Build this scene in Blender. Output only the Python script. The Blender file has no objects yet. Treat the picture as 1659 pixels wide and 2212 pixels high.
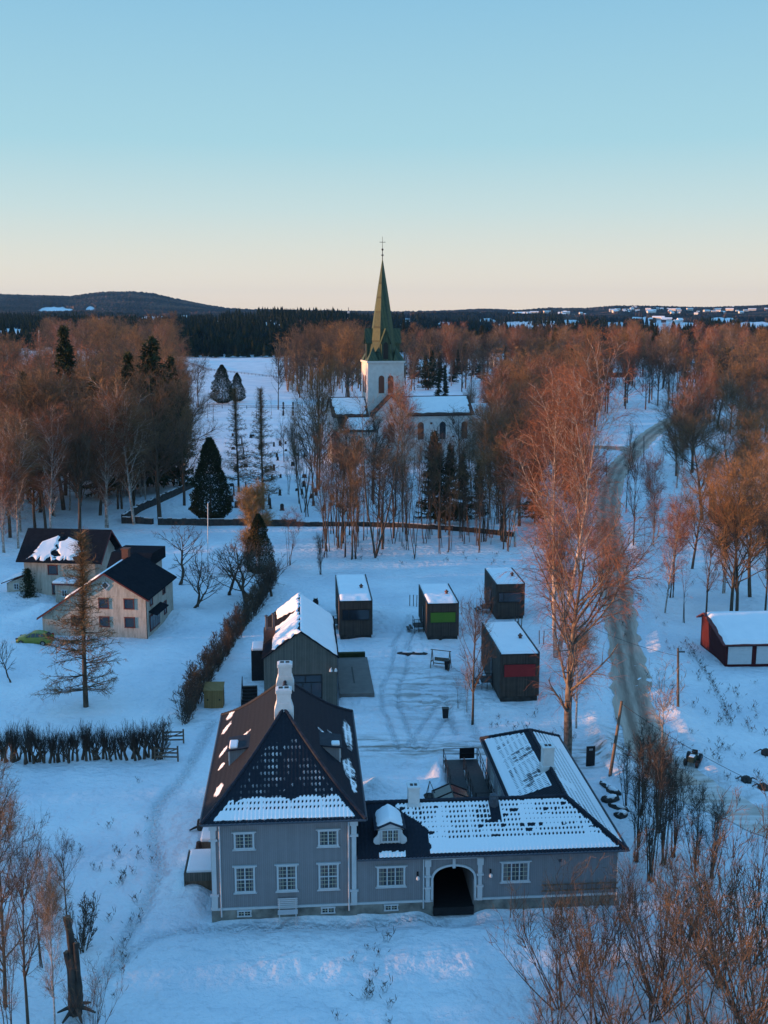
import bpy, math, random
import numpy as np
from mathutils import Vector, Matrix
R = math.radians
random.seed(7)
rng = np.random.default_rng(11)
sc = bpy.context.scene
COL = sc.collection

# ---------------------------------------------------------------- camera
CAM_H = 36.0
FPX = 2360.0                       # focal length in pixels of a 1659 x 2212 picture
TH = math.atan(428 / FPX)          # pitch below the horizon
cd = bpy.data.cameras.new('camera'); cam = bpy.data.objects.new('camera', cd); COL.objects.link(cam)
cam.location = (0, 0, CAM_H); cam.rotation_euler = (math.pi / 2 - TH, 0, 0)
cd.sensor_fit = 'VERTICAL'; cd.sensor_height = 24; cd.lens = 24 * FPX / 2212
cd.clip_start = 0.5; cd.clip_end = 40000
sc.camera = cam

# ---------------------------------------------------------------- world and sun
SUN_EL = 3.2; SUN_AZ = -5.0        # sun at the left, a touch on the viewer's side
sdir = Vector((-math.cos(R(SUN_EL)) * math.cos(R(SUN_AZ)), math.cos(R(SUN_EL)) * math.sin(R(SUN_AZ)), math.sin(R(SUN_EL))))
w = bpy.data.worlds.new('World'); sc.world = w; w.use_nodes = True
nt = w.node_tree; N = nt.nodes; Lk = nt.links
bg = N['Background']
sky = N.new('ShaderNodeTexSky'); sky.sky_type = 'NISHITA'; sky.sun_disc = False
sky.sun_elevation = R(SUN_EL); sky.sun_rotation = math.atan2(sdir.x, sdir.y)
sky.air_density = 1.0; sky.dust_density = 0.6; sky.ozone_density = 2.0
tc = N.new('ShaderNodeTexCoord'); sep = N.new('ShaderNodeSeparateXYZ'); Lk.new(tc.outputs['Generated'], sep.inputs[0])
ramp = N.new('ShaderNodeValToRGB'); Lk.new(sep.outputs['Z'], ramp.inputs[0])
cr = ramp.color_ramp
SKY = [(0.0, (0.86, 0.73, 0.57)), (0.015, (0.85, 0.74, 0.60)), (0.053, (0.70, 0.71, 0.63)), (0.09, (0.54, 0.68, 0.68)), (0.146, (0.36, 0.61, 0.70)),
       (0.256, (0.25, 0.505, 0.68)), (0.36, (0.22, 0.52, 0.77)), (0.6, (0.20, 0.53, 0.93)), (1.0, (0.15, 0.48, 0.97))]
cr.elements[0].position = SKY[0][0]; cr.elements[0].color = SKY[0][1] + (1,)
cr.elements[1].position = SKY[-1][0]; cr.elements[1].color = SKY[-1][1] + (1,)
for p_, c_ in SKY[1:-1]:
    e = cr.elements.new(p_); e.color = c_ + (1,)
mul = N.new('ShaderNodeMix'); mul.data_type = 'RGBA'; mul.blend_type = 'MIX'; mul.inputs[0].default_value = 0.94
sk = N.new('ShaderNodeVectorMath'); sk.operation = 'SCALE'; sk.inputs['Scale'].default_value = 0.10
Lk.new(sky.outputs[0], sk.inputs[0])
Lk.new(sk.outputs[0], mul.inputs[6]); Lk.new(ramp.outputs[0], mul.inputs[7])
Lk.new(mul.outputs[2], bg.inputs[0]); bg.inputs[1].default_value = 1.0
sl = bpy.data.lights.new('sun', 'SUN'); so = bpy.data.objects.new('sun', sl); COL.objects.link(so)
sl.energy = 9.0; sl.angle = R(0.6); sl.color = (1.0, 0.46, 0.19)
so.rotation_euler = sdir.to_track_quat('Z', 'Y').to_euler(); so.location = (-60, 0, 60)
sc.view_settings.view_transform = 'Standard'; sc.view_settings.look = 'None'
sc.view_settings.exposure = 0.22; sc.view_settings.gamma = 1

# ---------------------------------------------------------------- where a point of the photo stands on the ground
def ray(px, py):
    u = (px - 829.5) / FPX; v = -(py - 1106) / FPX
    return u, math.cos(TH) + v * math.sin(TH), -math.sin(TH) + v * math.cos(TH)
def G(px, py, z=0.0):
    u, Y, Z = ray(px, py); t = (z - CAM_H) / Z
    return Vector((u * t, Y * t, z))
def HZ(px, py, y):
    u, Y, Z = ray(px, py); t = y / Y
    return Vector((u * t, y, CAM_H + Z * t))

# ---------------------------------------------------------------- materials
MATS = {}
def mat(name, col, rough=0.8, noise=None, scale=5.0, bump=0.0, bscale=20.0, stretch=(1, 1, 1), metallic=0.0, spec=0.3, coord='Object', detail=4):
    if name in MATS: return MATS[name]
    m = bpy.data.materials.new(name); m.use_nodes = True; t = m.node_tree; b = t.nodes['Principled BSDF']
    b.inputs['Roughness'].default_value = rough; b.inputs['Metallic'].default_value = metallic
    b.inputs['Specular IOR Level'].default_value = spec
    b.inputs['Base Color'].default_value = tuple(col) + (1,)
    if noise or bump:
        tcn = t.nodes.new('ShaderNodeTexCoord'); mp = t.nodes.new('ShaderNodeMapping'); mp.inputs['Scale'].default_value = stretch
        t.links.new(tcn.outputs[coord], mp.inputs[0])
    if noise:
        nz = t.nodes.new('ShaderNodeTexNoise'); nz.inputs['Scale'].default_value = scale; nz.inputs['Detail'].default_value = detail
        t.links.new(mp.outputs[0], nz.inputs[0])
        rp = t.nodes.new('ShaderNodeValToRGB'); rp.color_ramp.elements[0].position = 0.3; rp.color_ramp.elements[1].position = 0.7
        rp.color_ramp.elements[0].color = tuple(col) + (1,); rp.color_ramp.elements[1].color = tuple(noise) + (1,)
        t.links.new(nz.outputs[0], rp.inputs[0]); t.links.new(rp.outputs[0], b.inputs['Base Color'])
    if bump:
        nb = t.nodes.new('ShaderNodeTexNoise'); nb.inputs['Scale'].default_value = bscale; nb.inputs['Detail'].default_value = 5
        t.links.new(mp.outputs[0], nb.inputs[0])
        bp = t.nodes.new('ShaderNodeBump'); bp.inputs['Strength'].default_value = bump; bp.inputs['Distance'].default_value = 0.05
        t.links.new(nb.outputs[0], bp.inputs['Height']); t.links.new(bp.outputs[0], b.inputs['Normal'])
    MATS[name] = m
    return m
def boards(name, col, col2, pitch=0.14, axis='X', depth=0.6, grime=(0.1, 0.1, 0.1), gamt=0.0, rough=0.75):
    """vertical boards: a groove every pitch metres, tone changing from board to board"""
    if name in MATS: return MATS[name]
    m = bpy.data.materials.new(name); m.use_nodes = True; t = m.node_tree; n = t.nodes; l = t.links; b = n['Principled BSDF']
    b.inputs['Roughness'].default_value = rough; b.inputs['Specular IOR Level'].default_value = 0.2
    tcn = n.new('ShaderNodeTexCoord'); sp = n.new('ShaderNodeSeparateXYZ'); l.new(tcn.outputs['Object'], sp.inputs[0])
    ad = n.new('ShaderNodeMath'); ad.operation = 'ADD'
    if axis == 'X': l.new(sp.outputs['X'], ad.inputs[0]); l.new(sp.outputs['Y'], ad.inputs[1])
    else: l.new(sp.outputs['Z'], ad.inputs[0]); ad.inputs[1].default_value = 0
    dv = n.new('ShaderNodeMath'); dv.operation = 'DIVIDE'; dv.inputs[1].default_value = pitch; l.new(ad.outputs[0], dv.inputs[0])
    fl = n.new('ShaderNodeMath'); fl.operation = 'FLOOR'; l.new(dv.outputs[0], fl.inputs[0])
    fr = n.new('ShaderNodeMath'); fr.operation = 'FRACT'; l.new(dv.outputs[0], fr.inputs[0])
    wn = n.new('ShaderNodeTexWhiteNoise'); wn.noise_dimensions = '1D'; l.new(fl.outputs[0], wn.inputs['W'])
    nz = n.new('ShaderNodeTexNoise'); nz.inputs['Scale'].default_value = 1.6; nz.inputs['Detail'].default_value = 6; l.new(tcn.outputs['Object'], nz.inputs[0])
    av = n.new('ShaderNodeMath'); av.operation = 'MULTIPLY_ADD'; av.inputs[1].default_value = 0.55; l.new(wn.outputs[0], av.inputs[0]); l.new(nz.outputs[0], av.inputs[2])
    sb = n.new('ShaderNodeMath'); sb.operation = 'SUBTRACT'; sb.inputs[1].default_value = 0.28; l.new(av.outputs[0], sb.inputs[0])
    mx = n.new('ShaderNodeMix'); mx.data_type = 'RGBA'; l.new(sb.outputs[0], mx.inputs[0]); mx.inputs[6].default_value = tuple(col) + (1,); mx.inputs[7].default_value = tuple(col2) + (1,)
    gr = n.new('ShaderNodeMath'); gr.operation = 'LESS_THAN'; gr.inputs[1].default_value = 0.14; l.new(fr.outputs[0], gr.inputs[0])
    gm = n.new('ShaderNodeMath'); gm.operation = 'MULTIPLY'; gm.inputs[1].default_value = depth; l.new(gr.outputs[0], gm.inputs[0])
    m2 = n.new('ShaderNodeMix'); m2.data_type = 'RGBA'; l.new(gm.outputs[0], m2.inputs[0]); l.new(mx.outputs[2], m2.inputs[6])
    m2.inputs[7].default_value = tuple(c * 0.3 for c in col) + (1,)
    out = m2.outputs[2]
    if gamt:
        mp = n.new('ShaderNodeMapping'); mp.inputs['Scale'].default_value = (1.2, 1.2, 0.35); l.new(tcn.outputs['Object'], mp.inputs[0])
        n3 = n.new('ShaderNodeTexNoise'); n3.inputs['Scale'].default_value = 1.4; n3.inputs['Detail'].default_value = 8; n3.inputs['Roughness'].default_value = 0.7; l.new(mp.outputs[0], n3.inputs[0])
        r3 = n.new('ShaderNodeValToRGB'); r3.color_ramp.elements[0].position = 0.45; r3.color_ramp.elements[1].position = 0.75; l.new(n3.outputs[0], r3.inputs[0])
        g3 = n.new('ShaderNodeMath'); g3.operation = 'MULTIPLY'; g3.inputs[1].default_value = gamt; l.new(r3.outputs[0], g3.inputs[0])
        m3 = n.new('ShaderNodeMix'); m3.data_type = 'RGBA'; l.new(g3.outputs[0], m3.inputs[0]); l.new(out, m3.inputs[6]); m3.inputs[7].default_value = tuple(grime) + (1,)
        out = m3.outputs[2]
    l.new(out, b.inputs['Base Color'])
    bp = n.new('ShaderNodeBump'); bp.inputs['Strength'].default_value = 0.5; bp.inputs['Distance'].default_value = 0.02; bp.invert = True
    l.new(gr.outputs[0], bp.inputs['Height']); l.new(bp.outputs[0], b.inputs['Normal'])
    MATS[name] = m
    return m
SNOWC = (0.80, 0.82, 0.86)
def snowmat():
    m = mat('snow', SNOWC, 0.7, noise=(0.74, 0.77, 0.82), scale=0.8, bump=0.5, bscale=2.5, spec=0.25, coord='Object')
    return m
SNOW = snowmat()
M_TILE = mat('black_glazed_tile', (0.018, 0.024, 0.036), 0.6, noise=(0.03, 0.036, 0.05), scale=3, spec=0.08)
M_WALL = boards('lilac_grey_boards', (0.182, 0.190, 0.212), (0.226, 0.236, 0.260), 0.12, depth=0.35)
M_TRIM = mat('white_grey_paint', (0.50, 0.54, 0.58), 0.6, noise=(0.44, 0.49, 0.53), scale=3)
M_PLINTH = mat('foundation_stone', (0.07, 0.075, 0.075), 0.9, noise=(0.26, 0.26, 0.24), scale=1.3, bump=0.8, bscale=3, detail=8)
M_GLASS = mat('window_glass', (0.02, 0.025, 0.035), 0.08, spec=0.8)
M_WHITE = mat('whitewash', (0.66, 0.68, 0.70), 0.8, noise=(0.56, 0.58, 0.6), scale=2.5, bump=0.3)
M_GUT = mat('zinc_gutter', (0.05, 0.065, 0.085), 0.5, noise=(0.08, 0.09, 0.11), metallic=0.3)
M_DARKWOOD = boards('weathered_dark_cladding', (0.035, 0.030, 0.028), (0.085, 0.070, 0.060), 0.13, depth=0.7, rough=0.85)
M_GREYWOOD = boards('grey_weathered_cladding', (0.085, 0.085, 0.078), (0.15, 0.145, 0.13), 0.15, depth=0.75, rough=0.85)
M_CREAM = boards('cream_painted_boards', (0.42, 0.385, 0.33), (0.50, 0.46, 0.40), 0.19, depth=0.5, grime=(0.14, 0.14, 0.12), gamt=0.8)
M_BLACKROOF = mat('black_corrugated_roof', (0.010, 0.013, 0.018), 0.85, noise=(0.016, 0.02, 0.026), scale=2, spec=0.01)
M_REDTRIM = mat('dark_red_paint', (0.09, 0.02, 0.02), 0.6, noise=(0.13, 0.03, 0.03), scale=4)
M_RED = boards('red_painted_boards', (0.050, 0.007, 0.009), (0.066, 0.010, 0.012), 0.15, axis='Z', depth=0.6)
M_BLACK = mat('black_steel', (0.012, 0.013, 0.015), 0.5, noise=(0.02, 0.02, 0.022), metallic=0.2)
M_DECK = mat('grey_steel_grating', (0.03, 0.033, 0.038), 0.6, noise=(0.05, 0.052, 0.056), scale=6, metallic=0.2)
M_PAVE = mat('grey_paving', (0.13, 0.12, 0.115), 0.85, noise=(0.17, 0.155, 0.145), scale=1.2, bump=0.4)
M_YWOOD = boards('new_yellow_timber', (0.20, 0.125, 0.05), (0.28, 0.18, 0.075), 0.16, depth=0.7)
M_OLDWOOD = mat('old_grey_brown_wood', (0.09, 0.065, 0.05), 0.85, noise=(0.17, 0.13, 0.1), scale=5, stretch=(1, 1, 0.2))
M_CHURCH = mat('white_limewash', (0.60, 0.58, 0.57), 0.85, noise=(0.50, 0.48, 0.47), scale=1.0, bump=0.3, detail=7)
M_COPPER = boards('green_copper_sheet', (0.022, 0.050, 0.040), (0.085, 0.11, 0.06), 0.7, depth=0.5, rough=0.6)
M_BROWNWOOD = mat('brown_louvre_wood', (0.12, 0.045, 0.03), 0.8, noise=(0.16, 0.06, 0.04), scale=6, stretch=(1, 1, 6))
M_STONE = mat('dark_field_stone', (0.022, 0.022, 0.022), 0.9, noise=(0.06, 0.057, 0.054), scale=2.0, bump=1.0, bscale=4, detail=8)
M_BRICK = mat('brown_brick', (0.10, 0.045, 0.035), 0.9, noise=(0.16, 0.08, 0.06), scale=9, bump=0.4)
M_GREEN = mat('bright_green_blind', (0.07, 0.15, 0.015), 0.6, noise=(0.08, 0.17, 0.02), scale=2)
M_REDBLIND = mat('red_blind', (0.22, 0.015, 0.017), 0.6, noise=(0.25, 0.018, 0.02), scale=2)
M_BARK = mat('grey_brown_bark', (0.05, 0.038, 0.03), 0.95, noise=(0.11, 0.085, 0.065), scale=6, stretch=(1, 1, 0.3), bump=0.6)
M_BIRCHBARK = mat('birch_bark', (0.12, 0.10, 0.09), 0.8, noise=(0.52, 0.46, 0.42), scale=3.5, stretch=(1, 1, 1.2), detail=6)
M_TWIGRED = mat('reddish_birch_twigs', (0.14, 0.058, 0.034), 0.8, noise=(0.27, 0.108, 0.055), scale=0.6)
M_TWIGBROWN = mat('brown_twigs', (0.11, 0.068, 0.038), 0.85, noise=(0.22, 0.135, 0.072), scale=0.6)
M_TWIGDARK = mat('dark_grey_twigs', (0.040, 0.032, 0.028), 0.9, noise=(0.07, 0.055, 0.045), scale=0.8)
M_TWIGLARCH = mat('golden_brown_larch_twigs', (0.11, 0.072, 0.036), 0.85, noise=(0.19, 0.12, 0.058), scale=0.8)
M_NEEDLE = mat('spruce_needles', (0.012, 0.022, 0.012), 0.9, noise=(0.04, 0.05, 0.018), scale=0.9)
M_THUJA = mat('thuja_foliage', (0.008, 0.016, 0.008), 0.95, noise=(0.028, 0.038, 0.014), scale=1.3)

def roof_snow_mat():
    m = bpy.data.materials.new('tiles_with_snow'); m.use_nodes = True; t = m.node_tree; n = t.nodes; l = t.links; b = n['Principled BSDF']
    at = n.new('ShaderNodeAttribute'); at.attribute_name = 'snow'
    rp = n.new('ShaderNodeValToRGB'); rp.color_ramp.elements[0].position = 0.38; rp.color_ramp.elements[1].position = 0.62
    l.new(at.outputs['Fac'], rp.inputs[0])
    tcn = n.new('ShaderNodeTexCoord'); nz = n.new('ShaderNodeTexNoise'); nz.inputs['Scale'].default_value = 7; l.new(tcn.outputs['Object'], nz.inputs[0])
    tr = n.new('ShaderNodeValToRGB'); tr.color_ramp.elements[0].color = (0.010, 0.014, 0.022, 1); tr.color_ramp.elements[1].color = (0.022, 0.027, 0.038, 1)
    l.new(nz.outputs[0], tr.inputs[0])
    mx = n.new('ShaderNodeMix'); mx.data_type = 'RGBA'; l.new(rp.outputs[0], mx.inputs[0]); l.new(tr.outputs[0], mx.inputs[6]); mx.inputs[7].default_value = SNOWC + (1,)
    l.new(mx.outputs[2], b.inputs['Base Color'])
    mr = n.new('ShaderNodeMath'); mr.operation = 'MULTIPLY_ADD'; mr.inputs[1].default_value = 0.2; mr.inputs[2].default_value = 0.6; l.new(rp.outputs[0], mr.inputs[0])
    l.new(mr.outputs[0], b.inputs['Roughness']); b.inputs['Specular IOR Level'].default_value = 0.06
    return m
M_ROOF = roof_snow_mat()

# ---------------------------------------------------------------- object helpers
def setp(o, label=None, cat=None, group=None, kind=None):
    if label: o['label'] = label
    if cat: o['category'] = cat
    if group: o['group'] = group
    if kind: o['kind'] = kind
    return o
def thing(name, label, cat, loc=(0, 0, 0), rz=0.0, group=None, scale=None):
    o = bpy.data.objects.new(name, None); COL.objects.link(o); o.location = loc; o.rotation_euler = (0, 0, rz)
    o.empty_display_size = 0.3
    if scale: o.scale = (scale, scale, scale) if not hasattr(scale, '__len__') else scale
    return setp(o, label, cat, group)
def link(name, me, parent=None):
    o = bpy.data.objects.new(name, me); COL.objects.link(o)
    if parent is not None: o.parent = parent
    return o
def npmesh(name, V, Fq, m, smooth=False, attr=None):
    """V (n,3), Fq (k,3) or (k,4) or a list of those"""
    V = np.asarray(V, dtype=np.float32)
    if not isinstance(Fq, (list, tuple)): Fq = [Fq]
    Fq = [f for f in Fq if len(f)]
    idx = np.concatenate([f.ravel() for f in Fq]).astype(np.int32)
    cnt = np.concatenate([np.full(len(f), f.shape[1]) for f in Fq]).astype(np.int32)
    st = np.concatenate([[0], np.cumsum(cnt)[:-1]]).astype(np.int32)
    me = bpy.data.meshes.new(name)
    me.vertices.add(len(V)); me.vertices.foreach_set('co', V.ravel())
    me.loops.add(len(idx)); me.loops.foreach_set('vertex_index', idx)
    me.polygons.add(len(cnt)); me.polygons.foreach_set('loop_start', st); me.polygons.foreach_set('loop_total', cnt)
    if attr:
        for k, a in attr.items():
            A = me.attributes.new(k, 'FLOAT', 'POINT'); A.data.foreach_set('value', np.asarray(a, dtype=np.float32))
    me.materials.append(m)
    me.update(calc_edges=True)
    if smooth: me.polygons.foreach_set('use_smooth', np.ones(len(cnt), dtype=bool)); me.update()
    return me
class MB:
    def __init__(s): s.v = []; s.f = []
    def poly(s, pts):
        n = len(s.v); s.v += [tuple(p) for p in pts]; s.f.append(tuple(range(n, n + len(pts)))); return s
    def box(s, x0, x1, y0, y1, z0, z1):
        n = len(s.v)
        s.v += [(x0, y0, z0), (x1, y0, z0), (x1, y1, z0), (x0, y1, z0), (x0, y0, z1), (x1, y0, z1), (x1, y1, z1), (x0, y1, z1)]
        s.f += [tuple(n + i for i in q) for q in ((3, 2, 1, 0), (4, 5, 6, 7), (0, 1, 5, 4), (1, 2, 6, 5), (2, 3, 7, 6), (3, 0, 4, 7))]; return s
    def prism(s, pts, axis, a, b):
        """polygon pts in the plane across axis, drawn out from a to b"""
        def mk(p, t):
            return {'x': (t, p[0], p[1]), 'y': (p[0], t, p[1]), 'z': (p[0], p[1], t)}[axis]
        n = len(s.v); k = len(pts)
        s.v += [mk(p, a) for p in pts] + [mk(p, b) for p in pts]
        s.f += [tuple(n + i for i in range(k)), tuple(n + k + i for i in reversed(range(k)))]
        s.f += [(n + i, n + k + i, n + k + (i + 1) % k, n + (i + 1) % k) for i in range(k)]; return s
    def tube(s, pts, r, sides=6, r1=None, cap=True):
        pts = [Vector(p) for p in pts]; m = len(pts); n = len(s.v)
        for i, p in enumerate(pts):
            d = (pts[min(i + 1, m - 1)] - pts[max(i - 1, 0)]).normalized()
            a = d.orthogonal().normalized() if abs(d.z) < 0.9 else Vector((1, 0, 0)).cross(d).normalized()
            if abs(d.z) < 0.9: a = Vector((-d.y, d.x, 0)).normalized()
            b = d.cross(a); rr = r if r1 is None else r + (r1 - r) * i / (m - 1)
            for k in range(sides):
                t = 2 * math.pi * (k + 0.5) / sides; s.v.append(tuple(p + a * math.cos(t) * rr + b * math.sin(t) * rr))
        for i in range(m - 1):
            for k in range(sides):
                s.f.append((n + i * sides + k, n + i * sides + (k + 1) % sides, n + (i + 1) * sides + (k + 1) % sides, n + (i + 1) * sides + k))
        if cap:
            s.f.append(tuple(n + k for k in reversed(range(sides)))); s.f.append(tuple(n + (m - 1) * sides + k for k in range(sides)))
        return s
    def lathe(s, prof, cx, cy, sides=8, rot=0.0):
        n = len(s.v)
        for (r, z) in prof:
            for k in range(sides):
                t = rot + 2 * math.pi * k / sides; s.v.append((cx + r * math.cos(t), cy + r * math.sin(t), z))
        for i in range(len(prof) - 1):
            for k in range(sides):
                s.f.append((n + i * sides + k, n + i * sides + (k + 1) % sides, n + (i + 1) * sides + (k + 1) % sides, n + (i + 1) * sides + k))
        s.f.append(tuple(n + k for k in reversed(range(sides)))); s.f.append(tuple(n + (len(prof) - 1) * sides + k for k in range(sides)))
        return s
    def build(s, name, m, parent=None, smooth=False, bevel=0.0, label=None):
        me = bpy.data.meshes.new(name); me.from_pydata(s.v, [], s.f); me.materials.append(m)
        import bmesh
        bm = bmesh.new(); bm.from_mesh(me); bmesh.ops.recalc_face_normals(bm, faces=bm.faces[:]); bm.to_mesh(me); bm.free()
        if smooth: me.polygons.foreach_set('use_smooth', np.ones(len(me.polygons), dtype=bool))
        me.update()
        o = link(name, me, parent)
        if bevel:
            bv = o.modifiers.new('bevel', 'BEVEL'); bv.width = bevel; bv.segments = 2; bv.limit_method = 'ANGLE'
        if label: o['label'] = label
        return o

# smooth value noise for terrain and snow
def _h(ix, iy, seed):
    v = np.sin(ix * 127.1 + iy * 311.7 + seed * 74.7) * 43758.5453
    return v - np.floor(v)
def vnoise(x, y, seed=0):
    x = np.asarray(x, dtype=np.float64); y = np.asarray(y, dtype=np.float64)
    ix = np.floor(x); iy = np.floor(y); fx = x - ix; fy = y - iy
    fx = fx * fx * (3 - 2 * fx); fy = fy * fy * (3 - 2 * fy)
    return (_h(ix, iy, seed) * (1 - fx) + _h(ix + 1, iy, seed) * fx) * (1 - fy) + (_h(ix, iy + 1, seed) * (1 - fx) + _h(ix + 1, iy + 1, seed) * fx) * fy
def fbm(x, y, seed=0, o=4):
    s = 0; a = 0.5
    for i in range(o):
        s = s + a * vnoise(x * 2 ** i, y * 2 ** i, seed + i); a *= 0.5
    return s
def sstep(a, b, x):
    t = np.clip((x - a) / (b - a), 0, 1); return t * t * (3 - 2 * t)

# ---------------------------------------------------------------- terrain
ROAD = [G(1470, 1700), G(1412, 1640), G(1374, 1540), G(1348, 1400), G(1333, 1290), G(1322, 1190), G(1314, 1120), G(1318, 1060), G(1338, 1010), G(1370, 975), G(1410, 935), G(1460, 905), G(1530, 880)]
LANE = [G(1700, 1790), G(1600, 1760), G(1500, 1715), G(1440, 1660), G(1385, 1590)]
SIDE = [G(1370, 975), G(1325, 968), G(1270, 966)]
DRIVE = [G(790, 1612), G(880, 1622), G(980, 1618), G(1100, 1628), G(1250, 1640), G(1372, 1620)]
def seg_dist(x, y, line):
    d = np.full(np.shape(x), 1e9)
    for a, b in zip(line[:-1], line[1:]):
        vx, vy = b.x - a.x, b.y - a.y; L = vx * vx + vy * vy
        t = np.clip(((x - a.x) * vx + (y - a.y) * vy) / L, 0, 1)
        d = np.minimum(d, np.hypot(x - a.x - t * vx, y - a.y - t * vy))
    return d
BUMPS = []   # (x, y, rx, ry, h) snow heaps
def bump(px, py, rx, ry, h):
    p = G(px, py); BUMPS.append((p.x, p.y, rx, ry, h))
for a in [(820, 1705, 1.5, 1.3, 1.0), (945, 1680, 0.7, 2.6, 1.1), (850, 1650, 3, 1.0, 0.35), (800, 1560, 2.2, 2.0, 0.7), (740, 1570, 2.0, 2.2, 0.7), (985, 1530, 2.0, 1.2, 0.5),
          (1060, 1540, 3.0, 1.2, 0.6), (240, 1330, 1, 1, 0.01), (90, 1320, 2.2, 3.0, 0.9), (60, 1290, 5, 2.5, 1.0), (20, 1400, 4, 2, 0.5), (415, 1900, 1.6, 1.3, 0.4), (425, 1940, 1.0, 1.8, 0.5),
          (1330, 1640, 1.2, 5, 0.6), (1420, 1500, 2, 9, 0.7), (1290, 1480, 1.5, 8, 0.5), (400, 1330, 3, 3, 0.8), (980, 1945, 2.2, 0.7, 0.35), (690, 1965, 3.0, 0.5, 0.12), (900, 1440, 5, 0.8, 0.25), (880, 1400, 4, 1, 0.2)]:
    bump(*a)
def hills(x, y):
    z = np.zeros(np.shape(x))
    ang = x / np.maximum(y, 1.0)                # bearing
    z = z + sstep(1000, 5400, y) * (30 + 16 * fbm(x / 700, y / 900, 5, 3))
    z = z + sstep(3800, 5600, y) * (4 + 5 * sstep(0.1, 0.25, ang))
    z = z + np.interp(ang, [-0.5, -0.346, -0.31, -0.283, -0.26, -0.229, -0.21, -0.187, -0.165, -0.1416, -0.12], [76, 76, 70, 63, 76, 86, 80, 53, 30, 5, 0]) * sstep(3600, 5600, y)
    z = z + np.interp(ang, [-.12, -.06, -.02, .02, .06, .09, .12, .15, .18, .21, .25, .29, .33, .36], [2, -3, -6, -9, -3, 4, -2, 7, 3, 14, 12, 6, 10, 16]) * sstep(3000, 5000, y) * 1.1
    z = z + 11 * np.exp(-((y - 2300 - 500 * np.sin(ang * 19)) / 520) ** 2) * (0.3 + vnoise(ang * 14, y / 1500, 33))
    z = z + 14 * sstep(880, 1250, y) * sstep(0.02, -0.05, ang) * sstep(2400, 1500, y)
    z = z + 70 * sstep(8000, 12000, y) * sstep(0.22, 0.34, ang)
    return z
FRONT = [Vector((-11.6, 70, 0)), Vector((-10.6, 60.0, 0)), Vector((-1.6, 60.7, 0)), Vector((14.9, 62.0, 0)), Vector((14.6, 66, 0))]
PASS = [Vector((4.2, 61.8, 0)), Vector((3.7, 67.5, 0))]
FRONT = FRONT[:-1]
def terrain(x, y):
    z = hills(x, y)
    near = sstep(500, 200, y)
    z = z + near * ((fbm(x / 14, y / 14, 2, 3) - 0.45) * 0.6 + (fbm(x / 2.4, y / 3.4, 9, 4) - 0.45) * 0.34 * sstep(250, 90, y))
    flat = np.minimum(seg_dist(x, y, ROAD), np.minimum(seg_dist(x, y, LANE), seg_dist(x, y, SIDE)))
    z = np.where(flat < 10, z * sstep(4.6, 10, flat), z)
    rd = np.minimum(seg_dist(x, y, ROAD), seg_dist(x, y, LANE) + 0.4)
    z = z + 0.42 * np.exp(-((rd - 3.9) / 0.9) ** 2) * (0.4 + 0.9 * vnoise(x * 0.8, y * 0.5, 17)) * sstep(420, 200, y) + 0.22 * np.exp(-((seg_dist(x, y, DRIVE) - 2.9) / 0.6) ** 2) * (0.2 + vnoise(x * 1.1, y * 1.1, 18))
    for bx, by, rx, ry, h in BUMPS:
        e = ((x - bx) / rx) ** 2 + ((y - by) / ry) ** 2
        z = z + h * np.exp(-e * 1.4) * (0.75 + 0.5 * vnoise(x * 1.7, y * 1.7, 4))
    # ground drops a little towards the camera beyond the front walls
    z = z - 0.35 * sstep(60, 52, y)
    z = z - 0.55 * np.exp(-(seg_dist(x, y, PASS) / 1.6) ** 4)
    z = z - 0.42 * np.exp(-(seg_dist(x, y, FRONT) / 1.1) ** 2)
    return z
def tz(x, y): return float(terrain(np.array([x]), np.array([y]))[0])

# ---------------------------------------------------------------- ground mesh (one sheet to the horizon)
def grow_rows():
    ys = [-60, -30, 0, 15, 25, 32]
    y = 38.0
    while y < 20000: ys.append(y); y *= 1.004 if y < 150 else (1.011 if y < 700 else 1.018)
    ys.append(24000.0)
    return np.array(ys)
ROWS = grow_rows(); NU = 820
uu = np.linspace(-1, 1, NU); uu = np.sign(uu) * (0.55 * np.abs(uu) + 0.45 * np.abs(uu) ** 3)
YY, UU = np.meshgrid(ROWS, uu, indexing='ij')
HW = np.maximum(YY, 0) * 0.62 + 130 * sstep(2000, 0, YY) * np.abs(UU) + 30
XX = UU * HW
ZZ = terrain(XX, YY)
# trails and dirt
TRAIL1 = [G(150, 2212), G(235, 2080), G(310, 1960), G(345, 1880), G(330, 1800), G(340, 1740), G(400, 1670), G(460, 1560)]
TRAIL2 = [G(235, 2080), G(330, 2020), G(450, 1995), G(620, 1990), G(760, 1985), G(960, 1970)]
TRACKS = [G(860, 1400), G(850, 1480), G(930, 1560), G(1000, 1530), G(960, 1440)]
tr = np.exp(-(seg_dist(XX, YY, TRAIL1) / 0.45) ** 2) + 0.8 * np.exp(-(seg_dist(XX, YY, TRAIL2) / 0.35) ** 2)
dd = seg_dist(XX, YY, DRIVE); d2 = seg_dist(XX, YY, LANE)
dirt = np.clip(0.95 * np.exp(-(dd / 2.4) ** 2) + 0.8 * np.exp(-(d2 / 3.0) ** 2), 0, 1)
cx, cy = G(930, 1490).x, G(930, 1490).y
dirt = np.maximum(dirt, 0.8 * np.exp(-(((XX - cx) / 5.0) ** 2 + ((YY - cy) / 9.0) ** 2)))
ZZ = ZZ - 0.20 * tr * (0.3 + vnoise(XX * 3, YY * 3, 8))
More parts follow.
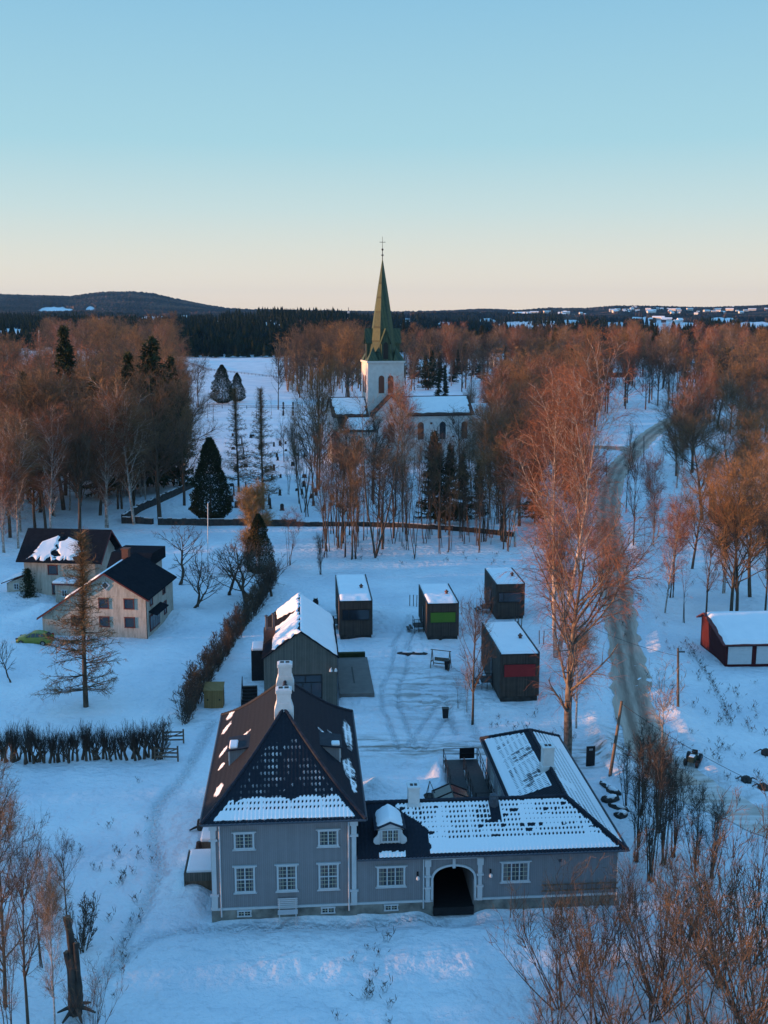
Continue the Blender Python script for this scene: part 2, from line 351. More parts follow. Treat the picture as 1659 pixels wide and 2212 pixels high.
for a_, b_ in (((640, 1625), (1250, 1640)), ((880, 1620), (840, 1500)), ((840, 1500), (870, 1400)), ((900, 1615), (980, 1500)), ((980, 1500), (1010, 1590)), ((860, 1400), (900, 1330)), ((1010, 1600), (1200, 1655))):
    A_, B_ = G(*a_), G(*b_); d_ = (B_ - A_).normalized(); n_ = Vector((-d_.y, d_.x, 0)) * 0.8
    for s_ in (-1, 1):
        rut = np.exp(-(seg_dist(XX + 0.5 * (vnoise(YY / 4, XX / 5, 6) - .5), YY, [A_ + n_ * s_, B_ + n_ * s_]) / 0.22) ** 2); ZZ = ZZ - 0.14 * rut; tr = np.maximum(tr, rut * .8)
foot = (vnoise(XX * 1.6, YY * 1.6, 41) > .80) & (np.exp(-(((XX - G(900, 1440).x) / 9.0) ** 2 + ((YY - G(900, 1440).y) / 17.0) ** 2)) > .3)
ZZ = ZZ - 0.12 * foot
yard = np.exp(-(((XX - G(930, 1480).x) / 7.0) ** 2 + ((YY - G(930, 1480).y) / 13.0) ** 2))
ZZ = ZZ + yard * 0.20 * (fbm(XX * 1.3, YY * 1.0, 23, 3) - 0.45)
nr = len(ROWS)
ii = np.arange(nr - 1)[:, None] * NU + np.arange(NU - 1)[None, :]
Fq = np.stack([ii, ii + 1, ii + NU + 1, ii + NU], -1).reshape(-1, 4)
def snow_ground():
    m = bpy.data.materials.new('snow_ground'); m.use_nodes = True; t = m.node_tree; n = t.nodes; l = t.links; b = n['Principled BSDF']
    g = n.new('ShaderNodeNewGeometry')
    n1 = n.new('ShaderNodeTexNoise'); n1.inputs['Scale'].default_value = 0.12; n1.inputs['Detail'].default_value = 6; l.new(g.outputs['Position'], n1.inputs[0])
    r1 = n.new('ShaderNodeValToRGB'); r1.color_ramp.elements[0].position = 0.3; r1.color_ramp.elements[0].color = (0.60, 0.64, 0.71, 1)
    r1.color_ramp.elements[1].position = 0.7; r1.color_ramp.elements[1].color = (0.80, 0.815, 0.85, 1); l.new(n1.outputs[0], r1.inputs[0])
    at = n.new('ShaderNodeAttribute'); at.attribute_name = 'dirt'
    mp = n.new('ShaderNodeMapping'); mp.inputs['Scale'].default_value = (0.25, 1.3, 1); l.new(g.outputs['Position'], mp.inputs[0])
    n2 = n.new('ShaderNodeTexNoise'); n2.inputs['Scale'].default_value = 1.0; n2.inputs['Detail'].default_value = 7; n2.inputs['Roughness'].default_value = 0.65; l.new(mp.outputs[0], n2.inputs[0])
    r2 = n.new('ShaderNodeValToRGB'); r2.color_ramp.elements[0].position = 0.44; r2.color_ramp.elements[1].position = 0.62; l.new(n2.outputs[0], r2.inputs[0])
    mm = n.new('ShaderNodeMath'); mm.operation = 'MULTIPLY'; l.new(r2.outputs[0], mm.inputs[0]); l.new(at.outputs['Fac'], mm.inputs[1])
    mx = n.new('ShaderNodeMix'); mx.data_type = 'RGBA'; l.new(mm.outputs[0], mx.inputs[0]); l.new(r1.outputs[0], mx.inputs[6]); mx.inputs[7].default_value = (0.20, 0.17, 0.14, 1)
    # dead grass stalks poking through
    n5 = n.new('ShaderNodeTexNoise'); n5.inputs['Scale'].default_value = 1.9; n5.inputs['Detail'].default_value = 8; n5.inputs['Roughness'].default_value = 0.75; l.new(g.outputs['Position'], n5.inputs[0])
    r5 = n.new('ShaderNodeValToRGB'); r5.color_ramp.elements[0].position = 0.70; r5.color_ramp.elements[1].position = 0.80; r5.color_ramp.elements[1].color = (0.5, 0.5, 0.5, 1); l.new(n5.outputs[0], r5.inputs[0])
    m5 = n.new('ShaderNodeMix'); m5.data_type = 'RGBA'; l.new(r5.outputs[0], m5.inputs[0]); l.new(mx.outputs[2], m5.inputs[6]); m5.inputs[7].default_value = (0.12, 0.09, 0.06, 1)
    l.new(m5.outputs[2], b.inputs['Base Color']); b.inputs['Roughness'].default_value = 0.75; b.inputs['Specular IOR Level'].default_value = 0.2
    ta = n.new('ShaderNodeAttribute'); ta.attribute_name = 'trail'
    n3 = n.new('ShaderNodeTexNoise'); n3.inputs['Scale'].default_value = 1.1; n3.inputs['Detail'].default_value = 5; l.new(g.outputs['Position'], n3.inputs[0])
    n4 = n.new('ShaderNodeTexNoise'); n4.inputs['Scale'].default_value = 3.2; n4.inputs['Detail'].default_value = 3; l.new(g.outputs['Position'], n4.inputs[0])
    tm = n.new('ShaderNodeMath'); tm.operation = 'MULTIPLY'; l.new(n4.outputs[0], tm.inputs[0]); l.new(ta.outputs['Fac'], tm.inputs[1])
    sm = n.new('ShaderNodeMath'); sm.operation = 'MULTIPLY_ADD'; sm.inputs[1].default_value = 0.6; l.new(n3.outputs[0], sm.inputs[0]); l.new(tm.outputs[0], sm.inputs[2])
    bp = n.new('ShaderNodeBump'); bp.inputs['Strength'].default_value = 0.8; bp.inputs['Distance'].default_value = 1.1; l.new(sm.outputs[0], bp.inputs['Height']); l.new(bp.outputs[0], b.inputs['Normal'])
    return m
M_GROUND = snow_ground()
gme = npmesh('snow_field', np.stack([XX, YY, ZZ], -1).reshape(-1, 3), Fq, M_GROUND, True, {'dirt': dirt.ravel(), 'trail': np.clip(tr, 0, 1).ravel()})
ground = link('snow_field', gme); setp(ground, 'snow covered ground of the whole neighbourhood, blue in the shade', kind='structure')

def ribbon(name, line, width, m, lift, sub=6, edge=0.12, seed=1):
    pts = []
    L = [line[0]] + list(line) + [line[-1]]
    for i in range(1, len(L) - 2):
        for k in range(sub * 3):
            t = k / (sub * 3); p0, p1, p2, p3 = L[i - 1], L[i], L[i + 1], L[i + 2]
            pts.append(0.5 * ((2 * p1) + (p2 - p0) * t + (2 * p0 - 5 * p1 + 4 * p2 - p3) * t * t + (3 * p1 - 3 * p2 + p3 - p0) * t ** 3))
    pts.append(L[-2]); P = np.array([[p.x, p.y] for p in pts]); D = np.gradient(P, axis=0); D /= np.linalg.norm(D, axis=1)[:, None]
    Nn = np.stack([-D[:, 1], D[:, 0]], 1); K = 9; V = []
    arc = np.concatenate([[0], np.cumsum(np.linalg.norm(np.diff(P, axis=0), axis=1))])
    us = np.linspace(-1, 1, K)
    for k, u in enumerate(us):
        wv = width(arc / arc[-1]) if callable(width) else width
        off = u * (wv / 2) + (np.sign(u) * edge * (vnoise(arc / 2.0, arc * 0 + u * 3, seed) - 0.5) * 6 if abs(u) == 1 else 0)
        Q = P + Nn * np.reshape(off, (-1, 1)) if np.ndim(off) else P + Nn * off
        V.append(np.column_stack([Q, terrain(Q[:, 0], Q[:, 1]) + lift]))
    V = np.stack(V, 1); n = len(P)
    ii = np.arange(n - 1)[:, None] * K + np.arange(K - 1)[None]
    F_ = np.stack([ii, ii + K, ii + K + 1, ii + 1], -1).reshape(-1, 4)
    uv = np.tile(us, (n, 1))
    me = npmesh(name, V.reshape(-1, 3), F_, m, True, {'across': uv.ravel(), 'along': np.repeat(arc, K)})
    return setp(link(name, me), kind='structure')
def road_mat():
    m = bpy.data.materials.new('icy_gravel_road'); m.use_nodes = True; t = m.node_tree; n = t.nodes; l = t.links; b = n['Principled BSDF']
    g = n.new('ShaderNodeNewGeometry'); at = n.new('ShaderNodeAttribute'); at.attribute_name = 'across'
    nz = n.new('ShaderNodeTexNoise'); nz.inputs['Scale'].default_value = 0.7; nz.inputs['Detail'].default_value = 7; nz.inputs['Roughness'].default_value = 0.7; al = n.new('ShaderNodeAttribute'); al.attribute_name = 'along'; cb = n.new('ShaderNodeCombineXYZ'); a5 = n.new('ShaderNodeMath'); a5.operation = 'MULTIPLY'; a5.inputs[1].default_value = 4.0; l.new(at.outputs['Fac'], a5.inputs[0]); a6 = n.new('ShaderNodeMath'); a6.operation = 'MULTIPLY'; a6.inputs[1].default_value = 0.16; l.new(al.outputs['Fac'], a6.inputs[0]); l.new(a5.outputs[0], cb.inputs[0]); l.new(a6.outputs[0], cb.inputs[1]); l.new(cb.outputs[0], nz.inputs[0])
    # wheel tracks: bands across the road
    w1 = n.new('ShaderNodeMath'); w1.operation = 'MULTIPLY'; w1.inputs[1].default_value = 8.5; l.new(at.outputs['Fac'], w1.inputs[0])
    w2 = n.new('ShaderNodeMath'); w2.operation = 'COSINE'; l.new(w1.outputs[0], w2.inputs[0])
    w3 = n.new('ShaderNodeMath'); w3.operation = 'MULTIPLY_ADD'; w3.inputs[1].default_value = 0.11; l.new(w2.outputs[0], w3.inputs[0]); l.new(nz.outputs[0], w3.inputs[2])
    ab = n.new('ShaderNodeMath'); ab.operation = 'ABSOLUTE'; l.new(at.outputs['Fac'], ab.inputs[0])
    pw = n.new('ShaderNodeMath'); pw.operation = 'POWER'; pw.inputs[1].default_value = 7; l.new(ab.outputs[0], pw.inputs[0])
    w4 = n.new('ShaderNodeMath'); w4.operation = 'MULTIPLY_ADD'; w4.inputs[1].default_value = 0.4; l.new(pw.outputs[0], w4.inputs[0]); l.new(w3.outputs[0], w4.inputs[2])
    rp = n.new('ShaderNodeValToRGB'); e = rp.color_ramp.elements; e[0].position = 0.38; e[0].color = (0.19, 0.128, 0.095, 1); e[1].position = 0.78; e[1].color = (0.50, 0.39, 0.32, 1)
    l.new(w4.outputs[0], rp.inputs[0]); l.new(rp.outputs[0], b.inputs['Base Color']); b.inputs['Roughness'].default_value = 0.7
    bp = n.new('ShaderNodeBump'); bp.inputs['Strength'].default_value = 0.4; bp.inputs['Distance'].default_value = 0.1; l.new(nz.outputs[0], bp.inputs['Height']); l.new(bp.outputs[0], b.inputs['Normal'])
    return m
M_ROAD = road_mat()
setp(ribbon('road', ROAD, lambda a: 3.4 + 3.4 * a, M_ROAD, 0.06), 'icy grey road curving away between the trees')
M_LANE = mat('packed_snow_lane', (0.40, 0.33, 0.28), 0.75, noise=(0.72, 0.70, 0.70), scale=0.9, stretch=(0.3, 1.6, 1), bump=0.6, bscale=2.0, detail=8)
setp(ribbon('lane', [G(1720, 1800), G(1640, 1772), G(1560, 1738), G(1500, 1708), G(1455, 1675), G(1420, 1640)], 4.2, M_LANE, 0.05), 'packed snow lane with brown wheel marks sweeping to the right edge')
setp(ribbon('side_road', SIDE, 7.0, M_ROAD, 0.08), 'short icy side road leading to the churchyard')

# ---------------------------------------------------------------- woods far away (nobody could count them)
CLEAR = [  # open snow fields: px, py, half width, half height in the photo's pixels, on ground height z
    (1450, 702, 62, 9), (1625, 700, 45, 5), (580, 703, 30, 3), (735, 716, 26, 5), (470, 697, 12, 2.5), (330, 688, 34, 4), (120, 667, 38, 3), (195, 664, 10, 1.6), (25, 716, 24, 5), (1440, 728, 30, 5),
    (1230, 694, 22, 2.5), (1330, 700, 26, 4), (880, 690, 10, 2), (650, 700, 14, 3), (220, 690, 14, 3), (1050, 690, 20, 2), (1120, 700, 30, 3), (1560, 690, 30, 3), (1380, 688, 30, 2.5), (960, 700, 16, 3), (540, 690, 16, 2), (400, 684, 14, 2), (1160, 736, 6, 4), (1555, 756, 20, 4)]
def px_of(x, y, z):
    c, s = math.cos(TH), math.sin(TH); d = y * c - (z - CAM_H) * s; u = y * s + (z - CAM_H) * c
    return 829.5 + FPX * x / d, 1106 - FPX * u / d
def clear_mask(x, y, z):
    px, py = px_of(x, y, z); m = np.zeros(np.shape(x), bool)
    for a, b, c, d in CLEAR:
        m |= ((px - a) / c) ** 2 + ((py - b - 5) / (d + 6)) ** 2 + 0.7 * (vnoise(px / 9, py / 3, 6) - 0.5) < 1
    return m
def forest_mat(name, c1, c2, c3, scale):
    m = bpy.data.materials.new(name); m.use_nodes = True; t = m.node_tree; n = t.nodes; l = t.links; b = n['Principled BSDF']
    g = n.new('ShaderNodeNewGeometry'); nz = n.new('ShaderNodeTexNoise'); nz.inputs['Scale'].default_value = scale; nz.inputs['Detail'].default_value = 8; nz.inputs['Roughness'].default_value = 0.7
    l.new(g.outputs['Position'], nz.inputs[0]); rp = n.new('ShaderNodeValToRGB'); e = rp.color_ramp.elements
    e[0].position = 0.35; e[0].color = c1 + (1,); e[1].position = 0.68; e[1].color = c3 + (1,); q = e.new(0.5); q.color = c2 + (1,)
    l.new(nz.outputs[0], rp.inputs[0]); l.new(rp.outputs[0], b.inputs['Base Color']); b.inputs['Roughness'].default_value = 1; b.inputs['Specular IOR Level'].default_value = 0
    return m
M_FAR = forest_mat('far_mixed_wood', (0.010, 0.018, 0.018), (0.030, 0.032, 0.030), (0.15, 0.088, 0.062), 0.0045)
M_FSPR = forest_mat('dark_spruce_wood', (0.006, 0.011, 0.009), (0.011, 0.018, 0.012), (0.024, 0.028, 0.014), 0.05)
# spiky conifers merged into one mesh
def cone_wood(name, x, y, z, h, m, tiers=3, sides=5):
    n = len(x); V = []; F_ = []
    base = 0; rot = rng.uniform(0, 6.28, n)
    for k in range(tiers):
        zb = h * (0.12 + 0.26 * k); zt = np.minimum(h, zb + h * 0.46) if k < tiers - 1 else h
        r = h * (0.20 - 0.055 * k) * rng.uniform(0.8, 1.2, n)
        ring = []
        for s in range(sides):
            a = rot + k + 2 * np.pi * s / sides; rr = r * rng.uniform(0.7, 1.25, n)
            ring.append(np.stack([x + rr * np.cos(a), y + rr * np.sin(a), z + zb + rng.uniform(-0.05, 0.05, n) * h], 1))
        top = np.stack([x + rng.normal(0, .1, n), y, z + zt], 1)
        blk = np.stack(ring + [top], 1)              # n, sides+1, 3
        V.append(blk.reshape(-1, 3)); o = base + np.arange(n) * (sides + 1)
        for s in range(sides): F_.append(np.stack([o + s, o + (s + 1) % sides, o + sides], 1))
        base += n * (sides + 1)
    return npmesh(name, np.concatenate(V), np.concatenate(F_), m)
def wood_points(nx, y0, y1, a0, a1, keep, jitter=0.5, seed=3, step=0.010):
    r = np.random.default_rng(seed); xs = []; ys = []
    y = y0
    while y < y1:
        a = np.linspace(a0, a1, nx); a = a + r.uniform(-1, 1, nx) * (a1 - a0) / nx * jitter * 1.6
        yy = y * (1 + r.uniform(-step, step, nx) * 0.8); xs.append(a * yy); ys.append(yy); y *= 1 + step
    x = np.concatenate(xs); y = np.concatenate(ys); k = keep(x, y); return x[k], y[k]
def keepA(x, y):
    a = x / y
    z = hills(x, y)
    left = (y > 905 + 120 * sstep(-0.06, 0.02, a)) & (a < 0.03) & (a > -0.21)
    right = (y > 820) & (a >= 0.03)
    farl = (y > 1000) & (a <= -0.21)
    return (left | right | farl) & ~clear_mask(x, y, z) & (vnoise(x / 130, y / 130, 21) > np.where(a > 0.05, 0.42, 0.12))
x, y = wood_points(210, 900, 2700, -0.37, 0.37, keepA, seed=5, step=0.014)
hh = rng.uniform(10, 20, len(x)) * (0.8 + 0.4 * vnoise(x / 60, y / 60, 2))
me = cone_wood('spruce_woodland', x, y, hills(x, y) - 0.5, hh, M_FSPR)
setp(link('spruce_woodland', me), 'dark mass of spruce wood beyond the snowy fields', 'woodland', kind='stuff')
# the canopy that covers the distant hills
ys = [2500.0]
while ys[-1] < 9000: ys.append(ys[-1] * 1.0045)
ys = np.array(ys); an = np.linspace(-0.42, 0.42, 900); YF, AF = np.meshgrid(ys, an, indexing='ij'); XF = AF * YF
ZB = hills(XF, YF); rj = np.random.default_rng(4)
cm = clear_mask(XF, YF, ZB) | (vnoise(XF / 260, YF / 420, 31) > 0.93)
ht = np.where(cm, -6.0, rj.uniform(4, 17, XF.shape) * (0.6 + 0.6 * vnoise(XF / 150, YF / 150, 12)))
tn = ((px_of(XF, YF, ZB)[0] > 985) & (YF > 3300) & (YF < 5000)); ht = np.where(tn & (ht > 0), ht * (0.30 + 0.7 * (vnoise(XF / 90, YF / 160, 5) > 0.72)), ht)
ht[0, :] = -3
ii = np.arange(len(ys) - 1)[:, None] * 900 + np.arange(899)[None]
me = npmesh('hill_forest', np.stack([XF, YF, ZB + ht], -1).reshape(-1, 3), np.stack([ii, ii + 1, ii + 901, ii + 900], -1).reshape(-1, 4), M_FAR)
setp(link('hill_forest', me), 'mixed forest covering the distant hills below the horizon', 'forest', kind='stuff')
# ---------------------------------------------------------------- bare trees: limbs, branches and twigs grown level by level
def nrm(a): return a / np.maximum(np.linalg.norm(a, axis=-1, keepdims=True), 1e-9)
def perp(D, r):
    a = r.normal(size=D.shape); a -= D * (a * D).sum(-1, keepdims=True); return nrm(a)
def grow(P0, D0, L, K, r, up=0.0, wig=0.1):
    P = [P0]; D = D0.copy(); s = (L / (K - 1))[:, None]
    for k in range(K - 1):
        D = nrm(D + np.array([0, 0, 1.0]) * up + r.normal(size=D.shape) * wig); P.append(P[-1] + D * s)
    return np.stack(P, 1)
def children(par, n, r, t0, t1, a0, a1, bias=1.0):
    """n points along the parent curves par (N,K,3); returns start, direction, index, t"""
    N_, K, _ = par.shape; Ls = np.linalg.norm(par[:, -1] - par[:, 0], axis=1); i = r.choice(N_, n, p=Ls / Ls.sum())
    t = t0 + (t1 - t0) * r.random(n) ** bias; f = t * (K - 1); k = np.minimum(f.astype(int), K - 2); u = (f - k)[:, None]
    A = par[i, k]; B = par[i, k + 1]; P = A * (1 - u) + B * u; T = nrm(B - A); ang = np.radians(r.uniform(a0, a1, n))[:, None]
    return P, nrm(T * np.cos(ang) + perp(T, r) * np.sin(ang)), i, t
def tubes(P, r0, r1, sides):
    N_, K, _ = P.shape; T = nrm(np.gradient(P, axis=1)); ref = np.where(np.abs(T[..., 2:3]) > 0.9, np.array([1.0, 0, 0]), np.array([0, 0, 1.0]))
    A = nrm(np.cross(T, ref)); B = np.cross(T, A); t = np.linspace(0, 1, K)[None, :]
    rad = (np.reshape(r0, (-1, 1)) * (1 - t) + np.reshape(r1, (-1, 1)) * t)[..., None]
    V = np.stack([P + (A * math.cos(2 * math.pi * s / sides) + B * math.sin(2 * math.pi * s / sides)) * rad for s in range(sides)], 2)
    base = np.arange(N_)[:, None, None] * K * sides + np.arange(K - 1)[None, :, None] * sides; s = np.arange(sides)[None, None]; s2 = (s + 1) % sides
    F_ = np.stack([base + s, base + s2, base + sides + s2, base + sides + s], -1).reshape(-1, 4)
    return V.reshape(-1, 3), F_
def ribbons(P, w0, w1, r):
    N_, K, _ = P.shape; T = nrm(P[:, -1] - P[:, 0]); A = perp(T, r)[:, None]; t = np.linspace(0, 1, K)[None, :, None]
    wd = np.reshape(w0, (-1, 1, 1)) * (1 - t) + np.reshape(w1, (-1, 1, 1)) * t; V = np.stack([P - A * wd / 2, P + A * wd / 2], 2)
    b = np.arange(N_)[:, None] * K * 2 + np.arange(K - 1)[None] * 2
    return V.reshape(-1, 3), np.stack([b, b + 1, b + 3, b + 2], -1).reshape(-1, 4)
def merge(parts):
    V = []; F_ = []; o = 0
    for v, f in parts: V.append(v); F_.append(f + o); o += len(v)
    return np.concatenate(V), np.concatenate(F_)
def bare_tree(seed, H=14.0, rt=0.2, stems=1, spread=0.03, kind='birch', detail=1.0, crown_w=0.25, crown_from=0.25, droop=0.0, upsweep=0.12, limbs=26, tw=1.0, wigt=0.03, limb_ang=(30, 55)):
    """one tree as two vertex/face sets, limbs and twigs"""
    r = np.random.default_rng(seed)
    D = nrm(np.stack([r.normal(0, spread, stems), r.normal(0, spread, stems), np.ones(stems)], 1)); P0 = np.stack([r.normal(0, rt * (stems > 1) * 1.6, stems), r.normal(0, rt * (stems > 1) * 1.6, stems), np.full(stems, -0.3)], 1)
    hs = H * (r.uniform(0.72, 1.0, stems) if stems > 1 else np.ones(1))
    T = grow(P0, D, hs, 10, r, 0.03, wigt); tr_ = rt * (0.55 + 0.45 * hs / H) / math.sqrt(stems) ** 0.7
    wood = [tubes(T, tr_, tr_ * 0.10, 7)]
    nl = int(limbs * (1 + 0.55 * (stems - 1)))
    P, Dl, i, t = children(T, nl, r, crown_from, 0.97, *limb_ang)
    if kind == 'round': Ll = H * crown_w * 1.55 * np.sqrt(np.clip(1 - ((t - 0.42) / 0.62) ** 2, 0.05, 1)) * r.uniform(0.75, 1.1, nl)
    elif kind == 'cone': Ll = H * crown_w * 1.3 * (1.04 - t) * r.uniform(0.7, 1.1, nl) + 0.3
    else: Ll = H * crown_w * 1.45 * np.clip(np.sin(np.pi * np.clip((t - crown_from * 0.6) / (1.18 - crown_from * 0.6), 0, 1)) ** 0.8, 0.12, 1) * r.uniform(0.7, 1.15, nl)
    Lm = grow(P, Dl, Ll, 6, r, upsweep, 0.10); rl = tr_[i] * (1 - t * 0.85) * 0.45; wood.append(tubes(Lm, rl, rl * 0.2 + 0.006, 5))
    par = np.concatenate([Lm, Lm]) if False else Lm
    nb = int(11 * nl * min(detail, 1)); P, Db, i, t = children(par, nb, r, 0.15, 1.0, 22, 55)
    Lb = Ll[i] * 0.42 * (1.15 - t * 0.6) * r.uniform(0.6, 1.2, nb) + 0.15
    B = grow(P, Db, Lb, 5, r, upsweep * 0.6 - droop * 0.3, 0.14); wood.append(tubes(B, 0.016 + rl[i] * 0.22, np.full(nb, 0.008), 3))
    # leaders: fine shoots straight from stems and limbs too
    twp = []
    def lv(parent, n, L0, L1, a0, a1, up, wig, K, w0, w1):
        P, D_, i_, t_ = children(parent, n, r, 0.12, 1.0, a0, a1); Lg = r.uniform(L0, L1, n); C = grow(P, D_, Lg, K, r, up, wig)
        twp.append(ribbons(C, w0 * tw, w1 * tw, r)); return C
    s = H / 14.0
    T1 = lv(B, int(nb * 7 * detail), 0.45 * s, 1.15 * s, 20, 50, -droop * 0.5 + 0.05, 0.14, 4, 0.016, 0.009)
    T2 = lv(T1, int(nb * 26 * detail), 0.25 * s, 0.85 * s, 15, 55, -droop, 0.12, 3 if droop else 3, 0.011, 0.006)
    return merge(wood), merge(twp)
def larch(seed, H=14.0, rt=0.16, width=0.26, tw=1.0, low=0.12):
    r = np.random.default_rng(seed); T = grow(np.array([[0, 0, -0.3]]), np.array([[0, 0, 1.0]]), np.array([H]), 12, r, 0.05, 0.012); wood = [tubes(T, [rt], [0.02], 8)]
    nl = 170; P, D, i, t = children(T, nl, r, low, 0.99, 75, 98); D[:, 2] *= 0.3; D = nrm(D)
    L = H * width * (1.02 - t) ** 0.75 * r.uniform(0.55, 1.1, nl) * np.where(t < 0.3, 0.95, 1) + 0.2
    B = grow(P, D, L, 7, r, 0.045, 0.07); rb = 0.012 + 0.035 * (1 - t); wood.append(tubes(B, rb, rb * 0.3, 4))
    P, D, i, t2 = children(B, nl * 9, r, 0.15, 1.0, 35, 70); D[:, 2] *= 0.5; D = nrm(D); C = grow(P, D, L[i] * 0.26 * r.uniform(0.5, 1.2, nl * 9), 4, r, 0.0, 0.12)
    tp = [ribbons(C, 0.022 * tw, 0.012 * tw, r)]
    P, D, i, t3 = children(C, nl * 9 * 4, r, 0.1, 1.0, 35, 80); E_ = grow(P, D, r.uniform(0.12, 0.42, len(P)), 3, r, -0.12, 0.1); tp.append(ribbons(E_, 0.014 * tw, 0.008 * tw, r))
    P, D, i, t4 = children(T, 2600, r, 0.45, 1.0, 40, 80); E_ = grow(P, D, r.uniform(0.2, 1.0, len(P)) , 3, r, 0.0, 0.1); tp.append(ribbons(E_, 0.014 * tw, 0.008 * tw, r))
    return merge(wood), merge(tp)
def spruce(seed, H=16.0, rt=0.2, width=0.17, n=300, tight=1.0):
    r = np.random.default_rng(seed); T = grow(np.array([[0, 0, -0.3]]), np.array([[0, 0, 1.0]]), np.array([H]), 8, r, 0.05, 0.01); wood = [tubes(T, [rt], [0.03], 7)]
    P, D, i, t = children(T, n, r, 0.08, 0.985, 80, 100, 0.9); D[:, 2] = -0.25 + 0.6 * t; D = nrm(D)
    L = H * width * (1.02 - t) ** 0.8 * r.uniform(0.6, 1.15, n) + 0.15
    B = grow(P, D, L, 5, r, 0.05, 0.05); wood.append(tubes(B, np.full(n, 0.03), np.full(n, 0.008), 3))
    m = n * 34; P, D, i, t2 = children(B, m, r, 0.05, 1.0, 30, 75); D[:, 2] -= 0.35; D = nrm(D)
    C = grow(P, D, r.uniform(0.25, 0.75, m) * tight, 3, r, -0.12, 0.1); tp = [ribbons(C, np.full(m, 0.17) * tight, 0.04, r)]
    P, D, i, t2 = children(T, 260, r, 0.86, 1.0, 50, 80); C = grow(P, D, r.uniform(0.15, 0.35, 260), 3, r, 0.1, 0.1); tp.append(ribbons(C, np.full(260, 0.1), 0.03, r))
    return merge(wood), merge(tp)
def thuja(seed, H=10.0, W=2.4, n=20000):
    r = np.random.default_rng(seed); T = grow(np.array([[0, 0, -0.2]]), np.array([[0, 0, 1.0]]), np.array([H * 0.8]), 5, r, 0.05, 0.02); wood = [tubes(T, [0.22], [0.05], 7)]
    t = r.random(n) ** 1.25 * 0.97 + 0.02; a = r.uniform(0, 2 * np.pi, n)
    rad = W * (0.25 + 0.75 * np.minimum(1, t * 7)) * np.clip(1.0 - t, 0, 1) ** 0.62
    lump = 0.74 + 0.5 * vnoise(a * 2.2 + np.sin(t * 9), t * H * 0.9, 3) * (0.6 + 0.6 * vnoise(a * 5, t * H * 2.4, 8)); q = r.random(n) ** 0.25
    P = np.stack([np.cos(a) * rad * lump * q, np.sin(a) * rad * lump * q, t * H], 1)
    D = nrm(np.stack([np.cos(a) * 0.7, np.sin(a) * 0.7, np.full(n, 0.7)], 1) + r.normal(0, 0.35, (n, 3)))
    C = grow(P, D, r.uniform(0.16, 0.42, n), 3, r, 0.1, 0.1)
    return merge(wood), ribbons(C, np.full(n, 0.15), 0.04, r)
PROTO = {}
def proto(key, gen, mw, mt, **kw):
    (wv, wf), (tv, tf) = gen(**kw)
    PROTO[key] = (npmesh(key + '_trunk', wv, wf, mw, True), npmesh(key + '_crown', tv, tf, mt), kw.get('H', 10.0))
NTREE = 0
def plant(key, pos, h, label, cat, group=None, name='bare_tree', rz=None, wide=1.0, crown='crown', lean=None, tmat=None):
    global NTREE
    a, b, H = PROTO[key]; s = h / H
    if name == 'bare_tree': name = {'bi': 'birch_tree', 'ro': 'linden_tree', 'da': 'ash_tree', 'po': 'alder_tree', 'th': 'young_tree'}.get(key[:2], 'bare_tree')
    rz = rng.uniform(0, 6.28) if rz is None else rz
    t = thing(name, label, cat, (pos[0], pos[1], tz(pos[0], pos[1]) if len(pos) < 3 or pos[2] == 0 else pos[2]), rz, group, (s * wide, s * wide, s))
    if lean: t.rotation_euler = (lean[0], lean[1], rz)
    link('trunk', a, t); link(crown, b, t); NTREE += 1
    return t
def toph(pb, pt):
    """height of a thing whose base and top sit at these points of the photo"""
    b = G(*pb); return b, HZ(pt[0], pt[1], b.y).z
BR, BT, BD = M_BIRCHBARK, M_TWIGRED, M_TWIGBROWN
proto('big_birch_a', bare_tree, BR, BT, seed=21, H=26.0, rt=0.30, stems=2, spread=0.10, crown_w=0.19, crown_from=0.22, droop=0.20, upsweep=0.16, limbs=44, detail=0.95, limb_ang=(22, 42), tw=1.15)
proto('big_birch_b', bare_tree, mat('old_birch_bark', (0.05, 0.04, 0.034), 0.85, noise=(0.22, 0.18, 0.15), scale=2.5, detail=7), BT, seed=33, H=20.0, rt=0.42, stems=1, spread=0.02, crown_w=0.34, crown_from=0.22, droop=0.34, upsweep=0.12, limbs=34, detail=1.0, limb_ang=(30, 60), tw=1.15)
for k, sd in enumerate((3, 4, 5)):
    proto('birch_%d' % k, bare_tree, BR, (BT, BD, BT)[k], seed=sd, H=18.0, rt=0.17, stems=1 + (k == 2), crown_w=0.19, crown_from=0.20, droop=0.12, upsweep=0.14, limbs=38, detail=0.75, limb_ang=(25, 45), tw=1.7)
for k, sd in enumerate((6, 7, 8)):
    proto('round_%d' % k, bare_tree, M_BARK, (BD, mat('rusty_gold_twigs', (0.15, 0.085, 0.038), 0.85, noise=(0.28, 0.155, 0.065), scale=0.6), mat('grey_brown_twigs', (0.075, 0.052, 0.036), 0.85, noise=(0.14, 0.095, 0.06), scale=0.6))[k], seed=sd, H=16.0, rt=0.28, stems=1 + (k == 1), kind='round', crown_w=0.27, crown_from=0.16, upsweep=0.10, limbs=34, detail=0.8, limb_ang=(30, 65), tw=1.6)
for k, sd in enumerate((9, 10)):
    proto('dark_%d' % k, bare_tree, M_BARK, M_TWIGDARK, seed=sd, H=14.0, rt=0.20, kind='round', crown_w=0.22, crown_from=0.25, upsweep=0.12, limbs=26, detail=0.5, limb_ang=(30, 60), tw=1.6)
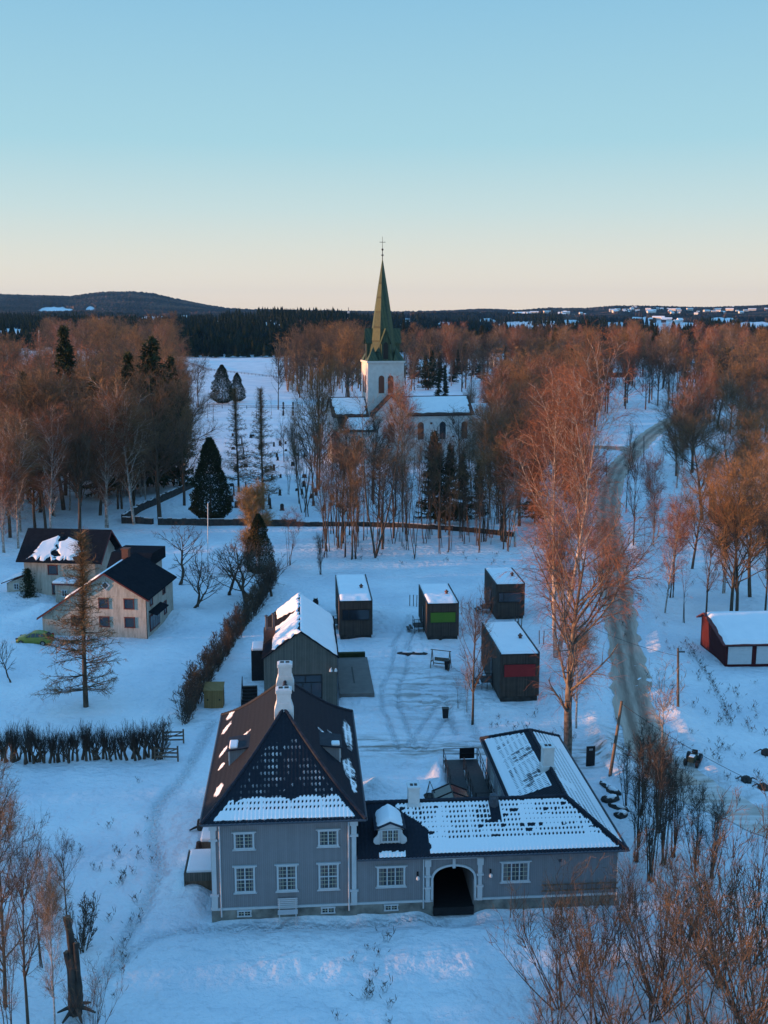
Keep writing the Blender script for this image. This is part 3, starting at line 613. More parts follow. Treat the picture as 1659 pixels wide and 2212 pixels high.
for k, sd in enumerate((12, 13, 14)):
    proto('pole_%d' % k, bare_tree, M_BARK, (BD, M_TWIGLARCH, BT)[k], seed=sd, H=16.0, rt=0.10, stems=(4, 2, 5)[k], spread=0.075, crown_w=0.12, crown_from=0.34, upsweep=0.22, limbs=14, detail=0.38, limb_ang=(18, 38), tw=1.1)
proto('sapling', bare_tree, BR, BT, seed=15, H=8.0, rt=0.06, crown_w=0.18, crown_from=0.2, upsweep=0.16, limbs=26, detail=0.35, limb_ang=(25, 50), tw=0.9)
proto('thin_sapling', bare_tree, M_BARK, BD, seed=16, H=10.0, rt=0.07, stems=2, spread=0.05, crown_w=0.12, crown_from=0.3, upsweep=0.2, limbs=12, detail=0.14, tw=1.0)
for k, sd in enumerate((17, 18)):
    proto('willow_%d' % k, bare_tree, M_BARK, (BD, mat('tan_willow_twigs', (0.11, 0.070, 0.040), 0.85, noise=(0.20, 0.13, 0.07), scale=0.7))[k], seed=sd, H=8.0, rt=0.09, stems=9, spread=0.34, crown_w=0.20, crown_from=0.10, upsweep=0.20, limbs=11, detail=0.24, limb_ang=(15, 35), tw=0.85)
M_TWIGTAN = mat('tan_willow_twigs', (0.11, 0.070, 0.040), 0.85, noise=(0.20, 0.13, 0.07), scale=0.7)
M_GOLD = mat('golden_twigs', (0.20, 0.12, 0.05), 0.85, noise=(0.36, 0.22, 0.09), scale=0.7)
proto('golden_birch', bare_tree, BR, M_GOLD, seed=24, H=13.0, rt=0.13, stems=5, spread=0.07, crown_w=0.16, crown_from=0.10, upsweep=0.2, limbs=14, detail=0.8, limb_ang=(20, 40), tw=2.2)
proto('thicket', bare_tree, M_BARK, M_TWIGDARK, seed=19, H=8.0, rt=0.10, stems=8, spread=0.12, crown_w=0.15, crown_from=0.12, upsweep=0.25, limbs=11, detail=0.36, limb_ang=(15, 35), tw=1.3)
for k, sd in enumerate((22, 23)):
    proto('apple_%d' % k, bare_tree, M_BARK, M_TWIGDARK, seed=sd, H=6.0, rt=0.22, stems=1 + k, spread=0.25, kind='round', crown_w=0.40, crown_from=0.25, upsweep=0.10, limbs=18, detail=0.30, wigt=0.16, limb_ang=(40, 75), tw=1.8)
proto('larch_0', larch, M_BARK, M_TWIGLARCH, seed=31, H=14.0, rt=0.22, width=0.27, tw=1.7)
proto('larch_1', larch, M_BARK, M_TWIGLARCH, seed=32, H=20.0, rt=0.24, width=0.20, tw=2.3)
for k, sd in enumerate((41, 42)):
    proto('spruce_%d' % k, spruce, M_BARK, M_NEEDLE, seed=sd, H=18.0, width=(0.17, 0.22)[k])
proto('thuja_0', thuja, M_BARK, M_THUJA, seed=51, H=14.0, W=3.9)
proto('thuja_1', thuja, M_BARK, M_THUJA, seed=52, H=14.0, W=6.0, n=18000)

def far_wood(name, quads, n, h0, h1, m, label, seed):
    r = np.random.default_rng(seed); PR = []
    for sd in (1, 2, 3):
        a, c = bare_tree(100 + sd, H=16.0, rt=0.3, kind='round', crown_w=0.26, crown_from=0.14, upsweep=0.1, limbs=15, detail=0.33, limb_ang=(30, 60), tw=5.5); PR.append(merge([a, c]))
    parts = []; k = 0
    while k < n:
        q = quads[int(r.integers(len(quads)))]; px = r.uniform(q[0], q[1]); py = r.uniform(q[2], q[3]); p = G(px, py)
        if float(seg_dist(np.array([p.x]), np.array([p.y]), ROAD)) < 8: continue
        v, f = PR[k % 3]; s = r.uniform(h0, h1) / 16; a = r.uniform(0, 6.28); c, s_ = math.cos(a), math.sin(a); V = v * s
        V = np.stack([V[:, 0] * c - V[:, 1] * s_ + p.x, V[:, 0] * s_ + V[:, 1] * c + p.y, V[:, 2]], 1); parts.append((V, f)); k += 1
    V, F_ = merge(parts); return setp(link(name, npmesh(name, V, F_, m)), label, kind='stuff')
far_wood('far_bare_wood', [(600, 790, 785, 850), (870, 1300, 770, 852), (1300, 1680, 765, 845), (860, 1690, 748, 800), (1460, 1690, 840, 905), (1055, 1290, 850, 930)], 250, 14, 23, BD, 'belt of bare brown trees between the church and the far woods', 31)
far_wood('far_bare_wood', [(870, 1300, 770, 860), (1300, 1690, 765, 850), (1480, 1690, 850, 930), (600, 760, 790, 860), (1060, 1290, 830, 930)], 210, 11, 20, M_TWIGDARK, 'belt of dark grey bare trees mixed into the woods beyond the church', 34)
far_wood('far_bare_wood', [(-30, 400, 770, 860), (-30, 390, 860, 960)], 90, 15, 23, BT, 'bare rust coloured trees deep inside the left hand wood', 32)
# single trees one can point at
def at(px, py, ptop, key, label, cat, name='bare_tree', **kw):
    b, h = toph((px, py), (px, ptop)); return plant(key, (b.x, b.y), h, label, cat, name=name, **kw)
at(1199, 1416, 822, 'big_birch_a', 'tallest white-trunked birch, its orange lit crown rising high between the church and the road', 'birch', 'birch_tree', rz=0.6)
at(1225, 1640, 1150, 'big_birch_b', 'wide forked weeping birch behind the far wing of the lilac manor, beside the road', 'birch', 'birch_tree', rz=2.2, wide=1.0)
at(1245, 1573, 1330, 'birch_1', 'smaller dark birch just behind the foot of the wide weeping birch', 'birch', 'birch_tree')
at(1215, 1400, 1120, 'birch_2', 'reddish birch just behind the large cabin with the red blind', 'birch', 'birch_tree', wide=0.8)
at(1300, 1290, 1130, 'birch_0', 'reddish drooping birch on the left verge of the road', 'birch', 'birch_tree', wide=1.4)
at(1021, 1560, 1285, 'dark_0', 'slim bare tree standing in the courtyard snow in front of the red blind cabin', 'tree', wide=0.75)
at(1008, 1540, 1420, 'sapling', 'small bare sapling just left of the slim courtyard tree', 'sapling', 'young_tree')
at(990, 1535, 1450, 'thin_sapling', 'thin bare shrub stems left of the slim courtyard tree', 'sapling', 'young_tree')
at(1426, 1650, 1437, 'sapling', 'young pale pink birch alone beside the wooden utility pole', 'birch', 'young_birch', wide=1.2)
at(186, 1530, 1150, 'larch_0', 'golden brown larch standing alone in front of the cream farmhouse', 'larch', 'larch_tree')
at(24, 1475, 1392, 'apple_0', 'little bare fruit tree left of the larch on the snowy lawn', 'fruit tree', 'fruit_tree', wide=0.7)
at(428, 1312, 1195, 'apple_1', 'gnarled dark fruit tree right of the cream farmhouse, nearest the flagpole', 'fruit tree', 'fruit_tree', rz=1.0)
at(387, 1262, 1145, 'apple_0', 'gnarled fruit tree behind the black roofed end of the cream farmhouse', 'fruit tree', 'fruit_tree', rz=2.5)
at(530, 1300, 1165, 'apple_1', 'dense dark fruit tree at the far end of the clipped hedge', 'fruit tree', 'fruit_tree', rz=4, wide=1.2)
at(495, 1285, 1180, 'apple_0', 'bushy dark fruit tree between the flagpole and the golden birch clump', 'fruit tree', 'fruit_tree', rz=0.4, wide=1.15)
at(580, 1290, 1190, 'apple_1', 'broad dark fruit tree right of the hedge end', 'fruit tree', 'fruit_tree', rz=5.2, wide=1.1)
at(692, 1240, 1150, 'thicket', 'multi stemmed bare shrub alone on the snow behind the first cabin', 'shrub', 'bare_shrub', wide=0.9)
at(626, 1220, 1090, 'pole_2', 'reddish stand of thin stems left of the lone bare shrub', 'tree', wide=1.4)
at(535, 1235, 1045, 'golden_birch', 'golden lit clump of birch stems in front of the churchyard wall', 'birch', 'birch_clump', wide=1.15)
at(558, 1225, 1060, 'golden_birch', 'right hand half of the golden stems in front of the churchyard wall', 'birch', 'birch_clump', wide=1.2)
at(560, 1240, 1110, 'thuja_1', 'dark evergreen half hidden behind the golden birch clump', 'conifer', 'evergreen_tree', crown='foliage', wide=0.7)
at(457, 1128, 945, 'thuja_0', 'big dark conical evergreen inside the churchyard wall, behind the flagpole', 'conifer', 'evergreen_tree', crown='foliage')
at(516, 1062, 836, 'larch_1', 'left one of the two tall thin larches in the churchyard', 'larch', 'larch_tree')
at(569, 1100, 836, 'larch_1', 'right one of the two tall thin larches in the churchyard', 'larch', 'larch_tree', rz=2)
at(481, 872, 788, 'thuja_1', 'dark rounded evergreen at the far edge of the churchyard', 'conifer', 'evergreen_tree', crown='foliage', wide=0.85)
at(513, 868, 805, 'thuja_1', 'smaller pointed evergreen right of the dark rounded one', 'conifer', 'evergreen_tree', crown='foliage', wide=0.8)
at(601, 885, 765, 'dark_1', 'round dark bare linden alone at the field edge left of the church', 'linden', 'linden_tree', wide=0.8)
at(428, 880, 770, 'dark_0', 'dark bare linden at the left end of the far churchyard fence', 'linden', 'linden_tree')
at(683, 1055, 800, 'round_1', 'large branching ash in front of the left end of the church', 'ash', 'ash_tree', wide=0.75)
at(1070, 970, 800, 'dark_1', 'dark forked tree at the right end of the church', 'tree', wide=0.9)
at(1017, 975, 835, 'birch_1', 'slim birch lit orange before the right end of the nave', 'birch', 'birch_tree', wide=0.7)
for i, (px, py, tp, wd, lb) in enumerate([(940, 1135, 928, 1.0, 'tallest dark spruce in front of the church nave'), (1000, 1128, 975, .9, 'dark spruce right of the tallest one before the nave'), (970, 1135, 955, .9, 'dark spruce squeezed between two others before the nave'), (1035, 1120, 990, .8, 'dark spruce at the right end of the churchyard wall'), (1155, 1130, 960, 1, 'dark spruce half hidden behind the tallest birch')]):
    at(px, py, tp, 'spruce_1', lb, 'spruce', 'spruce_tree', wide=wd, crown='foliage')
for i, (px, py, tp, wd, lb) in enumerate([(155, 1040, 698, .9, 'tall spruce in the left wood, leftmost of the spruces'), (340, 1062, 722, 1.15, 'broadest spruce of the left wood'), (288, 1062, 755, .9, 'slim spruce just left of the broadest one'), (376, 1048, 765, .9, 'spruce just right of the broadest one'), (60, 1080, 800, .9, 'dark spruce among the birches near the left edge'), (215, 1075, 810, .9, 'dark spruce in the middle of the farmhouse wood'), (400, 985, 800, .8, 'low spruce at the right edge of the left wood'), (947, 860, 795, .7, 'small spruce behind the nave roof, left of a pair'), (962, 860, 788, .7, 'small spruce behind the nave roof, right of a pair')]):
    at(px, py, tp, 'spruce_%d' % (i % 2), lb, 'spruce', 'spruce_tree', wide=wd, crown='foliage')
for (px, py, tp, key, wd, lb) in [(1576, 1332, 1010, 'round_1', .95, 'big forked willow behind the red garage, trunk splitting low'), (1436, 1324, 1100, 'birch_0', .9, 'thin tree right of the road, leftmost of the grove by the garage'), (1450, 1290, 1030, 'pole_0', 1.3, 'clump of upright stems right of the road'),
        (1525, 1332, 1130, 'dark_0', .8, 'slim tree standing just left of the big forked willow'), (1652, 1335, 1110, 'dark_1', .8, 'slim tree behind the red garage at the frame edge'), (1478, 1345, 1170, 'thin_sapling', 1, 'thin sapling between the road and the garage'), (1495, 1226, 1010, 'round_0', .8, 'orange lit tree behind the upright clump right of the road'),
        (1368, 1182, 970, 'dark_0', .55, 'slender dark tree on the right verge of the road'), (1352, 1108, 920, 'dark_1', .4, 'slender dark tree at the inner side of the road bend'), (1620, 1290, 1020, 'round_2', .9, 'orange tree crown behind the big forked willow'), (1560, 1280, 1040, 'birch_2', 1.1, 'birch behind the slim tree left of the willow'),
        (1655, 1250, 1000, 'birch_1', 1.2, 'birch crown cut by the right frame edge above the garage'), (1412, 1180, 990, 'birch_0', .8, 'thin birch on the slope right of the road')]:
    at(px, py, tp, key, lb, 'tree', wide=wd)

for (px, py, tp, key, wd, lb) in [(345, 1122, 828, 'round_2', 1.0, 'biggest orange lit tree of the farmhouse wood, at its right edge'), (398, 1092, 850, 'round_0', .8, 'orange lit tree behind the biggest one at the right edge of the farmhouse wood'), (290, 1135, 842, 'birch_1', 1.3, 'orange lit birch left of the biggest tree of the farmhouse wood'), (232, 1142, 870, 'birch_2', 1.2, 'orange lit birch behind the rear farmhouse roof'),
        (172, 1150, 880, 'round_2', .8, 'orange lit tree straight above the rear farmhouse roof ridge'), (110, 1165, 905, 'birch_0', 1.2, 'pale stemmed birch above the left end of the rear farmhouse'), (40, 1185, 925, 'birch_1', 1.2, 'pale stemmed birch at the left edge above the farmhouse'), (8, 1195, 960, 'birch_2', 1.1, 'leftmost pale stemmed birch cut by the frame edge'), (765, 1208, 935, 'pole_0', 1.5, 'big fan of upright stems in front of the low left end of the church'), (812, 1202, 850, 'pole_1', 1.5, 'tallest clump of upright stems before the tower gable'), (735, 1185, 930, 'pole_2', 1.5, 'clump of upright stems left of the big fan'), (870, 1150, 845, 'birch_0', .8, 'slim tall birch just right of the tower gable')]:
    at(px, py, tp, key, lb, 'tree', wide=wd)
# groves whose members nothing tells apart
def grove(quad, n, keys, h0, h1, label, cat, group, name='bare_tree', gap=3.0, wide=(0.85, 1.2), avoid=None, crown='crown', keep=None, seed=1):
    r = np.random.default_rng(seed); P = []; tries = 0
    xs = [q[0] for q in quad]; ys = [q[1] for q in quad]
    def inside(x, y):
        c = False
        for i in range(len(quad)):
            (x1, y1), (x2, y2) = quad[i], quad[i - 1]
            if (y1 > y) != (y2 > y) and x < (x2 - x1) * (y - y1) / (y2 - y1) + x1: c = not c
        return c
    Q = [(G(*q).x, G(*q).y) for q in quad]; quad = Q; xs = [q[0] for q in Q]; ys = [q[1] for q in Q]
    while len(P) < n and tries < 6000:
        tries += 1; x = r.uniform(min(xs), max(xs)); y = r.uniform(min(ys), max(ys))
        if not inside(x, y): continue
        if keep and not keep(x, y): continue
        if any((x - a) ** 2 + (y - b) ** 2 < gap * gap for a, b in P): continue
        if float(min(seg_dist(np.array([x]), np.array([y]), ROAD))) < 5.0: continue
        P.append((x, y))
    for i, (x, y) in enumerate(P):
        plant(keys[int(r.integers(len(keys)))], (x, y), r.uniform(h0, h1), label, cat, group, name, r.uniform(0, 6.28), r.uniform(*wide), crown)
B3 = ['birch_0', 'birch_1', 'birch_2']; R3 = ['round_0', 'round_1', 'round_2']; D2 = ['dark_0', 'dark_1']; P3 = ['pole_0', 'pole_1', 'pole_2']
grove([(-40, 1180), (60, 1150), (215, 1130), (400, 1050), (415, 985), (300, 960), (-40, 985)], 60, B3 + R3, 16, 24, 'bare tree of the dense orange lit wood behind the cream farmhouse', 'tree', 'trees of the wood behind the farmhouse', gap=4.0, seed=2)
grove([(-60, 1200), (60, 1168), (220, 1132), (412, 1045), (412, 1010), (200, 1065), (-60, 1110)], 36, B3 + ['round_0'], 14, 20, 'orange lit bare tree at the near edge of the wood behind the cream farmhouse', 'tree', 'trees at the near edge of the farmhouse wood', gap=2.6, seed=22)
grove([(-30, 940), (-30, 860), (380, 850), (400, 945), (220, 965)], 38, R3 + D2, 17, 25, 'brown bare tree in the middle belt of the left hand wood', 'tree', 'trees in the middle of the left wood', gap=6, seed=3)
grove([(60, 840), (130, 765), (380, 775), (400, 845)], 34, R3 + ['birch_0'], 22, 32, 'bare brown tree at the back of the left hand wood', 'tree', 'trees at the back of the left wood', gap=8, seed=4)
grove([(-20, 835), (-20, 775), (75, 765), (80, 800), (40, 845)], 9, R3, 10, 15, 'bare tree beside the white house far left', 'tree', 'trees by the white house', gap=10, seed=5)
grove([(620, 860), (640, 800), (790, 790), (790, 870)], 22, R3 + ['dark_0', 'birch_1'], 20, 29, 'bare brown tree beyond the left end of the church', 'tree', 'trees beyond the church, left', gap=7, seed=6)
grove([(880, 845), (880, 785), (1060, 780), (1080, 850)], 28, B3 + D2 + ['round_0'], 18, 27, 'bare birch beyond the nave roof', 'tree', 'trees beyond the church, right', gap=7, seed=7)
grove([(1075, 1185), (1040, 1050), (1060, 930), (1290, 935), (1275, 1010), (1275, 1100), (1250, 1170), (1160, 1215)], 42, B3 + R3, 14, 21, 'orange lit bare tree of the grove between church and road', 'tree', 'trees between church and road', gap=4.0, seed=8)
grove([(1060, 925), (1070, 860), (1290, 860), (1285, 930)], 18, R3 + ['birch_2', 'dark_1'], 16, 23, 'bare tree at the back of the grove between church and road', 'tree', 'trees at the back of the church grove', gap=7, seed=9)
grove([(1080, 840), (1080, 785), (1300, 780), (1300, 840)], 26, R3 + B3, 18, 27, 'bare brown tree among the far houses right of the church', 'tree', 'trees among the far houses', gap=9, seed=10)
grove([(1300, 895), (1300, 862), (1450, 862), (1460, 885)], 14, D2, 18, 25, 'dark linden of the park where the road bends', 'linden', 'park lindens at the road bend', name='linden_tree', gap=6, seed=11)
grove([(1320, 850), (1320, 780), (1680, 775), (1680, 860), (1480, 868)], 36, R3 + B3, 19, 29, 'bare tree of the right hand wood beyond the road bend', 'tree', 'trees beyond the road bend', gap=9, seed=12)
grove([(1440, 1020), (1530, 905), (1690, 880), (1690, 1240), (1560, 1230), (1470, 1120)], 34, R3 + B3, 14, 21, 'orange lit bare tree right of the road, above the red garage', 'tree', 'trees right of the road', gap=5, seed=13)
grove([(690, 1205), (700, 1150), (1080, 1150), (1100, 1195), (900, 1160), (830, 1200)], 34, ['pole_1', 'pole_0', 'thin_sapling', 'thin_sapling', 'thin_sapling', 'dark_0'], 12, 18, 'clump of tall thin bare stems in front of the church', 'tree', 'thin stems before the church', gap=2.5, seed=14, wide=(0.9, 1.3))
grove([(640, 1140), (650, 1070), (1080, 1060), (1100, 1140)], 30, ['pole_1', 'pole_0', 'thin_sapling', 'thin_sapling', 'dark_0', 'dark_1'], 12, 18.5, 'thin bare tree just inside the churchyard wall', 'tree', 'thin trees inside the wall', gap=3, seed=15, wide=(0.9, 1.3))
grove([(840, 1195), (850, 1150), (1110, 1150), (1100, 1200)], 26, ['thin_sapling'], 6, 13, 'thin sapling on the snow in front of the churchyard wall', 'sapling', 'saplings before the wall', name='young_tree', gap=1.5, seed=16)
grove([(1400, 900), (1420, 1050), (1390, 1200), (1350, 1330), (1460, 1340), (1500, 1100), (1500, 930)], 9, ['thin_sapling', 'dark_0'], 5, 10, 'small bare tree on the slope right of the road', 'tree', 'small trees right of the road', gap=4, seed=17)
for q, k, n, h0, h1, sd in [([(870, 800), (870, 745), (1420, 745), (1700, 760), (1700, 790)], ['spruce_0', 'spruce_1'], 38, 20, 31, 18)]:
    grove(q, n, k, h0, h1, 'dark spruce rising between bare trees under the right horizon', 'spruce', 'spruces under the right horizon', name='spruce_tree', gap=12, crown='foliage', seed=sd)
grove([(590, 1150), (598, 960), (725, 925), (725, 1130)], 15, ['dark_0', 'dark_1', 'pole_0', 'thin_sapling'], 9, 16, 'dark bare tree among the graves left of the church', 'tree', 'trees among the graves', gap=5, seed=26)
grove([(440, 925), (430, 872), (600, 872), (620, 925)], 6, ['dark_0', 'thin_sapling'], 8, 13, 'small dark bare tree along the low churchyard fence', 'tree', 'trees by the churchyard fence', gap=5, seed=27)
grove([(690, 1225), (1100, 1215), (1110, 1165), (690, 1165)], 16, ['thin_sapling', 'pole_1', 'thin_sapling'], 10, 17, 'slender bare stem at the near edge of the belt before the church', 'tree', 'slender stems at the near edge of the belt', gap=2.5, seed=28)
grove([(890, 850), (890, 800), (1060, 800), (1060, 850)], 9, ['spruce_0', 'spruce_1'], 13, 20, 'dark spruce among the birches beyond the nave roof', 'spruce', 'spruces beyond the nave', name='spruce_tree', gap=8, crown='foliage', seed=23)
grove([(1080, 860), (1080, 790), (1300, 790), (1300, 850)], 12, ['spruce_0', 'spruce_1'], 14, 22, 'dark spruce among the far houses right of the church', 'spruce', 'spruces among the far houses', name='spruce_tree', gap=8, crown='foliage', seed=24)
grove([(1460, 860), (1460, 790), (1690, 790), (1690, 900)], 14, ['spruce_0', 'spruce_1'], 14, 24, 'dark spruce in the wood beyond the road bend', 'spruce', 'spruces beyond the road bend', name='spruce_tree', gap=8, crown='foliage', seed=25)
grove([(860, 800), (860, 748), (1700, 748), (1700, 800)], 50, R3 + B3, 17, 26, 'bare orange tree of the far woods under the right horizon', 'tree', 'far bare trees, right', gap=12, seed=19)
grove([(180, 775), (180, 750), (740, 762), (420, 790)], 12, R3, 18, 26, 'bare brown tree on the far field edge, left', 'tree', 'far bare trees, left', gap=12, seed=20, keep=lambda x, y: px_of(x, y, 0)[0] < 380)
# ---------------------------------------------------------------- roofs with real pantile relief and snow lying on it
def bell(q): return np.clip(0.86 * q + 0.14 * q * q - 0.055 * np.sin(np.pi * np.clip(q, 0, 1)) * (1 - q), 0, 1.05)
def roof_plane(name, parent, p0, u, v, length, run, lo, hi, z0, rise, f, snow, du=0.06, dv=0.0825, tile=0.24, row=0.33, relief=0.035, m=None):
    """p0 eave start, u along the eave, v inward; at inward distance h the plane spans lo(h)..hi(h)"""
    ns = int(length / du) + 2; nh = int(run / dv) + 2
    S, Hh = np.meshgrid(np.arange(ns) * du, np.minimum(np.arange(nh) * dv, run), indexing='ij')
    Sc = np.clip(S, lo(Hh), hi(Hh)); q = Hh / run
    z = z0 + rise * f(q) + relief * (np.abs(np.sin(np.pi * Sc / tile)) - 0.5) + 0.03 * (1 - (Hh / row) % 1.0)
    X = p0[0] + u[0] * Sc + v[0] * Hh; Y = p0[1] + u[1] * Sc + v[1] * Hh
    sn = snow(Sc, Hh, q); z = z + 0.05 * np.clip(sn, 0, 1)
    V = np.stack([X, Y, z], -1).reshape(-1, 3); ii = np.arange(ns - 1)[:, None] * nh + np.arange(nh - 1)[None]
    F_ = np.stack([ii, ii + nh, ii + nh + 1, ii + 1], -1).reshape(-1, 4)
    a = np.abs(Sc[:-1, :-1] - Sc[1:, :-1]) + np.abs(Sc[:-1, 1:] - Sc[1:, 1:]); k = (a > 1e-5).ravel(); F_ = F_[k]
    if u[0] * v[1] - u[1] * v[0] < 0: F_ = F_[:, ::-1]
    return link(name, npmesh(name, V, F_, m or M_ROOF, False, {'snow': sn.ravel()}), parent)
def fr(a): return a - np.floor(a)
def cells(S, Hh, tile=0.24, row=0.33, sd=1):
    return fr(S / tile), fr(Hh / row), _h(np.floor(S / tile), np.floor(Hh / row), sd)
def patch(S, Hh, blobs, sd=0):
    o = np.zeros(S.shape)
    for (s, h, rs, rh, tilt) in blobs:
        a = (S - s) * math.cos(tilt) + (Hh - h) * math.sin(tilt); b = -(S - s) * math.sin(tilt) + (Hh - h) * math.cos(tilt)
        o = np.maximum(o, 1.25 - np.sqrt((a / rs) ** 2 + (b / rh) ** 2) + 0.5 * (vnoise(S * 4, Hh * 9, sd) - 0.5))
    return o
def window(parent, x, z, wd, h, cols, rows, y=0.0, trim=M_TRIM, glass=M_GLASS, halves=2, mid=False, axis='y', sgn=-1, casing=0.11, cornice=True, name='window', muntin=0.028):
    """a window in a wall facing -y (axis y) or -x/+x (axis x); trim frame, glass pane and glazing bars"""
    f = MB(); g = MB(); k = MB()
    def bx(mb, a0, a1, d0, d1, z0, z1):
        if axis == 'y': mb.box(a0, a1, y + sgn * d1, y + sgn * d0, z0, z1) if sgn < 0 else mb.box(a0, a1, y + d0, y + d1, z0, z1)
        else:
            lo, hi = sorted((y + sgn * d0, y + sgn * d1)); mb.box(lo, hi, a0, a1, z0, z1)
    x0, x1, z0, z1 = x - wd / 2, x + wd / 2, z - h / 2, z + h / 2; c = casing
    bx(g, x0 + c * 0.8, x1 - c * 0.8, 0.004, 0.03, z0 + c * 0.8, z1 - c * 0.8)
    bx(f, x0, x0 + c, 0.0, 0.08, z0 + c, z1 - c); bx(f, x1 - c, x1, 0.0, 0.08, z0 + c, z1 - c)
    bx(f, x0 - 0.03, x1 + 0.03, 0.0, 0.09, z1 - c, z1); bx(f, x0 - 0.03, x1 + 0.03, 0.0, 0.09, z0, z0 + c)
    if cornice: bx(f, x0 - 0.13, x1 + 0.13, 0.0, 0.15, z1, z1 + 0.06); bx(f, x0 - 0.10, x1 + 0.10, 0.0, 0.13, z0 - 0.05, z0)
    iw = wd - 2 * c; ih = h - 2 * c
    for i in range(1, halves): xx = x0 + c + iw * i / halves; bx(f, xx - 0.035, xx + 0.035, 0.03, 0.07, z0 + c, z1 - c)
    if mid: bx(f, x0 + c, x1 - c, 0.03, 0.071, z - 0.035, z + 0.035)
    if cols > 1 or rows > 1:
        for i in range(1, cols):
            if i % (cols // halves) == 0: continue
            xx = x0 + c + iw * i / cols; bx(k, xx - muntin / 2, xx + muntin / 2, 0.028, 0.052, z0 + c, z1 - c)
        for j in range(1, rows): zz = z0 + c + ih * j / rows; bx(k, x0 + c, x1 - c, 0.028, 0.05, zz - muntin / 2, zz + muntin / 2)
    o = f.build(name, trim, parent); g.build('pane', glass, o)
    if k.v: k.build('glazing_bars', M_MUNT, o)
    if cols >= 4 and wd > 1.0 and axis == 'y' and random.random() < .75:
        cu = MB(); ws = iw * random.uniform(.10, .2); bx(cu, x0 + c, x0 + c + ws, .030, .034, z0 + c, z1 - c); bx(cu, x1 - c - ws, x1 - c, .030, .034, z0 + c, z1 - c); cu.build('curtain', M_CURT, o)
    return o
M_CURT = mat('grey_curtain', (0.12, 0.12, 0.13), 0.9, noise=(0.18, 0.18, 0.19), scale=9, stretch=(4, 1, .5))
M_MUNT = mat('pale_yellow_glazing_bar', (0.42, 0.42, 0.33), 0.6)
def tile_ridge(parent, pts, r=0.11, name='ridge_tiles', m=None):
    P = []; pts = [Vector(p) for p in pts]
    mb = MB()
    for a, b in zip(pts[:-1], pts[1:]):
        n = max(1, int((b - a).length / 0.35))
        for i in range(n): mb.tube([a.lerp(b, i / n), a.lerp(b, (i + 1.08) / n)], r * 1.12, 6, r * 0.88)
    return mb.build(name, m or M_TILE, parent)
def hipline(a, b, z0, rise, f, n=10, lift=0.05):
    return [Vector((a[0] + (b[0] - a[0]) * i / n, a[1] + (b[1] - a[1]) * i / n, z0 + rise * float(f(np.array(i / n))) + lift)) for i in range(n + 1)]
def pilaster(parent, x, y, z0, z1, w=0.28, d=0.12, name='pilaster', axis='y'):
    mb = MB()
    for (a, b, ww, dd) in [(z0, z0 + 0.9, w * 1.15, d), (z0 + 0.9, z0 + 1.0, w * 1.6, d + 0.06), (z0 + 1.0, z1 - 1.15, w * 0.85, d - 0.02), (z1 - 1.15, z1 - 1.05, w * 1.6, d + 0.06), (z1 - 1.05, z1 - 0.45, w, d), (z1 - 0.45, z1, w * 1.5, d + 0.05)]:
        mb.box(x - ww / 2, x + ww / 2, y - dd, y + 0.01, a, b)
    return mb.build(name, M_TRIM, parent)

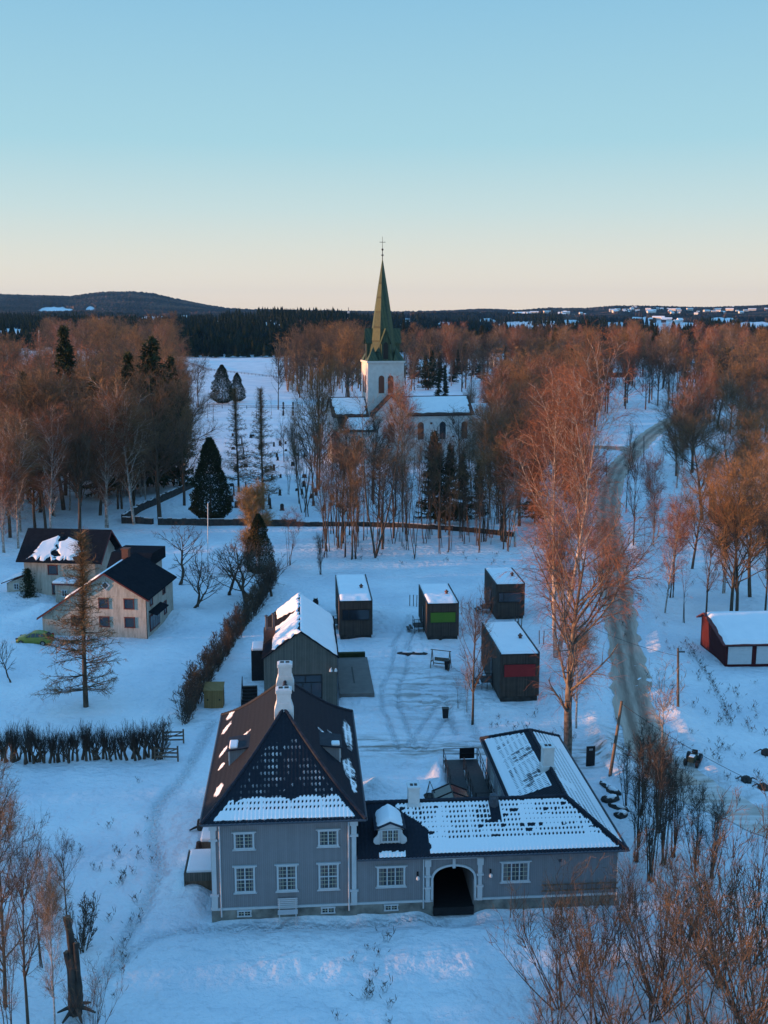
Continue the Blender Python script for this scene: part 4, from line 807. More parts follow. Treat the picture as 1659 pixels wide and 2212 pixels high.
# ================================================================ the manor
def manor():
    t = thing('manor_house', 'lilac grey timber manor with steep black hip roof and low snowy archway wing', 'manor', (-10.4, 60.9, 0), R(4.3))
    W, D, EZ, RZ = 8.75, 17.1, 6.2, 11.0
    A0, A1 = 13.45, 16.0      # archway
    ZS = 0.42                 # top of the stone
    # walls
    wl = MB(); wl.box(0, W, 0, D, ZS, EZ); wl.box(W, A0, 0.05, 6.4, ZS, 3.6); wl.box(A1, 25.0, 0.05, 6.4, ZS, 3.6); wl.box(19.7, 25.0, 6.4, 17.5, ZS, 3.6)
    # wall over the arch
    arc = [(A0, 1.75)] + [(A0 + (A1 - A0) * (0.5 - 0.5 * math.cos(math.pi * i / 16)), 1.75 + 0.95 * math.sin(math.pi * i / 16) ** 0.8) for i in range(1, 16)] + [(A1, 1.75), (A1, 3.6), (A0, 3.6)]
    wl.prism(arc, 'y', 0.05, 6.4)
    wl.build('wall', M_WALL, t)
    ps = MB(); ps.box(A0 - 0.0, A0 + 0.05, 0.07, 6.38, -0.3, 1.75); ps.box(A1 - 0.05, A1, 0.07, 6.38, -0.3, 1.75); ps.build('passage_lining', M_WALL, t)
    pl = MB(); pl.box(-0.05, W + 0.03, -0.06, D + 0.06, -0.8, ZS); pl.box(W + 0.03, A0, -0.02, 6.46, -0.8, ZS - 0.01); pl.box(A1, 25.06, -0.02, 6.46, -0.8, ZS - 0.01); pl.box(19.64, 25.06, 6.46, 17.56, -0.8, ZS - 0.01)
    pl.build('foundation', M_PLINTH, t)
    pf = MB(); pf.box(A0 + 0.02, A1 - 0.02, -0.15, 6.6, -0.5, 0.05); pf.build('passage_floor', M_BLACK, t)
    sb = MB(); sb.box(-0.03, W + 0.02, -0.08, -0.001, ZS - 0.02, ZS + 0.12); sb.box(W + 0.02, A0, -0.03, 0.049, ZS - 0.03, ZS + 0.10); sb.box(A1, 25.03, -0.03, 0.049, ZS - 0.03, ZS + 0.10); sb.box(-0.08, -0.001, 0, D, ZS - 0.02, ZS + 0.12); sb.build('sill_board', M_TRIM, t)
    pd = MB(); pd.box(A0 + .05, A1 - .05, 5.9, 6.0, -.3, 2.8); pd.build('passage_dark_panel', M_BLACK, t)  # black sheet added across the back so the archway reads dark
    # archway trim
    ar = MB()
    for i in range(24):
        def pt(k, r):
            a = math.pi * (k / 24 - 0.0); cx = (A0 + A1) / 2; return (cx - (1.275 + r) * math.cos(a), 1.75 + (0.95 + r) * math.sin(a) ** 0.8)
        a, b, c, d = pt(i, 0), pt(i + 1, 0), pt(i + 1, 0.13), pt(i, 0.13); ar.prism([a, b, c, d], 'y', -0.03, 0.049)
    ar.box(A0 - 0.13, A0, -0.03, 0.049, ZS, 1.75); ar.box(A1, A1 + 0.13, -0.03, 0.049, ZS, 1.75); ar.box(14.64, 14.82, -0.08, 0.049, 2.6, 3.2)
    ar.box(12.95, 16.5, -0.05, 0.049, 3.2, 3.32); ar.build('arch_trim', M_TRIM, t)
    for x in (13.12, 16.35): pilaster(t, x, 0.05, 0.40, 3.22, 0.26, 0.13)
    pilaster(t, 0.16, 0, 0.45, 6.1, 0.32); pilaster(t, 8.6, 0, 0.45, 6.1, 0.32)
    fz = MB(); fz.box(-0.06, W + 0.06, -0.07, -0.001, EZ - 0.12, EZ + 0.0); fz.box(W, 25.05, -0.02, 0.049, 3.45, 3.6); fz.build('frieze_board', M_TRIM, t)
    # windows
    for x, z, h, mid, rows in ((2.0, 4.87, 1.1, False, 4), (7.05, 4.87, 1.1, False, 4), (2.0, 2.36, 1.72, True, 6), (4.53, 2.36, 1.72, True, 6), (7.05, 2.36, 1.72, True, 6)):
        window(t, x, z, 1.22, h, 4, rows, mid=mid)
    for x in (10.87, 18.55): window(t, x, 2.17, 1.72, 1.35, 6, 4, y=0.05, halves=3)
    for x in (1.92, 7.0): window(t, x, 0.16, 0.84, 0.42, 4, 2, y=-0.06, cornice=False, casing=0.07)
    window(t, 10.87, 0.14, 0.84, 0.42, 4, 2, y=-0.02, cornice=False, casing=0.07)
    for yy in (2.5, 6.0, 9.5, 13): window(t, yy, 4.8, 1.2, 1.1, 4, 4, y=0, axis='x', sgn=-1); window(t, yy, 2.3, 1.2, 1.7, 4, 6, y=0, axis='x', sgn=-1, mid=True)
    for yy in (8.5, 11.5, 14.5): window(t, yy, 2.0, 1.1, 1.3, 4, 4, y=19.7, axis='x', sgn=-1)
    # main roof: four planes
    e = 0.5; X0, X1, Y0, Y1 = -e, W + e + 0.05, -e, D + e; cx = (X0 + X1) / 2; rs = cx - X0; rf = 6.2; L = Y1 - Y0; Wd = X1 - X0
    def snow_front(S, Hh, q):
        a, b, r = cells(S, Hh); lowb = 0.205 + 0.05 * vnoise(S * 1.5, S * 0, 3)
        dots = np.where((a > 0.3) & (a < 0.85) & (b > 0.15) & (b < 0.75), 0.30 + 0.65 * r * (0.4 + vnoise(S * 0.9, Hh * 0.7, 5)), 0.0) * (q < 0.86) * (0.45 + 0.55 * vnoise(S * 0.8 + 4, Hh * 0.8, 11))
        r = r * (0.6 + 0.4 * vnoise(S * 1.3, Hh, 9)); rr_ = np.sqrt(((a - .55) / .32) ** 2 + ((b - .45) / .40) ** 2)
        dots = np.where(rr_ < 1, (0.355 + 0.165 * r * (0.4 + vnoise(S * .7, Hh * .6, 5))), 0) * (q < 0.84) * (vnoise(S * .55 + 3, Hh * .6, 14) + .35 * r > .42)
        low = np.where((q > 0.035) & (q < lowb), 0.95 - 0.75 * ((a < 0.28) & (b > 0.45) & (q > 0.10)), 0)
        edge = (S > Hh * 0.78 + 0.55) & (S < Wd - Hh * 0.78 - 0.45)
        return np.maximum(low, dots) * edge
    def patches(bl, holes=False):
        def f(S, Hh, q):
            o = patch(S, Hh, bl, 3); a, b, r = cells(S, Hh)
            if holes: o = o - 0.8 * ((a < 0.45) & (b > 0.3)) * (r > 0.25)
            return np.clip(o, 0, 1)
        return f
    rise = RZ - EZ; k = rs / rf
    roof_plane('roof_front', t, (X0, Y0), (1, 0), (0, 1), Wd, rf, lambda h: h * k, lambda h: Wd - h * k, EZ, rise, bell, snow_front)
    roof_plane('roof_back', t, (X1, Y1), (-1, 0), (0, -1), Wd, rf, lambda h: h * k, lambda h: Wd - h * k, EZ, rise, bell, patches([]), 0.12, 0.165)
    # left: eave runs along x = X0
    roof_plane('roof_left', t, (X0, Y0), (0, 1), (1, 0), L, rs, lambda h: h / k, lambda h: L - h / k, EZ, rise, bell,
               patches([(3.4, 0.85, 0.95, 0.33, 0.1), (7.2, 0.75, 0.55, 0.25, 0.3), (9.8, 0.7, 0.9, 0.22, 0.35), (14.2, 0.6, 1.0, 0.28, 0.35), (16.6, 0.75, 0.95, 0.35, 0.1), (9.1, 1.9, 0.5, 0.9, -0.6)]))
    roof_plane('roof_right', t, (X1, Y0), (0, 1), (-1, 0), L, rs, lambda h: h / k, lambda h: L - h / k, EZ, rise, bell,
               patches([(6.2, 0.75, 1.9, 0.5, 0.05), (4.0, 0.55, 1.3, 0.25, 0.0), (12.5, 0.55, 3.2, 0.42, 0.0), (9.7, 1.6, 0.9, 0.3, 0.5), (8.9, 2.2, 0.35, 0.6, 0.0)], True))
    so_ = MB(); so_.box(X0 + 0.04, X1 - 0.04, Y0 + 0.04, Y1 - 0.04, EZ - 0.06, EZ - 0.025); so_.build('roof_soffit', M_TRIM, t)
    ap1 = (cx, Y0 + rf); ap2 = (cx, Y1 - rf)
    for c, a in (((X0, Y0), ap1), ((X1, Y0), ap1), ((X0, Y1), ap2), ((X1, Y1), ap2)): tile_ridge(t, hipline(c, a, EZ, rise, bell))
    tile_ridge(t, [(ap1[0], ap1[1], RZ + 0.06), (ap2[0], ap2[1], RZ + 0.06)])
    g = MB(); z = EZ - 0.02
    for a, b in (((X0, Y0 - .05), (X1, Y0 - .05)), ((X0 - .05, Y0), (X0 - .05, Y1)), ((X1 + .05, Y0), (X1 + .05, Y1)), ((X0, Y1 + .05), (X1, Y1 + .05))): g.tube([(a[0], a[1], z), (b[0], b[1], z)], 0.075, 6)
    g.build('gutter', M_GUT, t)
    d = MB(); d.tube([(0.55, -0.45, EZ - .05), (0.55, -0.13, EZ - .45), (0.55, -0.13, 0.0)], 0.05, 6); d.build('downpipe', M_TRIM, t)
    d = MB(); d.tube([(8.28, -0.45, EZ - .05), (8.28, -0.13, EZ - .45), (8.28, -0.13, 0.1)], 0.05, 6); d.build('downpipe', M_TRIM, t)
    # main chimneys
    for yy in (ap1[1] + 0.25, ap2[1] - 0.2):
        c = MB(); z0 = RZ - 0.9
        c.box(cx - .62, cx + .62, yy - .45, yy + .45, z0, RZ - 0.1); c.prism([(cx - .62, RZ - .1), (cx + .62, RZ - .1), (cx + .48, RZ + .42), (cx - .48, RZ + .42)], 'y', yy - .42, yy + .42)
        c.box(cx - .46, cx + .46, yy - .38, yy + .38, RZ + .42, RZ + 1.05); c.box(cx - .52, cx + .52, yy - .43, yy + .43, RZ + 1.05, RZ + 1.28); c.box(cx - .42, cx + .42, yy - .35, yy + .35, RZ + 1.28, RZ + 1.34)
        o = c.build('chimney', M_WHITE, t, bevel=0.02)
        f = MB(); f.box(cx - .32, cx - .05, yy - .18, yy + .18, RZ + 1.30, RZ + 1.36); f.box(cx + .05, cx + .32, yy - .18, yy + .18, RZ + 1.30, RZ + 1.36); f.build('flue_opening', M_BLACK, o)
    # roof dormers on the long sides
    for sx in (-1, 1):
        xo = X0 + 1.32 if sx < 0 else X1 - 1.32; hx = 1.32; zf = EZ + rise * float(bell(np.array(hx / rs))); zt = zf + 1.0; xb = xo - sx * 1.35; ya, yb = 5.75, 7.75
        c = MB(); c.prism([(xo, zf - 0.1), (xo, zt), (xb, zt + 0.2), (xo - sx * 1.2, zf + 0.5)], 'y', ya, yb); o = c.build('roof_dormer', M_WALL, t)
        r_ = MB(); r_.prism([(xo + sx * .15, zt + .0), (xo + sx * .15, zt + .07), (xb, zt + .30), (xb, zt + .2)], 'y', ya - .15, yb + .15); r_.build('dormer_roof', M_TILE, o)
        s_ = MB(); s_.box(xo - 0.55 * (1 if sx > 0 else 0) - .0, xo + .55 * (1 if sx < 0 else 0), ya + .0, ya + (1.2 if sx < 0 else .6), zt + .10, zt + .30); s_.build('dormer_snow', SNOW, o, bevel=0.08)
        window(o, (ya + yb) / 2, (zf + zt) / 2 + .05, 1.3, 0.75, 4, 2, y=xo, axis='x', sgn=sx, cornice=False, casing=.08)
        v_ = MB(); v_.box(xo - .04, xo + .04, ya - .03, ya, zf - .05, zt); v_.build('corner_board', M_TRIM, o)
    # wing roof: three slopes outside, two inside the corner
    WZ0, WZ1 = 3.55, 5.5; wr = WZ1 - WZ0; f1 = lambda q: np.asarray(q) * 1.0
    ex, ey = 25.45, -0.40; rx = 22.4; ry = 3.25; RB = 18.0; LX = 19.3; BY = 6.9; xs0 = W + 0.02
    def snow_wing(S, Hh, q):
        a, b, r = cells(S, Hh); x = S + xs0
        left = 13.2 - 0.55 * sstep(0.35, 0.5, q) * 0 - 1.9 * sstep(0.4, 0.95, q) + 0.25 * vnoise(Hh * 3, Hh * 0, 2)
        on = (x > left) & (q > 0.05) & (q < 0.95) & (S < 16.68 - Hh * (3.05 / 3.65) - 0.28 - 0.15 * r)
        wv_ = vnoise(S * 1.1, Hh * 1.4, 19) + .25 * r; hole = (a < 0.10 + 0.42 * wv_) & (b > 0.70 - 0.5 * wv_) & (b < 0.94) & (q > 0.27 + 0.05 * vnoise(S, Hh, 3)); big = (r > 0.86) & (q > 0.3) & (vnoise(S * 0.8, Hh * 2.5, 7) > 0.55)
        o = on * (1 - 0.85 * hole) * (1 - 0.8 * (big & (b > 0.2)))
        vent = (np.abs(x - 17.64) < 0.32) & (q > 0.6); o = o * (1 - vent)
        dor = patch(x, Hh, [(10.75, 2.35, 0.5, 0.25, 0)], 4) * 0 + np.where((x > 10.1) & (x < 11.75) & (q < 0.10 + .03 * vnoise(x * 5, x * 0, 1)) & (q > 0.02), 0.9, 0)
        return np.maximum(o, dor)
    Lw = ex - xs0
    roof_plane('wing_roof_front', t, (xs0, ey), (1, 0), (0, 1), Lw, ry - ey, lambda h: h * 0, lambda h: Lw - h * ((ex - rx) / (ry - ey)), WZ0, wr, f1, snow_wing)
    def snow_r(S, Hh, q):
        a, b, r = cells(S, Hh); kk = (ry - ey) / (ex - rx)
        on = (S > Hh * kk + 0.45) & (S < 18.4 - Hh * ((RB - 14.6) / (ex - rx)) - .3) & (q > 0.05) & (q < 0.93)
        return on * (1 - 1.0 * ((a < 0.16 + .4 * vnoise(S * .6, Hh, 12)) & (b > 0.3) & (q > 0.2)))
    LR = RB - ey; rb = 14.6
    roof_plane('wing_roof_right', t, (ex, ey), (0, 1), (-1, 0), LR, ex - rx, lambda h: h * (ry - ey) / (ex - rx), lambda h: LR - h * (RB - rb) / (ex - rx), WZ0, wr, f1, snow_r)
    def snow_l(S, Hh, q):   # S runs from the far end towards the corner
        a, b, r = cells(S, Hh); on = (q > 0.06) & (q < 0.86) & (S > Hh * (RB - rb) / (rx - LX) + 0.35) & (S < 11.1 + Hh * 0.55 + .0)
        dark = vnoise(S * 0.5, Hh * 0.9, 5) > 0.60
        return on * (1 - 1.0 * ((a < 0.24 + .34 * vnoise(S * .9, Hh * 1.1, 8)) & (b > 0.5 - .4 * vnoise(S * .7, Hh, 9)) & (q > 0.15 + .12 * vnoise(S * .6, S * 0, 4)))) * (1 - 0.5 * (dark & (r > 0.5) & (q > .4)))
    roof_plane('wing_roof_left', t, (LX, RB), (0, -1), (1, 0), RB - BY + 3.7, rx - LX, lambda h: h * (RB - rb) / (rx - LX), lambda h: (RB - BY) + h * (BY - ry) / (rx - LX), WZ0, wr, f1, snow_l)
    roof_plane('wing_roof_end', t, (ex, RB), (-1, 0), (0, -1), ex - LX, RB - rb, lambda h: h * (ex - rx) / (RB - rb), lambda h: (ex - LX) - h * (rx - LX) / (RB - rb), WZ0, wr, f1, lambda S, H_, q: 0.9 * (q > .1) * (q < .9), 0.12, .165)
    roof_plane('wing_roof_back', t, (LX, BY), (-1, 0), (0, -1), LX - xs0 + 3.2, BY - ry, lambda h: -h * (rx - LX) / (BY - ry), lambda h: LX - xs0 + h * 0, WZ0, wr, f1, lambda S, H_, q: 0.9 * (q > .1) * (q < .9) + 0 * S, 0.12, .165)
    s2 = MB(); s2.prism([(xs0, ey + .04), (ex - .04, ey + .04), (ex - .04, RB - .04), (LX + .04, RB - .04), (LX + .04, BY - .04), (xs0, BY - .04)], 'z', WZ0 - .07, WZ0 - .03); s2.build('roof_soffit', M_TRIM, t)
    tile_ridge(t, [(xs0 + .5, ry, WZ1 + .05), (rx, ry, WZ1 + .05)]); tile_ridge(t, [(rx, ry, WZ1 + .05), (rx, rb, WZ1 + .05)])
    for a, b in (((ex, ey), (rx, ry)), ((ex, RB), (rx, rb)), ((LX, RB), (rx, rb))): tile_ridge(t, hipline(a, b, WZ0, wr, f1))
    g = MB(); z = WZ0 - .02
    for a, b in (((xs0, ey - .05), (ex, ey - .05)), ((ex + .05, ey), (ex + .05, RB)), ((LX - .05, BY), (LX - .05, RB)), ((xs0, BY + .05), (LX, BY + .05))): g.tube([(a[0], a[1], z), (b[0], b[1], z)], 0.07, 6)
    g.build('gutter', M_GUT, t)
    for x in (12.85, 24.95): d = MB(); d.tube([(x, -0.4, WZ0), (x, -0.06, WZ0 - .35), (x, -0.06, 0.0)], 0.045, 6); d.build('downpipe', M_TRIM, t)
    # chimneys and vent of the wing
    for (x, yy, zb, zt, nm, w_, m_) in ((12.55, ry, 4.7, 6.5, 'chimney', .36, M_WHITE), (22.25, 8.0, 4.9, 6.9, 'chimney', .38, M_WHITE), (17.64, ry - .35, 4.8, 5.95, 'roof_vent', .22, M_GUT)):
        c = MB(); c.box(x - w_, x + w_, yy - w_, yy + w_, zb, zt)
        if nm == 'chimney': c.box(x - w_ - .08, x + w_ + .08, yy - w_ - .08, yy + w_ + .08, zb, zb + .75); c.box(x - w_ - .05, x + w_ + .05, yy - w_ - .05, yy + w_ + .05, zt, zt + .12)
        else: c.lathe([(w_ + .1, zb), (w_ + .08, zt - .2), (w_ - .02, zt), (.05, zt + .12)], x, yy, 10)
        o = c.build(nm, m_, t, bevel=0.015)
        if nm == 'chimney': f = MB(); f.box(x - .22, x - .04, yy - .15, yy + .15, zt + .12, zt + .15); f.box(x + .04, x + .22, yy - .15, yy + .15, zt + .12, zt + .15); f.build('flue_opening', M_BLACK, o)
    # scrolled gable dormer on the wing
    x0, x1 = 10.2, 11.5; xm = 10.85; yf = 0.55; zb = 4.0
    c = MB(); c.box(x0, x1, yf, 3.0, zb - .1, 5.05); o = c.build('gabled_dormer', M_TRIM, t)
    gb = MB(); gb.prism([(x0 - .1, 5.05), (x1 + .1, 5.05), (xm, 5.42)], 'y', yf - .02, 3.2); gb.build('dormer_gable', M_TRIM, o)
    rf_ = MB()
    for s in (-1, 1): rf_.prism([(xm, 5.50), (xm + s * .98, 5.06), (xm + s * .98, 4.99), (xm, 5.42)], 'y', yf - .16, 3.2)
    rf_.build('dormer_roof', M_TILE, o)
    for s in (-1, 1):
        sc_ = MB()
        xe = x0 if s < 0 else x1; pts = [(xe, 4.98), (xe + s * .10, 4.9), (xe + s * .10, 4.72), (xe + s * .2, 4.55), (xe + s * .36, 4.4), (xe + s * .38, 4.2), (xe + s * .26, 4.06), (xe, 4.02)]
        sc_.prism(pts if s > 0 else pts[::-1], 'y', yf - .05, yf + .08); sc_.build('scroll_bracket', M_TRIM, o)
    window(o, xm, 4.6, 1.12, .86, 6, 3, y=yf, halves=3, cornice=False, casing=.08)
    # snow lying on the dormer: a lumpy mound
    S, H_ = np.meshgrid(np.linspace(-1, 1, 26), np.linspace(0, 1, 26), indexing='ij')
    wv = (1 - np.abs(S) ** 2.6) * (1 - np.abs(2 * H_ - 1) ** 6); X = xm + S * (.88 - .05 * vnoise(H_ * 8, S * 0, 2)); Y = yf - .05 + H_ * 2.3 + .12 * vnoise(S * 5, H_ * 5, 3) * H_
    zz = np.maximum(5.47 - np.abs(S) * .42, 4.05 + 0 * S) + wv * .26 + .02; zz = np.where(wv < .02, zz - .1, zz)
    ii = np.arange(25)[:, None] * 26 + np.arange(25)[None]; me = npmesh('dormer_snow', np.stack([X, Y, zz], -1).reshape(-1, 3), np.stack([ii, ii + 26, ii + 27, ii + 1], -1).reshape(-1, 4), SNOW, True); link('dormer_snow', me, o)
    # wall lamps
    for x in (12.5, 17.0):
        l_ = MB(); l_.tube([(x, 0.05, 2.3), (x, -0.16, 2.32), (x, -0.16, 2.2)], .025, 6); l_.box(x - .05, x + .05, 0.0, .05, 2.15, 2.4); o = l_.build('wall_lamp', M_BLACK, t)
        b_ = MB(); b_.lathe([(.03, 1.93), (.10, 1.98), (.12, 2.06), (.08, 2.16), (.03, 2.2)], x, -.16, 10); b_.build('lamp_globe', M_WHITE, o, smooth=True)
    # vent grille right of the windows
    v_ = MB(); v_.box(21.25, 21.45, 0.02, 0.05, 2.7, 2.86); v_.build('vent_grille', M_GUT, t)
    return t
manor()
def frame_pt(o, x, y, z=0):
    return Vector((-10.4, 60.9, 0)) + Matrix.Rotation(R(4.3), 4, 'Z').to_3x3() @ Vector((x, y, z))
MR = R(4.3)
# things by the manor
b = frame_pt(0, 4.55, -0.55)
t = thing('garden_bench', 'white slatted garden bench against the front wall of the manor', 'bench', b, MR)
m = MB()
for i in range(4): m.box(-.6, .6, -.27 + i * .13, -.17 + i * .13, .40, .43)
m.build('seat', M_TRIM, t); m = MB()
for i in range(6): m.box(-.6, .6, .27 + i * .015, .295 + i * .015, .48 + i * .11, .56 + i * .11)
m.build('backrest', M_TRIM, t)
for s in (-1, 1):
    m = MB(); m.box(s * .5 - .03, s * .5 + .03, -.26, -.20, -.25, .40); m.build('leg', M_TRIM, t); m = MB(); m.box(s * .5 - .03, s * .5 + .03, .24, .30, -.25, 1.08); m.build('leg', M_TRIM, t)
t = thing('wooden_ladder', 'grey wooden ladder hung lengthwise on the manor wing wall behind the bushes', 'ladder', frame_pt(0, 22.6, -.06), MR)
m = MB(); m.box(-2.4, 2.4, -.06, -.01, 1.22, 1.30); m.box(-2.4, 2.4, -.06, -.01, .82, .90); m.build('side_rail', M_OLDWOOD, t)
for i in range(16): m = MB(); m.box(-2.3 + i * .3, -2.26 + i * .3, -.05, -.02, .88, 1.24); m.build('rung', M_OLDWOOD, t)
for x in (18.1, 18.9):
    t = thing('snow_stake', 'thin dark stake standing in the snow below the right wing window' + (', nearer the arch' if x < 18.5 else ', farther from the arch'), 'stake', frame_pt(0, x, -1.0, -.3), MR)
    m = MB(); m.tube([(0, 0, 0), (.03, 0, 1.9)], .03, 6, .015); m.build('pole', M_OLDWOOD, t); m = MB(); m.lathe([(.05, .5), (.06, .55), (.05, .6)], 0, 0, 6); m.build('collar', M_OLDWOOD, t)
# porch with snow on the left side
t = thing('side_porch', 'low timber terrace deep in snow against the left wall of the manor', 'terrace', frame_pt(0, -1.2, 5.4), MR)
m = MB(); m.box(-.75, 1.1, -2.0, 1.0, -.2, .75); m.build('deck', M_OLDWOOD, t)
m = MB(); m.box(-.85, -.78, -2.1, 1.05, -.2, 1.1); m.box(-.78, 1.1, -2.1, -2.03, .55, 1.1); m.build('railing_board', M_GREYWOOD, t)
m = MB(); m.box(-.72, 1.1, -1.96, .98, .75, 1.22); m.build('deck_snow', SNOW, t, bevel=.15)
t = thing('cellar_hatch', 'small snow topped cellar hatch beside the manor, under the roof corner', 'hatch', frame_pt(0, -1.0, 9.0), MR)
m = MB(); m.box(-.4, .8, -.8, .8, -.2, .7); m.build('hatch_body', M_OLDWOOD, t); m = MB(); m.box(-.45, .85, -.85, .85, .7, 1.0); m.build('hatch_snow', SNOW, t, bevel=.12)
for px, py, lb in ((430, 1840, 'black log stump sticking out of the snow behind the timber terrace'), (432, 1795, 'black log stump beside the small cellar hatch')):
    q = G(px, py); t = thing('log_stump', lb, 'stump', (q.x, q.y, tz(q.x, q.y) + .2)); m = MB(); m.lathe([(.2, -.3), (.22, .2), (.17, .55), (.12, .6)], 0, 0, 9); m.build('stump_wood', M_STONE, t); m = MB(); m.tube([(0, 0, .1), (-.4, -.15, 0), (-.7, -.25, -.12)], .12, 6, .05); m.build('root', M_STONE, t)

# ramp in the courtyard
def ramp_thing():
    t = thing('access_ramp', 'dark steel ramp with two lanes and railings in the manor courtyard', 'ramp', frame_pt(0, 18.1, 16.4), MR)
    m = MB(); m.box(-1.4, 1.3, 2.0, 3.8, .85, .95); m.build('landing', M_DECK, t)
    for (x0, x1, y0, z0) in ((-1.4, -.1, -1.6, .45), (.05, 1.35, -3.7, .60)):
        m = MB(); m.poly([(x0, y0, z0), (x1, y0, z0), (x1, 2.0, .95), (x0, 2.0, .95)]); m.poly([(x0, y0, z0 - .1), (x0, 2.0, .85), (x1, 2.0, .85), (x1, y0, z0 - .1)]); m.poly([(x0, y0, z0 - .1), (x1, y0, z0 - .1), (x1, y0, z0), (x0, y0, z0)]); m.poly([(x1, y0, z0 - .1), (x1, 2, .85), (x1, 2, .95), (x1, y0, z0)]); m.poly([(x0, y0, z0), (x0, 2, .95), (x0, 2, .85), (x0, y0, z0 - .1)]); m.build('ramp_lane', M_DECK, t)
    def rail(a, b, za, zb, n):
        m = MB(); a = Vector(a); b = Vector(b)
        for h in (.5, .95): m.tube([(a.x, a.y, za + h), (b.x, b.y, zb + h)], .025, 5)
        for i in range(n + 1): q = a.lerp(b, i / n); z = za + (zb - za) * i / n; m.tube([(q.x, q.y, -.1), (q.x, q.y, z + .95)], .028, 5)
        m.build('railing', M_BLACK, t)
    rail((-1.4, 3.8), (1.3, 3.8), .95, .95, 2); rail((-1.4, 3.8), (-1.4, -1.6), .95, .45, 4); rail((-.02, 2.0), (-.02, -3.7), .95, .6, 5); rail((1.38, 3.8), (1.38, -3.7), .95, .6, 6); rail((.05, -3.75), (1.35, -3.75), .6, .6, 1)
    m = MB(); m.box(-.1, 1.1, 3.84, 3.88, 1.0, 1.9); m.build('screen_panel', M_BLACK, t)
ramp_thing()
t = thing('fire_tripod', 'thin steel tripod holding a fire pan by the wing chimney', 'tripod', frame_pt(0, 14.9, 14.2)); m = MB()
for k in range(3): m.tube([(0, 0, 1.9), (.8 * math.cos(2.1 * k), .8 * math.sin(2.1 * k), -.1)], .025, 5)
m.build('tripod_leg', M_BLACK, t); m = MB(); m.lathe([(.1, .55), (.4, .62), (.46, .78), (.4, .74), (.1, .66)], 0, 0, 12); m.build('fire_pan', M_BLACK, t)
t = thing('glass_canopy', 'low glazed gable frame half buried in snow behind the wing roof', 'canopy', frame_pt(0, 16.3, 10.8), MR)
m = MB()
for yy in (0, 1.4, 2.8): m.tube([(-1.3, yy, 1.4), (0, yy, 1.95), (1.3, yy, 1.4)], .045, 4); m.tube([(-1.3, yy, -.1), (-1.3, yy, 1.4)], .045, 4); m.tube([(1.3, yy, -.1), (1.3, yy, 1.4)], .045, 4)
for x, z in ((-1.3, 1.4), (0, 1.95), (1.3, 1.4)): m.tube([(x, 0, z), (x, 2.8, z)], .045, 4)
m.build('frame', M_BLACK, t); m = MB(); m.poly([(-1.25, .05, 1.40), (0, .05, 1.93), (0, 2.75, 1.93), (-1.25, 2.75, 1.40)]); m.poly([(0, .05, 1.93), (1.25, .05, 1.4), (1.25, 2.75, 1.4), (0, 2.75, 1.93)]); m.build('glass_roof', M_GLASS, t)
# notice board
q = G(1275, 1655); t = thing('notice_board', 'tall black notice board with small pale lettering between the manor wing and the road', 'sign', (q.x, q.y, 0), R(8)); m = MB(); m.box(-.36, .36, -.05, .05, 0, 1.7); m.build('panel', M_BLACK, t)
m = MB()
for i, x in enumerate((-.10, 0.0, .10)): m.box(x - .035, x - .012, -.056, -.05, 1.36, 1.52); m.box(x + .012, x + .035, -.056, -.05, 1.36, 1.52); m.box(x - .012, x + .012, -.056, -.05, 1.36 + .06 * i, 1.39 + .06 * i)
m.build('lettering', M_TRIM, t)

